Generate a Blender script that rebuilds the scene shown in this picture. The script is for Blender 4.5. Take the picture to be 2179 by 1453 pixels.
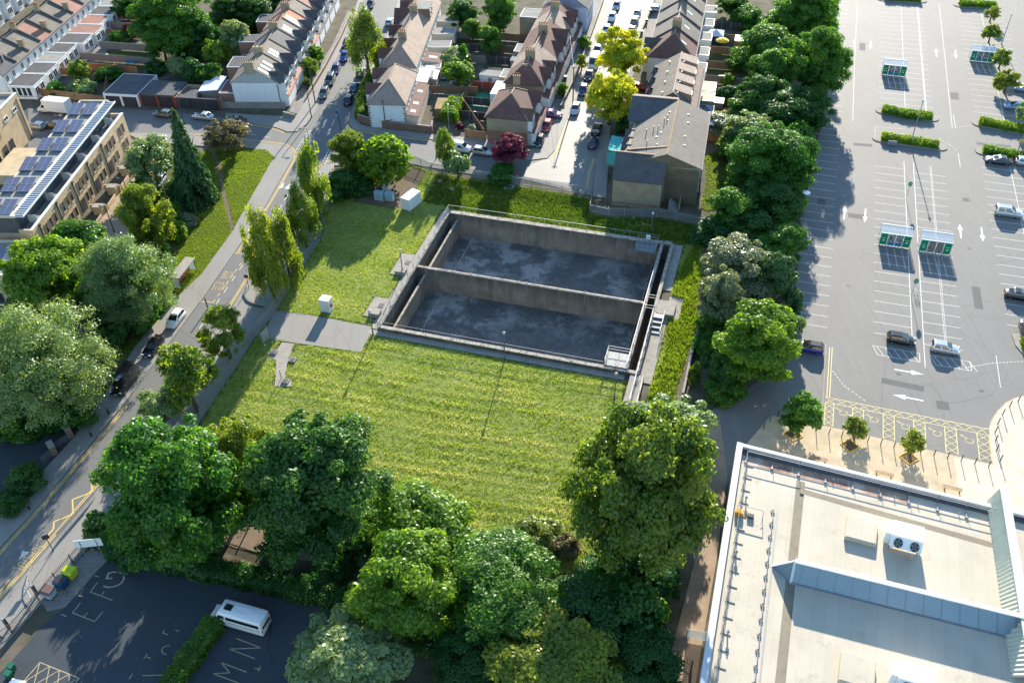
import bpy, bmesh, math, random
import numpy as np
from mathutils import Vector, Matrix

for o in list(bpy.data.objects): bpy.data.objects.remove(o, do_unlink=True)
SC = bpy.context.scene
COL = SC.collection
rad = math.radians
random.seed(7)
RNG = np.random.default_rng(11)

# ---------------------------------------------------------------- camera
FPX, CX, CY, CAMH = 1950.0, 1089.5, 726.5, 88.0
_p, _r = rad(41.45773873), rad(-1.55786646)
_F = Vector((0, math.cos(_p), -math.sin(_p)))
_x = Vector((1, 0, 0)); _u = _x.cross(_F)
_X = math.cos(_r)*_x + math.sin(_r)*_u
_U = _X.cross(_F)
cam = bpy.data.objects.new('camera', bpy.data.cameras.new('camera'))
COL.objects.link(cam)
cam.matrix_world = Matrix(((_X.x, _U.x, -_F.x, 0), (_X.y, _U.y, -_F.y, 0), (_X.z, _U.z, -_F.z, CAMH), (0, 0, 0, 1)))
cam.data.sensor_width = 36.0
cam.data.lens = FPX/2179*36
cam.data.clip_end = 6000
SC.camera = cam

# ---------------------------------------------------------------- sky, sun, exposure
SUN_EL, SUN_AZ = 19.0, 12.0          # azimuth: degrees from +Y towards +X
world = bpy.data.worlds.new('World'); SC.world = world; world.use_nodes = True
nt = world.node_tree
bg = nt.nodes['Background']
sky = nt.nodes.new('ShaderNodeTexSky'); sky.sky_type = 'NISHITA'; sky.sun_disc = False
sky.sun_elevation = rad(SUN_EL); sky.sun_rotation = rad(SUN_AZ)
sky.altitude = 50; sky.air_density = 1.25; sky.dust_density = 0.0; sky.ozone_density = 3.2
nt.links.new(sky.outputs[0], bg.inputs[0]); bg.inputs[1].default_value = 0.125
sl = bpy.data.lights.new('sun', 'SUN'); sl.energy = 5.0; sl.angle = rad(0.55); sl.color = (1.0, 0.91, 0.77)
sun = bpy.data.objects.new('sun', sl); COL.objects.link(sun)
sd = Vector((math.sin(rad(SUN_AZ))*math.cos(rad(SUN_EL)), math.cos(rad(SUN_AZ))*math.cos(rad(SUN_EL)), math.sin(rad(SUN_EL))))
sun.rotation_euler = sd.to_track_quat('Z', 'Y').to_euler(); sun.location = (0, 0, 200)
SC.view_settings.view_transform = 'Standard'; SC.view_settings.look = 'None'
SC.view_settings.exposure = 1.45; SC.view_settings.gamma = 1.0; SC.view_settings.use_curve_mapping = False
SC.render.engine = 'CYCLES'

# ---------------------------------------------------------------- pixel -> place on a level plane of height z
def P(px, py, z=0.0):
    d = _X*((px-CX)/FPX) - _U*((py-CY)/FPX) + _F
    t = (z-CAMH)/d.z
    return Vector((d.x*t, d.y*t, z))
CROP = {a+str(j+1): (540*j, y) for a, y in (('a', 0), ('b', 360), ('c', 720), ('d', 1073)) for j in range(4)}
def K(k, x, y): return (CROP[k][0]+x/3.8232, CROP[k][1]+y/3.8232)
def W(k, x, y, z=0.0): return P(*K(k, x, y), z)
def ppm(w):                                            # photo pixels per metre at a place
    return FPX/((Vector(w)-Vector((0, 0, CAMH))).dot(_F))
def heading(a, b): return math.atan2(b.y-a.y, b.x-a.x)

# ---------------------------------------------------------------- objects
def tag(o, label=None, cat=None, group=None, kind=None):
    if label: o['label'] = label
    if cat: o['category'] = cat
    if group: o['group'] = group
    if kind: o['kind'] = kind
    return o
def thing(name, label, cat, loc=(0, 0, 0), rz=0.0, group=None):
    o = bpy.data.objects.new(name, None); COL.objects.link(o)
    o.location = loc; o.rotation_euler = (0, 0, rz); o.empty_display_size = .3
    return tag(o, label, cat, group)
def put(name, me, parent=None, mat=None, loc=(0, 0, 0), rot=(0, 0, 0), scale=(1, 1, 1), own=False):
    o = bpy.data.objects.new(name, me); COL.objects.link(o)
    o.parent = parent; o.location = loc; o.rotation_euler = rot; o.scale = scale
    if mat is not None:
        if own and len(me.materials):
            o.material_slots[0].link = 'OBJECT'; o.material_slots[0].material = mat
        elif not len(me.materials): me.materials.append(mat)
    return o
def copy_tree(o, parent=None):
    c = o.copy(); COL.objects.link(c); c.parent = parent
    for ch in list(o.children): copy_tree(ch, c)
    return c

class MB:
    """collects faces; build() makes one mesh object"""
    def __init__(s): s.v = []; s.f = []
    def quad(s, *p):
        n = len(s.v); s.v += [tuple(q) for q in p]; s.f.append(tuple(range(n, n+len(p)))); return s
    def box(s, cx, cy, z0, sx, sy, sz, rz=0.0):
        c, n = math.cos(rz), math.sin(rz); b = len(s.v)
        for z in (z0, z0+sz):
            for x, y in ((-sx/2, -sy/2), (sx/2, -sy/2), (sx/2, sy/2), (-sx/2, sy/2)):
                s.v.append((cx+x*c-y*n, cy+x*n+y*c, z))
        for f in ((3, 2, 1, 0), (4, 5, 6, 7), (0, 1, 5, 4), (1, 2, 6, 5), (2, 3, 7, 6), (3, 0, 4, 7)):
            s.f.append(tuple(b+i for i in f))
        return s
    def prism(s, pts, z0, z1, top=True, bottom=True):
        pts = [(p[0], p[1]) for p in pts]
        a = sum(pts[i][0]*pts[(i+1) % len(pts)][1]-pts[(i+1) % len(pts)][0]*pts[i][1] for i in range(len(pts)))
        if a < 0: pts = pts[::-1]
        n = len(pts); b = len(s.v)
        s.v += [(x, y, z0) for x, y in pts]+[(x, y, z1) for x, y in pts]
        for i in range(n):
            j = (i+1) % n; s.f.append((b+i, b+j, b+n+j, b+n+i))
        if top: s.f.append(tuple(b+n+i for i in range(n)))
        if bottom: s.f.append(tuple(b+n-1-i for i in range(n)))
        return s
    def bar(s, p, q, w, h=None):
        """rectangular bar from p to q"""
        p, q = Vector(p), Vector(q); h = h or w; d = (q-p)
        if d.length < 1e-6: return s
        d.normalize(); up = Vector((0, 0, 1)) if abs(d.z) < .95 else Vector((1, 0, 0))
        a = d.cross(up).normalized()*w/2; c = a.cross(d).normalized()*h/2; b = len(s.v)
        for e in (p, q):
            for k in (-a-c, a-c, a+c, -a+c): s.v.append(tuple(e+k))
        for f in ((3, 2, 1, 0), (4, 5, 6, 7), (0, 1, 5, 4), (1, 2, 6, 5), (2, 3, 7, 6), (3, 0, 4, 7)): s.f.append(tuple(b+i for i in f))
        return s
    def tube(s, p, q, r0, r1=None, n=8):
        p, q = Vector(p), Vector(q); r1 = r0 if r1 is None else r1; d = (q-p).normalized()
        up = Vector((0, 0, 1)) if abs(d.z) < .95 else Vector((1, 0, 0))
        a = d.cross(up).normalized(); c = a.cross(d); b = len(s.v)
        for e, r in ((p, r0), (q, r1)):
            for i in range(n):
                t = 2*math.pi*i/n; s.v.append(tuple(e+a*math.cos(t)*r+c*math.sin(t)*r))
        for i in range(n):
            j = (i+1) % n; s.f.append((b+i, b+n+i, b+n+j, b+j))
        s.f.append(tuple(b+i for i in range(n))); s.f.append(tuple(b+2*n-1-i for i in range(n)))
        return s
    def lathe(s, prof, n=12, cx=0, cy=0):
        b = len(s.v); m = len(prof)
        for r, z in prof:
            for i in range(n):
                t = 2*math.pi*i/n; s.v.append((cx+r*math.cos(t), cy+r*math.sin(t), z))
        for k in range(m-1):
            for i in range(n):
                j = (i+1) % n; s.f.append((b+k*n+i, b+k*n+j, b+(k+1)*n+j, b+(k+1)*n+i))
        s.f.append(tuple(b+n-1-i for i in range(n))); s.f.append(tuple(b+(m-1)*n+i for i in range(n)))
        return s
    def loft(s, rings, caps=True):
        b = len(s.v); n = len(rings[0])
        for r in rings: s.v += [tuple(q) for q in r]
        for k in range(len(rings)-1):
            for i in range(n):
                j = (i+1) % n; s.f.append((b+k*n+i, b+k*n+j, b+(k+1)*n+j, b+(k+1)*n+i))
        if caps:
            s.f.append(tuple(b+n-1-i for i in range(n))); m = b+(len(rings)-1)*n; s.f.append(tuple(m+i for i in range(n)))
        return s
    def mesh(s, name, mat=None, smooth=False, bevel=0):
        me = bpy.data.meshes.new(name); me.from_pydata(s.v, [], s.f); me.validate()
        if bevel:
            bm = bmesh.new(); bm.from_mesh(me)
            bmesh.ops.remove_doubles(bm, verts=bm.verts, dist=1e-5)
            ed = [e for e in bm.edges if len(e.link_faces) == 2 and e.calc_face_angle(0) > .5]
            bmesh.ops.bevel(bm, geom=ed, offset=bevel, segments=2, affect='EDGES', profile=.6, clamp_overlap=True)
            bm.to_mesh(me); bm.free()
        if smooth:
            me.polygons.foreach_set('use_smooth', [True]*len(me.polygons))
        auto_uv(me)
        if mat is not None: me.materials.append(mat)
        return me
    def build(s, name, mat, parent=None, smooth=False, bevel=0, loc=(0, 0, 0), rz=0.0):
        return put(name, s.mesh(name, mat, smooth, bevel), parent, None, loc, (0, 0, rz))
def auto_uv(me):
    n = len(me.polygons)
    if not n: return
    no = np.empty(n*3, 'f'); me.polygons.foreach_get('normal', no); no = no.reshape(-1, 3)
    lt = np.empty(n, 'i'); me.polygons.foreach_get('loop_total', lt)
    vi = np.empty(len(me.loops), 'i'); me.loops.foreach_get('vertex_index', vi)
    co = np.empty(len(me.vertices)*3, 'f'); me.vertices.foreach_get('co', co); co = co.reshape(-1, 3)[vi]
    t = np.stack([-no[:, 1], no[:, 0], np.zeros(n)], 1); l = np.linalg.norm(t, axis=1)
    flat = l < .02; t[flat] = (1, 0, 0); l[flat] = 1; t /= l[:, None]
    b = np.cross(no, t); b[flat] = (0, 1, 0)
    t = np.repeat(t, lt, 0); b = np.repeat(b, lt, 0)
    uv = np.stack([(co*t).sum(1), (co*b).sum(1)], 1).astype('f')
    me.uv_layers.new(name='UVMap').data.foreach_set('uv', uv.ravel())

# ---------------------------------------------------------------- materials
MATS = {}
class NT:
    def __init__(s, m): s.m = m; s.t = m.node_tree; s.n = s.t.nodes; s.l = s.t.links; s.b = s.n['Principled BSDF']; s.o = s.n['Material Output']
    def add(s, ty, **kw):
        n = s.n.new(ty)
        for k, v in kw.items():
            if k == 'ins':
                for a, b in v.items():
                    if hasattr(b, 'is_output') or isinstance(b, bpy.types.NodeSocket): s.l.new(b, n.inputs[a])
                    else: n.inputs[a].default_value = b
            else: setattr(n, k, v)
        return n
    def noise(s, vec, scale, detail=4, rough=.6):
        return s.add('ShaderNodeTexNoise', ins={'Vector': vec, 'Scale': scale, 'Detail': detail, 'Roughness': rough}).outputs['Fac']
    def ramp(s, fac, stops):
        r = s.add('ShaderNodeValToRGB'); s.l.new(fac, r.inputs[0]); e = r.color_ramp.elements
        while len(e) < len(stops): e.new(.5)
        for i, (p, c) in enumerate(stops): e[i].position = p; e[i].color = (*c, 1) if len(c) == 3 else c
        return r.outputs[0]
    def mix(s, fac, a, b, mode='MIX'):
        n = s.add('ShaderNodeMix', data_type='RGBA', blend_type=mode)
        for sock, v in ((n.inputs[0], fac), (n.inputs[6], a), (n.inputs[7], b)):
            if isinstance(v, bpy.types.NodeSocket): s.l.new(v, sock)
            elif isinstance(v, (int, float)): sock.default_value = v
            else: sock.default_value = (*v, 1) if len(v) == 3 else v
        return n.outputs[2]
    def pos(s): return s.add('ShaderNodeNewGeometry').outputs['Position']
    def uv(s): return s.add('ShaderNodeUVMap').outputs[0]
    def bump(s, h, strength=.3, dist=.05):
        n = s.add('ShaderNodeBump', ins={'Height': h, 'Strength': strength, 'Distance': dist}); s.l.new(n.outputs[0], s.b.inputs['Normal'])
    def color(s, c): s.l.new(c, s.b.inputs['Base Color'])
def newmat(name, rough=.85, spec=.3, metal=0.0):
    m = bpy.data.materials.new(name); m.use_nodes = True; t = NT(m)
    t.b.inputs['Roughness'].default_value = rough; t.b.inputs['Specular IOR Level'].default_value = spec; t.b.inputs['Metallic'].default_value = metal
    MATS[name] = m
    return m, t
def sc(c, k): return tuple(min(1, x*k) for x in c)
def plain(name, c, rough=.7, spec=.3, metal=0.0, var=.14, scale=1.2, fine=14.0, bump=0.0, dirt=None, dirtamt=.35):
    """painted / cast surface: broad and fine tone variation, optional dirt blotches"""
    if name in MATS: return MATS[name]
    m, t = newmat(name, rough, spec, metal); p = t.pos()
    a = t.ramp(t.noise(p, scale, 5), [(.3, sc(c, 1-var)), (.7, sc(c, 1+var))])
    b = t.mix(.35, a, t.ramp(t.noise(p, fine, 3), [(.3, sc(c, 1-var*1.4)), (.7, sc(c, 1+var*1.2))]))
    if dirt: b = t.mix(t.ramp(t.noise(p, scale*1.7, 8, .7), [(.5, (0, 0, 0)), (.72, (dirtamt,)*3)]), b, dirt)
    t.color(b)
    if bump: t.bump(t.noise(p, fine*2, 4), bump, .03)
    return m
def paint(name, c, rough=.25, metal=0.0, coat=.6):
    if name in MATS: return MATS[name]
    m, t = newmat(name, rough, .5, metal); t.b.inputs['Base Color'].default_value = (*c, 1)
    t.b.inputs['Coat Weight'].default_value = coat; t.b.inputs['Coat Roughness'].default_value = .06
    return m
def glass(name, c=(.03, .04, .05), rough=.06):
    if name in MATS: return MATS[name]
    m, t = newmat(name, rough, .8); t.b.inputs['Base Color'].default_value = (*c, 1); return m
def courses(name, c1, c2, joint, w, h, gap=.01, rough=.85, bump=.5, stain=None, off=.5):
    if name.endswith('_tile'): rough = .8
    """bricks / tiles in real-size courses on the face's own metre grid"""
    if name in MATS: return MATS[name]
    m, t = newmat(name, rough, .25); uv = t.uv(); p = t.pos()
    br = t.add('ShaderNodeTexBrick', offset=off, ins={'Vector': uv, 'Color1': (*c1, 1), 'Color2': (*c2, 1), 'Mortar': (*joint, 1), 'Scale': 1.0, 'Mortar Size': gap, 'Mortar Smooth': .2, 'Bias': 0.0, 'Brick Width': w, 'Row Height': h})
    col = t.mix(.55, br.outputs[0], t.ramp(t.noise(p, .5, 6, .65), [(.25, (.55, .55, .55)), (.75, (1.35, 1.35, 1.35))]), 'MULTIPLY')
    if stain: col = t.mix(t.ramp(t.noise(p, .35, 7, .7), [(.48, (0, 0, 0)), (.75, (.6, .6, .6))]), col, stain)
    t.color(col)
    n = t.add('ShaderNodeBump', invert=True, ins={'Height': br.outputs['Fac'], 'Strength': bump, 'Distance': .02}); t.l.new(n.outputs[0], t.b.inputs['Normal'])
    return m

# ---- the common ones
def asphalt(name, c, patch, var=.25, rough=.75, spec=.3):
    m, t = newmat(name, rough, spec); p = t.pos()
    a = t.ramp(t.noise(p, .12, 6, .65), [(.3, sc(c, 1-var)), (.7, sc(c, 1+var))])
    a = t.mix(.5, a, t.ramp(t.noise(p, 26, 2, .8), [(.25, sc(c, .6)), (.75, sc(c, 1.45))]))
    # patches, long tyre-worn streaks, fine cracks
    st = t.add('ShaderNodeMapping', ins={'Vector': p, 'Rotation': (0, 0, rad(17)), 'Scale': (1.2, .05, 1)}).outputs[0]
    a = t.mix(t.ramp(t.noise(st, 1.1, 4), [(.5, (0, 0, 0)), (.7, (.4, .4, .4))]), a, patch)
    vo = t.add('ShaderNodeTexVoronoi', feature='DISTANCE_TO_EDGE', ins={'Vector': t.mix(.2, p, t.add('ShaderNodeTexNoise', ins={'Vector': p, 'Scale': .6}).outputs['Color'], 'ADD'), 'Scale': .12})
    a = t.mix(t.ramp(vo.outputs['Distance'], [(0, (.5, .5, .5)), (.006, (0, 0, 0))]), a, sc(c, .45))
    sp = t.add('ShaderNodeTexVoronoi', ins={'Vector': p, 'Scale': .9})
    a = t.mix(t.ramp(sp.outputs['Distance'], [(0, (.55, .55, .55)), (.2, (0, 0, 0))]), a, sc(c, .6))
    t.color(a); t.bump(t.noise(p, 60, 2), .25, .02); return m
asphalt('car_park_asphalt', (.185, .178, .166), (.235, .225, .205), .12)
asphalt('road_asphalt', (.15, .148, .142), (.19, .185, .172), .12)
asphalt('worn_street', (.2, .192, .175), (.25, .235, .205), .15, .66, .4)
asphalt('school_asphalt', (.045, .056, .066), (.06, .07, .08), .2)  # bluish tint puts the blue of the shade into the asphalt colour
asphalt('pavement', (.25, .235, .21), (.2, .19, .17), .16)
courses('paving_slabs', (.26, .245, .22), (.215, .2, .185), (.1, .095, .09), .6, .6, .012, bump=.3, off=0)
courses('tan_paving', (.56, .46, .31), (.5, .41, .28), (.42, .34, .23), .2, .1, .006, bump=.25)
courses('cream_paving', (.66, .58, .45), (.6, .52, .4), (.5, .43, .33), .2, .1, .006, bump=.25)
courses('brick_path', (.42, .31, .22), (.36, .26, .18), (.24, .18, .13), .2, .1, .008, bump=.25)
plain('white_line', (.66, .65, .6), .8, var=.12, scale=2, fine=20, dirt=(.3, .29, .27), dirtamt=.7)
plain('yellow_line', (.66, .46, .13), .8, var=.15, scale=2, fine=20, dirt=(.3, .26, .2), dirtamt=.6)
plain('pale_yellow_line', (.68, .58, .27), .8, var=.12, scale=2, fine=20, dirt=(.35, .32, .25), dirtamt=.6)
plain('faded_line', (.42, .36, .22), .85, var=.2, scale=3, fine=20, dirt=(.1, .1, .1), dirtamt=.8)
plain('concrete', (.33, .30, .255), .9, var=.2, scale=.7, fine=9, bump=.2, dirt=(.13, .12, .1), dirtamt=.6)
plain('white_render', (.8, .8, .78), .8, var=.05, scale=.8, dirt=(.5, .48, .45), dirtamt=.3)
plain('white_paint', (.8, .8, .79), .5, var=.04)
plain('cream_render', (.62, .55, .43), .85, var=.08, dirt=(.4, .35, .28), dirtamt=.3)
plain('black_metal', (.03, .03, .032), .5, .4, var=.2)
plain('dark_grey', (.09, .09, .095), .7, var=.2)
plain('galvanised', (.3, .31, .32), .55, .4, .3, var=.12)
plain('grey_metal', (.17, .185, .19), .6, .4, .2, var=.12)
plain('dark_felt', (.085, .087, .09), .95, var=.25, scale=.6, dirt=(.19, .185, .17), dirtamt=.5)
plain('grey_felt', (.27, .27, .25), .95, var=.18, scale=.6, dirt=(.15, .15, .13), dirtamt=.5)
plain('soil', (.14, .1, .065), .95, var=.3, scale=1, bump=.4)
plain('bark', (.12, .085, .055), .95, var=.3, scale=3, bump=.5)
plain('fence_orange', (.42, .2, .085), .85, var=.2, scale=1.5)
plain('fence_brown', (.25, .15, .085), .85, var=.25, scale=1.5)
plain('fence_grey', (.24, .215, .18), .9, var=.25, scale=1.5)
plain('fence_red', (.26, .06, .045), .85, var=.2, scale=1.5)
plain('fence_dark', (.06, .06, .062), .85, var=.2, scale=1.5)
plain('timber', (.36, .27, .17), .85, var=.25, scale=2)
courses('yellow_brick', (.58, .45, .27), (.49, .37, .21), (.5, .43, .32), .225, .075, .012, bump=.3)
courses('stock_brick', (.4, .32, .2), (.31, .24, .15), (.33, .28, .2), .225, .075, .012, bump=.35, stain=(.2, .16, .11))
courses('red_brick', (.3, .13, .085), (.23, .1, .065), (.28, .22, .18), .225, .075, .012, bump=.35)
courses('brown_tile', (.2, .105, .085), (.155, .08, .066), (.07, .04, .035), .27, .22, .014, bump=.8)
courses('grey_tile', (.215, .19, .16), (.175, .155, .13), (.09, .08, .07), .3, .26, .014, bump=.8, stain=(.14, .12, .1))
courses('slate_tile', (.115, .115, .12), (.09, .09, .096), (.06, .06, .065), .3, .24, .012, bump=.7, stain=(.15, .14, .13))
courses('buff_tile', (.4, .3, .235), (.34, .25, .195), (.16, .12, .1), .28, .24, .014, bump=.7, stain=(.3, .24, .19))
courses('terracotta_tile', (.5, .21, .12), (.43, .17, .1), (.2, .09, .06), .28, .24, .014, bump=.8)
courses('pink_tile', (.38, .2, .145), (.33, .17, .125), (.15, .08, .06), .3, .24, .014, bump=.7)
glass('window_glass'); glass('car_glass', (.015, .018, .022), .04); glass('blue_glass', (.05, .09, .13), .08)
plain('rubber', (.02, .02, .02), .8, var=.1)
paint('alloy', (.5, .5, .52), .35, .9, .1)
paint('red_lamp', (.45, .02, .02), .2); paint('clear_lamp', (.75, .75, .72), .12)
plain('number_plate', (.75, .7, .4), .5, var=.02)
# ================================================================ frames used for measured layouts
class Frame:
    def __init__(s, o, deg):
        s.o = Vector((o[0], o[1], 0)); s.a = rad(deg); s.ex = Vector((math.cos(s.a), math.sin(s.a), 0)); s.ey = Vector((-s.ex.y, s.ex.x, 0))
    def __call__(s, u, v, z=0.0): q = s.o+s.ex*u+s.ey*v; return Vector((q.x, q.y, z))
    def inv(s, w): d = Vector((w[0], w[1], 0))-s.o; return d.dot(s.ex), d.dot(s.ey)
TK = Frame((-19.392, 102.699), -17.2)        # storm tank: origin at its near road-side corner
CP = Frame((57.545, 98.118), -17.6)          # car park
def inside(pt, poly):
    x, y = pt[0], pt[1]; r = False; n = len(poly)
    for i in range(n):
        a, b = poly[i], poly[(i+1) % n]
        if (a[1] > y) != (b[1] > y) and x < (b[0]-a[0])*(y-a[1])/(b[1]-a[1])+a[0]: r = not r
    return r
def inside_np(X, Y, poly):
    r = np.zeros(X.shape, bool); n = len(poly)
    for i in range(n):
        a, b = poly[i], poly[(i+1) % n]
        if a[1] == b[1]: continue
        r ^= ((a[1] > Y) != (b[1] > Y)) & (X < (b[0]-a[0])*(Y-a[1])/(b[1]-a[1])+a[0])
    return r
def pp(pts, z=0.0): return [P(x, y, z) for x, y in pts]
def slab(name, pts, z0, z1, mat, kind='structure', px=True):
    q = pp(pts, z1) if px else pts
    o = MB().prism(q, z0, z1, bottom=False).build(name, MATS[mat]); tag(o, kind=kind); return o
_unit = {}
def line(parent, name, a, b, w, mat, z=.026):
    if mat not in _unit: _unit[mat] = MB().quad((-.5, -.5, 0), (.5, -.5, 0), (.5, .5, 0), (-.5, .5, 0)).mesh('painted_line_'+mat, MATS[mat])
    a, b = Vector(a), Vector(b)
    o = put(name, _unit[mat], parent, None, ((a.x+b.x)/2, (a.y+b.y)/2, z), (0, 0, heading(a, b)), ((b-a).length, w, 1)); return o
def strip(parent, name, pts, w, mat, z=.026, off=0.0):
    m = MB(); L = []; n = len(pts)
    for i, p in enumerate(pts):
        d = (pts[min(i+1, n-1)]-pts[max(i-1, 0)]); d.z = 0; d.normalize(); k = Vector((-d.y, d.x, 0)); q = p+k*off
        L.append((q-k*w/2, q+k*w/2))
    for i in range(n-1):
        a, b = L[i], L[i+1]; m.quad(*[(t.x, t.y, z) for t in (a[0], b[0], b[1], a[1])])
    return m.build(name, MATS[mat], parent)
def dense(pts, step=2.0):
    out = []
    for a, b in zip(pts, pts[1:]):
        k = max(1, int((b-a).length/step)); out += [a.lerp(b, i/k) for i in range(k)]
    return out+[pts[-1]]
def smooth(pts, it=2):
    for _ in range(it):
        q = [pts[0]]
        for a, b in zip(pts, pts[1:]): q += [a.lerp(b, .25), a.lerp(b, .75)]
        pts = q+[pts[-1]]
    return pts

# ================================================================ ground with the tank pit cut out
m, t = newmat('grass_ground', .95, .15); p = t.pos()
g = t.ramp(t.noise(p, .25, 6, .65), [(.25, (.045, .075, .016)), (.5, (.075, .105, .022)), (.75, (.12, .125, .035))])
g = t.mix(t.ramp(t.noise(p, 5, 4, .7), [(.45, (0, 0, 0)), (.7, (.6, .6, .6))]), g, (.14, .125, .05)); t.color(g); t.bump(t.noise(p, 9, 5, .7), .8, .15)
m, t = newmat('yard_ground', .95, .15); p = t.pos()
g = t.ramp(t.noise(p, .3, 6, .65), [(.3, (.05, .075, .02)), (.5, (.13, .11, .08)), (.7, (.17, .15, .12))])
t.color(g); t.bump(t.noise(p, 9, 5, .7), .5, .1)
HU0, HU1, HV0, HV1 = -.4, 38.5, 0.0, 32.1
B = 1600
gm = MB()
for a in (((-B, -B), (B, -B), (B, HV0), (-B, HV0)), ((-B, HV1), (B, HV1), (B, B), (-B, B)), ((-B, HV0), (HU0, HV0), (HU0, HV1), (-B, HV1)), ((HU1, HV0), (B, HV0), (B, HV1), (HU1, HV1))):
    gm.quad(*[TK(u, v, -.03) for u, v in a])
tag(gm.build('ground', MATS['yard_ground']), kind='structure')

# ================================================================ roads
LK = [(-120, 1303), (0, 1163), (60, 1099), (230, 900), (261, 862), (433, 632), (498, 538), (560, 446), (609, 360), (624, 336), (625, 324), (612, 313), (598, 308), (540, 303), (460, 293), (340, 283), (150, 292), (60, 330)]
RK = [(-120, 1425), (0, 1282), (88, 1184), (225, 1022), (338, 868), (497, 650), (531, 595), (590, 497), (645, 405), (678, 362), (692, 350), (715, 343), (790, 336), (880, 337), (927, 345), (1000, 358), (1100, 378), (1262, 418)]
ST2R = [(1262, 418), (1273, 327), (1279, 262), (1364, 39), (1376, -10), (1390, -60)]
ST2L = [(1322, -60), (1305, 0), (1247, 167), (1211, 241), (1180, 320), (1165, 336), (1124, 341), (1050, 318), (919, 297), (800, 282), (752, 275), (744, 264)]
NSR = [(744, 264), (757, 196), (786, 149), (833, 52), (850, -10), (868, -60)]
NSL = [(792, -60), (778, -10), (765, 26), (734, 92), (700, 157), (671, 240), (655, 262), (632, 280), (610, 280), (587, 271), (540, 263), (480, 252), (350, 236), (225, 230), (60, 232)]
road = slab('road', LK+NSL[::-1]+NSR[::-1]+ST2L[::-1]+ST2R[::-1]+RK[::-1], -.3, .02, 'road_asphalt')
st2 = slab('street_surface', ST2L[:6]+[(1130, 350), (1110, 374), (1258, 412), (1268, 345)]+ST2R[1:], -.3, .026, 'worn_street')
for nm, pts, z1, mt in (
    ('pavement', [(-120, 1303), (0, 1163), (60, 1099), (230, 900), (261, 862), (433, 632), (498, 538), (560, 446), (609, 360), (624, 336), (625, 324), (612, 313), (598, 308), (540, 303), (535, 316), (566, 319), (583, 334), (535, 418), (495, 491), (429, 582), (387, 621), (288, 737), (225, 835), (157, 930), (5, 1097), (-120, 1240)], .13, 'pavement'),
    ('pavement', RK[:9]+[(678, 362), (692, 350), (712, 346), (700, 420), (681, 509), (640, 575), (587, 661), (540, 721), (497, 788), (445, 866), (380, 960), (199, 1149), (89, 1280), (-60, 1450)], .13, 'pavement'),
    ('pavement', [(340, 283), (460, 293), (540, 303), (535, 316), (455, 306), (445, 312), (300, 300), (270, 283)], .13, 'pavement'),
    ('pavement', [(715, 343), (790, 336), (880, 337), (927, 345), (1000, 358), (1100, 378), (1098, 384), (1000, 370), (920, 357), (870, 348), (800, 352), (712, 352)], .13, 'pavement'),
    ('pavement', [(744, 264), (752, 275), (800, 282), (919, 297), (1050, 318), (1124, 341), (1165, 336), (1180, 320), (1211, 241), (1247, 167), (1305, 0), (1322, -60), (1302, -60), (1285, 0), (1228, 160), (1193, 232), (1160, 290), (1130, 318), (1050, 298), (925, 286), (800, 272), (770, 266), (760, 256)], .13, 'pavement'),
    ('pavement', [(744, 264), (760, 256), (772, 200), (800, 150), (846, 52), (862, -10), (880, -60), (868, -60), (850, -10), (833, 52), (786, 149), (757, 196)], .13, 'pavement'),
    ('pavement', [(792, -60), (778, -10), (765, 26), (734, 92), (700, 157), (671, 240), (655, 262), (632, 280), (610, 280), (587, 271), (540, 263), (480, 252), (480, 241), (604, 248), (628, 250), (655, 208), (690, 150), (722, 90), (752, 26), (766, -10), (778, -60)], .13, 'pavement'),
    ('pavement', [(1268, 345), (1273, 327), (1279, 262), (1364, 39), (1376, -10), (1390, -60), (1408, -60), (1394, -10), (1382, 39), (1300, 262), (1296, 330), (1290, 420), (1262, 418)], .13, 'pavement'),
    ('estate_road', [(200, 470), (290, 372), (262, 300), (300, 300), (345, 350), (330, 420), (250, 560), (180, 600)], .05, 'brick_path'),
    ('yard_surface', [(20, 230), (225, 230), (350, 236), (340, 283), (270, 283), (60, 330), (-40, 330), (-40, 250)], .01, 'school_asphalt'),
    ('footpath', [(1480, 1453), (1525, 1190), (1548, 1010), (1530, 880), (1500, 930), (1495, 1130), (1425, 1400), (1400, 1500), (1470, 1520)], .03, 'brick_path'),
    ('access_path', [(400, 1085), (520, 1110), (640, 1150), (790, 1180), (1010, 1225), (1280, 1300), (1280, 1330), (1000, 1250), (780, 1206), (600, 1185), (500, 1165), (385, 1120)], .026, 'brick_path'),
    ('school_car_park', [(232, 1187), (420, 1222), (560, 1250), (700, 1285), (810, 1315), (825, 1340), (815, 1380), (830, 1440), (900, 1620), (-20, 1640), (-20, 1450), (30, 1400), (90, 1330), (140, 1290)], .015, 'school_asphalt'),
    ('car_park', [(1796, -60), (1782, 20), (1760, 200), (1705, 470), (1694, 600), (1684, 700), (1640, 790), (1560, 850), (1500, 880), (1498, 960), (1540, 1010), (1600, 1200), (2500, 1200), (2600, -60)], .02, 'car_park_asphalt'),
    ('forecourt', [(1641, 883), (1753, 905), (1880, 934), (2000, 962), (2113, 987), (2104, 912), (2110, 892), (2122, 874), (2140, 856), (2160, 846), (2185, 840), (2500, 800), (2500, 1300), (1580, 1200), (1560, 990), (1590, 942)], .10, 'tan_paving'),
    ('forecourt', [(2029, 972), (2113, 989), (2106, 912), (2112, 893), (2124, 875), (2142, 858), (2162, 848), (2187, 842), (2500, 802), (2500, 1290), (2045, 1080)], .104, 'cream_paving')):
    o = slab(nm, pts, -.3, z1, mt)
    if nm == 'car_park': car_park = o
    elif nm == 'school_car_park': school = o

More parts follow.
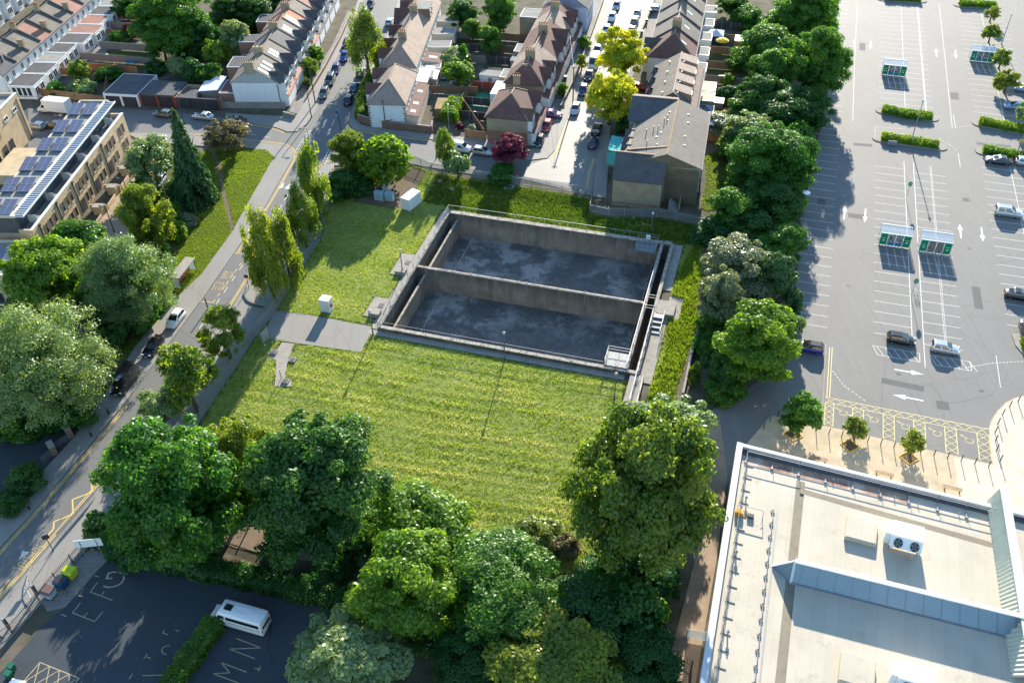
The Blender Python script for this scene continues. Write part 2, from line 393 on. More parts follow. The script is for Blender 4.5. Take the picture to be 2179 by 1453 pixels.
# ================================================================ road markings
def dbl(parent, px, mat='yellow_line', off=.45, gap=.28, w=.13, z=.03, sm=1):
    q = smooth(pp(px), sm)
    for k in (off, off+gap): strip(parent, 'double_yellow_line', q, w, mat, z, k)
dbl(road, LK[:5], off=-.45, gap=-.28)
dbl(road, [(498, 538), (560, 446), (609, 360), (622, 336), (623, 325), (610, 314), (598, 309), (540, 303), (460, 293), (400, 288)], off=-.45, gap=-.28)
dbl(road, [(480, 252), (540, 263), (587, 271), (610, 280)], off=-.45, gap=-.28)
dbl(road, [(-120, 1425), (0, 1282), (88, 1184), (225, 1022)])
dbl(road, [(480, 678), (497, 650), (531, 595), (590, 497), (645, 405), (678, 362), (692, 350), (715, 343), (790, 336)], off=.4)
dbl(road, [(744, 264), (752, 275), (800, 282), (919, 297), (1000, 309)], off=-.4, gap=-.28)
dbl(st2, [(1165, 336), (1180, 320), (1203, 262)], off=-.4, gap=-.28, z=.034, sm=0)
dbl(st2, [(1243, 405), (1250, 366), (1261, 337)], off=-.2, gap=-.3, z=.034, sm=0)
# centre dashes
def dashes(parent, a, b, n, frac, w, mat, name='dash', z=.03):
    a, b = Vector(a), Vector(b)
    for i in range(n):
        line(parent, name, a.lerp(b, i/n), a.lerp(b, (i+frac)/n), w, mat, z)
dashes(road, P(560, 502), P(672, 318), 8, .6, .14, 'white_line')
dashes(road, P(0, 1258), P(26, 1226), 1, .8, .14, 'yellow_line')
dashes(road, P(424, 700), P(555, 508), 8, .45, .12, 'white_line')
dashes(road, P(677, 285), P(700, 250), 3, .6, .12, 'white_line')
dashes(road, P(697, 288), P(723, 230), 3, .7, .12, 'white_line')
for k in (0, 1):                                       # give way lines of the side road on the right
    dashes(road, P(683+k*6, 356), P(712+k*6, 290), 12, .6, .16, 'white_line')
    dashes(road, P(631+k*5, 319), P(657+k*5, 277), 9, .6, .16, 'white_line')
dashes(road, P(500, 280), P(590, 296), 3, .5, .12, 'white_line')
def text(parent, s, a, b, h, mat, z=.032, name='road_lettering', flip=False, stretch=None):
    """painted letters: baseline from a to b, letter height h, one mesh per word"""
    cu = bpy.data.curves.new('lettering', 'FONT'); cu.body = s; cu.resolution_u = 3; cu.offset = -.018; cu.space_character = 1.15
    o = bpy.data.objects.new('lettering', cu); COL.objects.link(o)
    dg = bpy.context.evaluated_depsgraph_get(); me = bpy.data.meshes.new_from_object(o.evaluated_get(dg)); bpy.data.objects.remove(o)
    co = np.array([v.co[:] for v in me.vertices]); x0, x1, y0, y1 = co[:, 0].min(), co[:, 0].max(), co[:, 1].min(), co[:, 1].max()
    L = (b-a).length
    for v in me.vertices: v.co = ((v.co.x-x0)/(x1-x0)*L, (v.co.y-y0)/(y1-y0)*h, 0)
    me.materials.append(MATS[mat])
    return put(name, me, parent, None, (a.x, a.y, z), (0, 0, heading(a, b)))
_rd = (P(560, 446)-P(433, 632)).normalized(); _rp = Vector((_rd.y, -_rd.x, 0))
for _s, _c, _w in (('BUS', W('b1', 1795, 888), 1.7), ('STOP', W('b1', 1716, 978), 2.1)): text(road, _s, _c, _c+_rp*_w, 1.9, 'yellow_line')
text(road, 'SCHOOL', W('d1', 308, 318), W('d1', 102, 522), 1.35, 'yellow_line')
tri = MB().quad(*[(*q[:2], .032) for q in (W('d1', 185, 378), W('d1', 240, 388), W('d1', 152, 455))]); tri.build('white_triangle', MATS['white_line'], road)
arrow2 = MB().quad(*[(*P(x, y)[:2], .032) for x, y in ((592, 401), (605, 388), (602, 400))]).quad(*[(*P(x, y)[:2], .032) for x, y in ((605, 402), (618, 391), (616, 403))]); arrow2.build('hump_marking', MATS['white_line'], road)
zz = [W('c1', 860, 1155), W('c1', 742, 1130), W('c1', 750, 1248), W('c1', 590, 1310), W('c1', 595, 1430), W('d1', 595, 80), W('d1', 440, 140), W('d1', 435, 200), W('d1', 360, 285)]
for a, b in zip(zz, zz[1:]): line(road, 'zigzag_line', a, b, .2, 'yellow_line', .031)
bs = [W('b1', 1655, 1040), W('b1', 1900, 685)]
line(road, 'bus_cage_line', *bs, .22, 'yellow_line', .031); dashes(road, W('b1', 1735, 1085), W('b1', 2015, 690), 8, .4, .16, 'yellow_line', 'bus_cage_dash')
line(road, 'bus_cage_line', W('b1', 1630, 1078), W('b1', 1740, 1085), .16, 'yellow_line', .031); line(road, 'bus_cage_line', W('b1', 1900, 685), W('b1', 2010, 690), .16, 'yellow_line', .031)
def arrow(parent, a, b, w=.8, mat='white_line', z=.03, shaft=.16, head=.42):
    """painted arrow from tail a to tip b"""
    d = (b-a); L = d.length; d.normalize(); k = Vector((-d.y, d.x, 0)); m = MB()
    pts = [a-k*shaft*.8, a+d*L*(1-head)-k*shaft, a+d*L*(1-head)-k*w/2, b, a+d*L*(1-head)+k*w/2, a+d*L*(1-head)+k*shaft, a+k*shaft*.8]
    m.quad(*[(q.x, q.y, z) for q in pts]); return m.build('painted_arrow', MATS[mat], parent)
arrow(road, W('a2', 562, 1045), W('a2', 590, 965), .7)

# ---- car park markings
LN = 'bay_line'
def bays(s0, s1, t0, n, d=2.53, jit=.04):
    for i in range(n):
        t = t0+i*d
        line(car_park, LN, CP(s0+random.uniform(-jit, jit), t), CP(s1+random.uniform(-jit, jit), t), .1, 'white_line', .025)
bays(-17.2, -11.7, -.95, 21); bays(-16.5, -11.5, 52.2, 31)
bays(-5.3, 0, -.35, 20); bays(1.5, 6.8, -1.1, 20, 2.53); bays(-4.5, .6, 73.0, 22); bays(.65, 5.7, 73.6, 21); bays(13.4, 23.9, 73.8, 22)
bays(13.2, 23.5, 6.5, 20)
for a, b, w in (((-.15, 50.6), (0, -1.8), .11), ((1.47, 50.6), (1.55, -6.2), .11), ((4.3, 50.2), (4.42, -1), .06), ((4.52, 50.2), (4.64, -1), .06), ((.65, 128), (.5, 72.4), .1), ((4.3, 126.6), (4.35, 71.6), .09), ((4.5, 126.6), (4.55, 71.6), .09),
                ((18.7, 128), (18.82, 71.4), .1), ((18.1, 56), (18.25, 4), .1), ((23.7, 56), (23.8, 4), .1), ((9.45, 130), (9.25, 98), .1), ((9.25, 98), (9.0, 66), .1), ((-9.42, 130), (-9.55, 96), .1), ((-9.55, 96), (-9.4, 64), .1),
                ((9.5, 56), (9.55, 51), .1), ((9.6, 66), (9.5, 71.5), .1), ((11.1, -1), (11.1, -7.6), .1), ((-5.2, 62.8), (0.2, 63.2), .08)):
    line(car_park, 'lane_line', CP(*a), CP(*b), w, 'white_line', .027)
dashes(car_park, CP(-5.2, 58.2), CP(-5.2, 62.8), 6, .6, .1, 'white_line'); dashes(car_park, CP(6.4, 61.0), CP(9.6, 57.0), 6, .6, .1, 'white_line')
dashes(car_park, CP(9.6, 66.2), CP(13.2, 68.3), 6, .6, .1, 'white_line')
def photo_arrow(tail, tip, w=.9): arrow(car_park, P(*tail), P(*tip), w, z=.029)
for a, b in (((1796, 468), (1798, 437)), ((1842, 445), (1840, 474)), ((2045, 507), (2042, 477)), ((2088, 484), (2092, 515)), ((1817, 101), (1818, 84)), ((1853, 88), (1852, 106)), ((1993, 122), (1992, 104)), ((2033, 107), (2034, 126))): photo_arrow(a, b)
photo_arrow((1903, 786), (1966, 797), 1.0); photo_arrow((1965, 853), (1899, 840), 1.0)
# hatched bay ends behind the two parked cars
for s0, s1 in ((-5.4, 0.9), (2.3, 7.6)):
    L = [CP(s0, -3.3), CP(s1, -3.3), CP(s1, -5.2), CP(s0+.7, -5.2)]
    for a, b in zip(L, L[1:]+L[:1]): line(car_park, 'hatch_line', a, b, .1, 'white_line', .03)
    for i in range(5): line(car_park, 'hatch_line', CP(s0+.5+i*1.15, -3.3), CP(s0+1.5+i*1.15, -5.2), .1, 'white_line', .031)
cv = [P(1767, 783), P(1795, 820), P(1845, 856)]
for a, b in zip(cv, cv[1:]): dashes(car_park, a, b, 6, .6, .12, 'white_line')
cv = [P(2054, 783), P(2110, 773), P(2179, 769), P(2260, 772)]
for a, b in zip(cv, cv[1:]): dashes(car_park, a, b, 9, .6, .12, 'white_line')
# yellow disabled bays
YM = 'pale_yellow_line'
line(car_park, 'yellow_bay_line', CP(-11.4, -15.7), CP(9, -16.2), .11, YM, .03); line(car_park, 'yellow_bay_line', CP(-11.4, -16.7), CP(9, -17.35), .11, YM, .03)
for i in range(14):
    for k in (0, 1):
        a, b = (-11.4+i*1.45, -10.7+i*1.45+.6); line(car_park, 'yellow_hatch_line', CP(a, -15.75-.02*i) if k else CP(a, -16.75-.03*i), CP(b, -16.75-.03*i) if k else CP(b, -15.75-.02*i), .09, YM, .031)
for s0, s1 in ((-11.4, -10.3), (-7.9, -6.5), (-4.06, -2.68), (-.27, 1.12), (3.5, 4.9), (7.4, 8.85)):
    t0, t1 = -16.8-.03*(s0+11), -21.0-.055*(s0+11)
    for s in (s0, s1): line(car_park, 'yellow_bay_line', CP(s, t0), CP(s, t1), .11, YM, .032)
    n = 4; h = (t1-t0)/n
    for i in range(n):
        line(car_park, 'yellow_hatch_line', CP(s0, t0+i*h), CP(s1, t0+(i+1)*h), .09, YM, .033); line(car_park, 'yellow_hatch_line', CP(s1, t0+i*h), CP(s0, t0+(i+1)*h), .09, YM, .034)
for i in range(5):                                     # wheelchair symbols
    s0 = -9.2+i*3.87; m = MB(); t0 = -17.9-.2*i
    def seg(pts, w):
        for a, b in zip(pts, pts[1:]):
            d = Vector((b[0]-a[0], b[1]-a[1], 0)).normalized(); k = Vector((-d.y, d.x, 0))*w/2
            m.quad(*[CP(s0+q.x, t0+q.y, .03) for q in (Vector((*a, 0))-k, Vector((*b, 0))-k, Vector((*b, 0))+k, Vector((*a, 0))+k)])
    seg([(-.75+.13*math.cos(q), .45+.13*math.sin(q)) for q in np.linspace(0, 6.28, 9)], .1)
    seg([(-.6, .35), (-.2, .1), (.2, .3), (.45, .05), (.7, .1)], .12)
    seg([(.1+.55*math.cos(q), -.2+.5*math.sin(q)) for q in np.linspace(-2.6, 1.6, 10)], .1)
    seg([(-.2, .1), (-.35, -.25)], .1)
    m.build('wheelchair_symbol', MATS[YM], car_park)
for k in (-.35, 0): line(car_park, 'double_yellow_line', CP(-10.9+k, -5.3), CP(-10.9+k, -15.6), .12, YM, .03)
tag(MB().box(0, 0, 0, .25, 17, .14).build('kerb', MATS['concrete'], loc=CP(-11.75, -12.9, 0), rz=CP.a), kind='structure')

# ---- school car park letters (faded) and hatched box
text(school, 'G', W('d1', 1040, 540), W('d1', 880, 545), 2.2, 'faded_line', .022, 'bay_letter')
for k, pts in (('F', [((735, 710), (795, 632)), ((735, 710), (915, 778)), ((822, 745), (850, 705))]), ('E', [((590, 880), (655, 798)), ((590, 880), (770, 952)), ((682, 915), (712, 880)), ((770, 952), (838, 870))]),
               ('N', [((1920, 1088), (2125, 1165)), ((2125, 1165), (1868, 1175)), ((1868, 1175), (2072, 1252))]), ('M', [((1800, 1285), (2005, 1362)), ((1800, 1285), (1870, 1368)), ((1870, 1368), (1735, 1375)), ((1735, 1375), (1940, 1450))])):
    m = MB()
    for a, b in pts:
        a, b = W('d1', *a), W('d1', *b); d = (b-a).normalized(); q = Vector((-d.y, d.x, 0))*.05
        m.quad(*[(*(e)[:2], .022) for e in (a-q, b-q, b+q, a+q)])
    m.build('bay_letter', MATS['faded_line'], school)
for a, b in (((635, 737), (675, 750)), ((770, 578), (805, 590)), ((500, 893), (540, 910)), ((1320, 1040), (1365, 1060)), ((1340, 1018), (1320, 1050)), ((1170, 1255), (1200, 1212)), ((1185, 1235), (1228, 1252)), ((1050, 1420), (1080, 1375)), ((1160, 1390), (1400, 1385)), ((1425, 1020), (1460, 1030)), ((2070, 1330), (2120, 1340)), ((2100, 1360), (2118, 1315)), ((1635, 988), (1660, 995)), ((1440, 1262), (1470, 1275))):
    line(school, 'faded_mark', W('d1', *a), W('d1', *b), .1, 'faded_line', .022)
strip(school, 'bay_letter', [W('d1', 1375+60*math.cos(q), 1185+38*math.sin(q)) for q in np.linspace(1.9, 4.8, 9)], .1, 'faded_line', .022)
bx = [W('d1', 325, 1283), W('d1', 645, 1412), W('d1', 560, 1520), W('d1', 180, 1453)]
for a, b in zip(bx, bx[1:]+bx[:1]): line(school, 'hatch_line', a, b, .1, 'faded_line', .022)
for i in range(4):
    line(school, 'hatch_line', bx[0].lerp(bx[1], i/4), bx[3].lerp(bx[2], (i+1)/4), .09, 'faded_line', .023); line(school, 'hatch_line', bx[3].lerp(bx[2], i/4), bx[0].lerp(bx[1], (i+1)/4), .09, 'faded_line', .024)
slab('gravel_strip', [(140, 1290), (205, 1215), (232, 1187), (195, 1165), (160, 1195), (88, 1280), (100, 1300)], -.2, .06, 'paving_slabs')
for pts in ([(232, 1187), (420, 1222), (560, 1250), (700, 1285), (810, 1315)],):
    q = pp(pts)
    for a, b in zip(q, q[1:]): MB().bar(a, b, .2, .24).build('kerb_stone', MATS['concrete'], school)

plain('tar_patch', (.12, .118, .114), .85, var=.15, fine=22)
for s_, t_, a, b, r in ((-8.2, 30, 2.6, 1.4, 0), (9.6, 12, 1.2, 5.5, .02), (-7.4, 55, 3.4, 1.0, .1), (10.2, 80, 1.6, 3.2, 0), (-1.5, -10.5, 5.5, 1.1, -.05), (3.5, -13.2, 1.6, 1.6, .1), (-8.0, 100, 1.3, 4.0, 0), (9.8, 40, 1.1, 1.1, 0), (-14, 33, 1.4, 2.0, 0), (16, 61, 6, .9, .05)):
    q = CP(s_, t_); line(car_park, 'tarmac_patch', q-Vector((math.cos(CP.a+r), math.sin(CP.a+r), 0))*a/2, q+Vector((math.cos(CP.a+r), math.sin(CP.a+r), 0))*a/2, b, 'tar_patch', .023)
for s_, t_ in ((-9.0, 10), (-8.9, 46), (9.3, 25), (9.4, 88), (-2, -8.5), (8.6, -9)): line(car_park, 'drain_cover', CP(s_-.3, t_), CP(s_+.3, t_), .5, 'dark_grey', .0245)
# ================================================================ storm tank
m, t = newmat('tank_wall', .9, .2); p = t.pos()
st = t.add('ShaderNodeMapping', ins={'Vector': p, 'Scale': (1.1, 1.1, .12)}).outputs[0]
a = t.ramp(t.noise(p, .5, 6, .6), [(.3, (.19, .165, .13)), (.7, (.32, .275, .215))])
a = t.mix(t.ramp(t.noise(st, 1.0, 6, .7), [(.48, (0, 0, 0)), (.72, (.7, .7, .7))]), a, (.11, .1, .085))
a = t.mix(t.ramp(t.noise(st, 2.3, 4, .7), [(.6, (0, 0, 0)), (.8, (.6, .6, .6))]), a, (.52, .48, .42))
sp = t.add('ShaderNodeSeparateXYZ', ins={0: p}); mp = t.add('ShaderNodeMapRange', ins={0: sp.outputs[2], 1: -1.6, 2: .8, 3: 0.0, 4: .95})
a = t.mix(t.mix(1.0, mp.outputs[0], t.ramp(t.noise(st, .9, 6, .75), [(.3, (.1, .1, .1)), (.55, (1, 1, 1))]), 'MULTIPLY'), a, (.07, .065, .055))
t.color(a); t.bump(t.noise(p, 12, 5, .7), .4, .04)
m, t = newmat('tank_floor', .75, .35); p = t.pos()
w1 = t.mix(.12, p, t.add('ShaderNodeTexNoise', ins={'Vector': p, 'Scale': 1.2, 'Detail': 3}).outputs['Color'], 'ADD')
n1 = t.noise(w1, .21, 9, .72); n2 = t.noise(p, .09, 3)
a = t.ramp(n1, [(.45, (.085, .083, .078)), (.5, (.13, .127, .12)), (.56, (.29, .275, .25))])
a = t.mix(t.ramp(n2, [(.47, (0, 0, 0)), (.6, (.85, .85, .85))]), a, (.1, .098, .093))
rd = t.noise(w1, .55, 8, .8)
a = t.mix(t.ramp(rd, [(.485, (0, 0, 0)), (.5, (.55, .55, .55)), (.515, (0, 0, 0))]), a, (.3, .28, .26)); t.color(a); t.bump(n1, .4, .1)
m, t = newmat('coping', .9, .2); p = t.pos()
a = t.ramp(t.noise(p, 1.3, 7, .7), [(.35, (.13, .115, .095)), (.5, (.36, .32, .265)), (.7, (.52, .45, .37))]); t.color(a); t.bump(t.noise(p, 14, 4), .3, .03)
ZT, ZF = .7, -3.7
tank = thing('storm_tank', 'twin basin concrete storm tank with stained walls sunk in the meadow', 'tank', TK(0, 0), TK.a)
def tw(name, u0, u1, v0, v1, z0, z1, mat='tank_wall', cap=True):
    o = MB().box((u0+u1)/2, (v0+v1)/2, z0, u1-u0, v1-v0, z1-z0).build(name, MATS[mat], tank)
    if cap: MB().box((u0+u1)/2, (v0+v1)/2, z1, u1-u0+.06, v1-v0+.06, .12).build('coping', MATS['coping'], o)
    return o
nw = tw('near_wall', 0, 36.4, 0, .55, ZF-.3, ZT-.12)
tw('left_wall', -.4, 0, 0, 32.1, ZF-.3, ZT-.12)
tw('far_wall', 0, 37.98, 31.3, 32.08, ZF-.3, ZT-.12)
tw('dividing_wall', 0, 36.4, 15.4, 15.85, ZF-.3, ZT-.12)
tw('inner_right_wall', 36.4, 36.85, 0, 31.3, ZF-.3, ZT-.14)
tw('outer_right_wall', 37.98, 38.45, 0, 31.3, ZF-.3, ZT-.12)
tw('channel_end', 36.85, 37.98, 0, .55, ZF-.3, ZT-.13)
for v0, v1 in ((.55, 15.4), (15.85, 31.3)):
    tw('channel_wall', 1.25, 1.55, v0, v1, ZF-.3, ZT-1.25)
    fl = MB().quad((0, v0, ZF), (36.4, v0, ZF), (36.4, v1, ZF), (0, v1, ZF)).build('floor', MATS['tank_floor'], tank)
    MB().box(4.1, (v0+v1)/2, ZF, .18, v1-v0, .16).build('floor_kerb', MATS['coping'], fl)
    MB().box(35.4, (v0+v1)/2, ZF, .14, v1-v0, .14).build('floor_kerb', MATS['coping'], fl)
MB().quad((36.85, .55, -2.6), (37.98, .55, -2.6), (37.98, 31.3, -2.6), (36.85, 31.3, -2.6)).build('channel_floor', MATS['soil'], tank)
for u0, u1, v0, v1, zt in ((-1.65, -.4, 0.2, 32.4, .1), (38.45, 39.9, 20.2, 32.4, .1), (38.45, 40.35, -.9, 14, .1), (39.9, 42, 13.6, 18.9, .09), (-.4, 38.45, 32.1, 32.8, .1), (-1.65, 36.6, -1.05, -.02, .07)):
    MB().box((u0+u1)/2, (v0+v1)/2, -.2, u1-u0, v1-v0, zt+.2).build('apron_slab', MATS['concrete'], tank)
for v0, v1 in ((13.3, 19.0), (2.6, 7.3)):               # inspection pads on the road side
    o = MB().box(-2.75, (v0+v1)/2, -.2, 2.2, v1-v0, .33).build('inspection_pad', MATS['concrete'], tank)
    MB().box(-2.1, v0+(v1-v0)*.6, .13, .75, .95, .05).build('hatch_cover', MATS['dark_grey'], o)
    MB().box(-2.2, v0+.75, .13, 1.7, 1.15, .5).build('kerb_box', MATS['concrete'], o)
MB().box(38.3, -3.3, -.2, 1.9, 6.4, .75).build('exit_ramp', MATS['concrete'], tank)
MB().box(38.45, -1.7, .55, .55, .95, .04).build('hatch_cover', MATS['dark_grey'], tank)
MB().box(39.8, 15.3, -.2, 2.7, 3.2, .9).build('bridge_slab', MATS['concrete'], tank)
def rail(name, pts, h=1.05, step=2.4, parent=None, two=True, r=.03, mat='galvanised'):
    m = MB()
    for a, b in zip(pts, pts[1:]):
        a, b = Vector(a), Vector(b); n = max(1, round((b-a).length/step))
        for i in range(n+1):
            q = a.lerp(b, i/n); m.bar(q, q+Vector((0, 0, h)), r*1.6)
        for z in ((h, h*.5) if two else (h,)): m.bar(a+Vector((0, 0, z)), b+Vector((0, 0, z)), r*1.6)
    return m.build(name, MATS[mat], parent)
Z = ZT
rail('handrail', [(-.3, 0.1, Z), (-.3, 32, Z)], parent=tank); rail('handrail', [(-.3, 32, Z), (36, 32, Z)], parent=tank, two=False)
rail('handrail', [(0, .1, Z), (33.4, .1, Z)], parent=tank, r=.022, two=False)
rail('handrail', [(36.6, .3, Z), (36.6, 31, Z)], step=5, parent=tank, two=False, r=.045)
rail('handrail', [(38.2, -6, .55), (38.2, -.1, .55), (38.2, 12.6, Z)], parent=tank, r=.04); rail('handrail', [(39.2, -6.3, .55), (39.2, -1, .55)], parent=tank)
rail('handrail', [(36.9, 16.4, Z), (37.9, 16.4, Z)], parent=tank, step=1); rail('handrail', [(36.7, 13.9, Z), (38.2, 13.9, Z)], parent=tank, step=1.2)
rail('handrail', [(37.3, 30.8, Z), (38.3, 30.8, Z)], parent=tank, step=.5)
rail('handrail', [(3.5, 15.6, Z), (36, 15.6, Z)], h=.02, step=40, parent=tank, two=False)
for u in (9.2, 18.2, 27.4):                             # level gauges on the divider
    MB().bar((u, 15.38, Z+.5), (u, 15.36, -1.6), .09).build('gauge_pole', MATS['galvanised'], tank)
def platform(u, v, mat, label):
    t = thing('platform', label, 'platform', TK(u, v, Z+.02), TK.a)
    MB().box(0, 0, 0, 3.3, 2.9, .1).build('deck', MATS[mat], t)
    for x in (-1.6, 1.6):
        rail('side_rail', [(x, -1.4, .1), (x, 1.4, .1)], parent=t, step=1.4, r=.035)
    rail('front_rail', [(-1.6, 1.4, .1), (1.6, 1.4, .1)], parent=t, step=1.6, r=.035); rail('back_rail', [(-1.6, -1.4, .1), (1.6, -1.4, .1)], parent=t, step=1.6, r=.035)
    for x in (-.7, .1, .8): MB().bar((x, -1.3, .12), (x, 1.3, .12), .06).build('deck_bar', MATS['galvanised'], t)
    for x, y in ((-1.6, 1.2), (-1.6, -1.2), (1.6, -1.2), (1.6, 1.2)): MB().bar((x, y, -2.6 if x < 0 else -.05), (x, y, 0), .08).build('leg', MATS['galvanised'], t)
    return t
pa = platform(35.1, 2.0, 'grey_metal', 'grey grating platform with handrails over the near tank basin')
pb = platform(34.3, 29.7, 'blue_deck' if 'blue_deck' in MATS else 'grey_metal', 'shaded grating platform with handrails and white box over the far tank basin')
MB().box(0, 1.5, .6, .7, .25, .7).build('control_box', MATS['white_paint'], pb, bevel=.03)
stp = thing('access_steps', 'grey metal access steps with handrails beside the bridge slab of the tank', 'steps', TK(39.0, 10.9, 0), TK.a)
for i in range(4): MB().box(0, 2.0-i*.95, -.1, 1.5, .95, .95-.2*i).build('tread_box', MATS['grey_metal'], stp, bevel=.02)
for x in (-.85, .85): rail('handrail', [(x, 2.6, .6), (x, -2.2, .5)], parent=stp, r=.035)

# lamps, kiosks and boxes round the tank
def lamp(px, py, h, label, head='cone', group=None, mat='grey_metal', z=0.0, cat='street lamp'):
    b = P(px, py, z); t = thing('lamp_post', label, cat, b, 0, group)
    MB().tube((0, 0, 0), (0, 0, h*.22), .12, .11).tube((0, 0, h*.22), (0, 0, h), .085, .07).build('post', MATS[mat], t, True)
    if head == 'cone': MB().lathe([(.06, h-.15), (.2, h+.1), (.24, h+.25), (.05, h+.42)], 10).build('lantern', MATS['clear_plastic'], t, True)
    elif head == 'disc': MB().lathe([(.1, h-.1), (.34, h+.02), (.62, h+.08), (.62, h+.14), (.1, h+.22)], 20).build('lantern', MATS['white_paint'], t, True)
    else:
        a = head; d = Vector((math.cos(a), math.sin(a), 0))*.9
        MB().bar((0, 0, h), (d.x, d.y, h+.12), .07).build('arm', MATS[mat], t); MB().box(d.x*1.35, d.y*1.35, h+.06, .75, .28, .14, a).build('lantern', MATS['lamp_head'], t, bevel=.03)
    return t
plain('clear_plastic', (.6, .6, .56), .3, .5, var=.1); plain('lamp_head', (.2, .2, .2), .4, var=.1)
lamp(1074, 766, 4.9, 'grey lamp post against the near tank wall, on the mown meadow')
lamp(857, 581, 4.3, 'grey lamp post on the inspection pad below the dividing wall of the tank')
lamp(794, 712, 4.3, 'grey lamp post at the corner of the asphalt pad and the tank')
lamp(1307, 850, 4.6, 'grey lamp post below the grating platform at the tank exit ramp')
lamp(1386, 492, 3.4, 'thin grey lamp post in the shade behind the far tank wall')
def cabinet(name, px, py, sx, sy, h, rz, mat, label, panels=2, roof=.06, z=0.0):
    t = thing(name, label, 'cabinet', P(px, py, z), rz)
    MB().box(0, 0, -.1, sx+.16, sy+.16, .2).build('plinth', MATS['concrete'], t)
    MB().box(0, 0, .1, sx, sy, h-.1).build('body', MATS[mat], t, bevel=.02); MB().box(0, 0, h, sx+.12, sy+.12, roof).build('roof', MATS[mat], t, bevel=.02)
    w = sx/panels
    for i in range(panels): MB().box(-sx/2+w*(i+.5), -sy/2-.01, .2, w*.92, .03, h-.35).build('door', MATS[mat], t, bevel=.008)
    for i in range(panels): MB().box(-sx/2+w*(i+.8), -sy/2-.04, h*.5, .05, .04, .18).build('handle', MATS['dark_grey'], t)
    return t
plain('kiosk_white', (.74, .75, .74), .55, var=.06, dirt=(.5, .5, .48), dirtamt=.35); plain('kiosk_blue', (.3, .42, .5), .6, var=.1)
c1 = cabinet('kiosk', 697, 660, 1.5, 1.3, 2.3, TK.a, 'kiosk_white', 'white electrical kiosk with red reel on the edge of the asphalt pad', 1)
MB().tube((.77, -.1, 1.2), (.92, -.1, 1.2), .3, .3, 14).build('hose_reel', MATS['red_lamp'], c1)
cabinet('kiosk', 876, 438, 3.4, 1.7, 2.3, rad(57), 'kiosk_white', 'large white equipment kiosk standing in the grass by the shrub border', 3)
cabinet('cabinet', 808, 425, 1.6, .9, 1.6, TK.a, 'kiosk_blue', 'blue grey cabinet on the gravel under the round shrub', 2)
cabinet('cabinet', 830, 426, 1.5, .9, 1.5, TK.a, 'kiosk_blue', 'pale ribbed cabinet right beside the blue grey cabinet', 3)
cabinet('cabinet', 822, 404, 1.2, .8, 1.5, TK.a, 'kiosk_white', 'small white cabinet behind the blue grey cabinet', 1)
slab('gravel_bed', [(760, 402), (800, 390), (872, 356), (905, 366), (868, 432), (850, 445), (756, 428)], -.2, .05, 'soil')
pad = slab('asphalt_pad', [(584, 662), (605, 660), (700, 677), (797, 696), (768, 749), (690, 738), (624, 729), (575, 722), (560, 712)], -.2, .06, 'pavement')
slab('slab_path', [(600, 728), (626, 731), (612, 770), (606, 806), (622, 807), (620, 822), (584, 822), (586, 805), (588, 766), (572, 760), (570, 750), (590, 744)], -.2, .07, 'concrete')
for (px, py) in ((583, 750), (608, 812), (623, 767)):
    h = thing('manhole', 'concrete manhole surround with dark cover, %s' % {583: 'on the short branch of the slab path', 608: 'at the end of the slab path', 623: 'on the stub beside the slab path'}[px], 'manhole', P(px, py, .07), TK.a)
    MB().box(0, 0, 0, 1.0, .9, .22).build('surround', MATS['concrete'], h, bevel=.02); MB().box(0, 0, .22, .7, .6, .03).build('cover', MATS['dark_grey'], h)
for px, py in ((1083, 400), (962, 405), (936, 388)):
    h = thing('manhole', {1083: 'pale square manhole frame with dark lid beneath the palisade fence', 962: 'small round marker in the shaded grass by the fence', 936: 'small white marker block in the grass near the shrub border'}[px], 'manhole', P(px, py, 0), TK.a)
    MB().box(0, 0, 0, *( (1.7, 1.5, .25) if px == 1083 else (.6, .5, .35)), 0).build('surround', MATS['concrete'], h, bevel=.03)
    if px == 1083: MB().box(0, 0, .25, 1.1, .9, .03).build('cover', MATS['dark_grey'], h)
bd = thing('notice_board', 'back of a pale panel sign leaning by the meadow gate', 'sign', P(567, 728), rad(60))
MB().box(0, 0, .3, 1.5, .06, 2.0).build('panel', MATS['galvanised'], bd)
for x in (-.7, 0, .7): MB().bar((x, .08, 0), (x, .08, 2.3), .08).build('post', MATS['galvanised'], bd)
for px, py, lb in ((568, 752, 'left of the slab path'), (599, 806, 'at the end of the slab path')):
    q = thing('marker_post', 'thin marker post %s' % lb, 'post', P(px, py)); MB().bar((0, 0, 0), (0, 0, 1.6), .07).build('post', MATS['dark_grey'], q); MB().box(0, 0, 1.5, .2, .05, .25).build('plate', MATS['white_paint'], q)
# ================================================================ building kit
_wm = {}
def win(parent, x, y, z, w, h, ang, frame='white_paint', mull=1, sill=True, glass_='window_glass', depth=.1, name='window'):
    """a framed window standing on a wall; ang = outward direction of the wall"""
    k = (round(w, 2), round(h, 2), frame, mull, glass_)
    if k not in _wm:
        m = MB(); b = .07
        for cx, cz, sx, sz in ((0, 0, w, b), (0, h-b, w, b)): m.box(cx, -depth/2, cz, sx, depth, sz)
        for cx in [-w/2+b/2, w/2-b/2]+[-w/2+w*(i+1)/(mull+1) for i in range(mull)]: m.box(cx, -depth/2+.004, b, b, depth-.01, h-2*b)
        p = MB().box(0, -.02, b*.5, w-b, .04, h-b)
        _wm[k] = (m.mesh('window', MATS[frame]), p.mesh('pane', MATS[glass_]), MB().box(0, -.1, -.09, w+.16, .2, .08).mesh('sill', MATS['concrete']))
    a, b, c = _wm[k]
    o = put(name, a, parent, None, (x, y, z), (0, 0, ang+math.pi/2)); put('pane', b, o)
    if sill: put('sill', c, o)
    return o
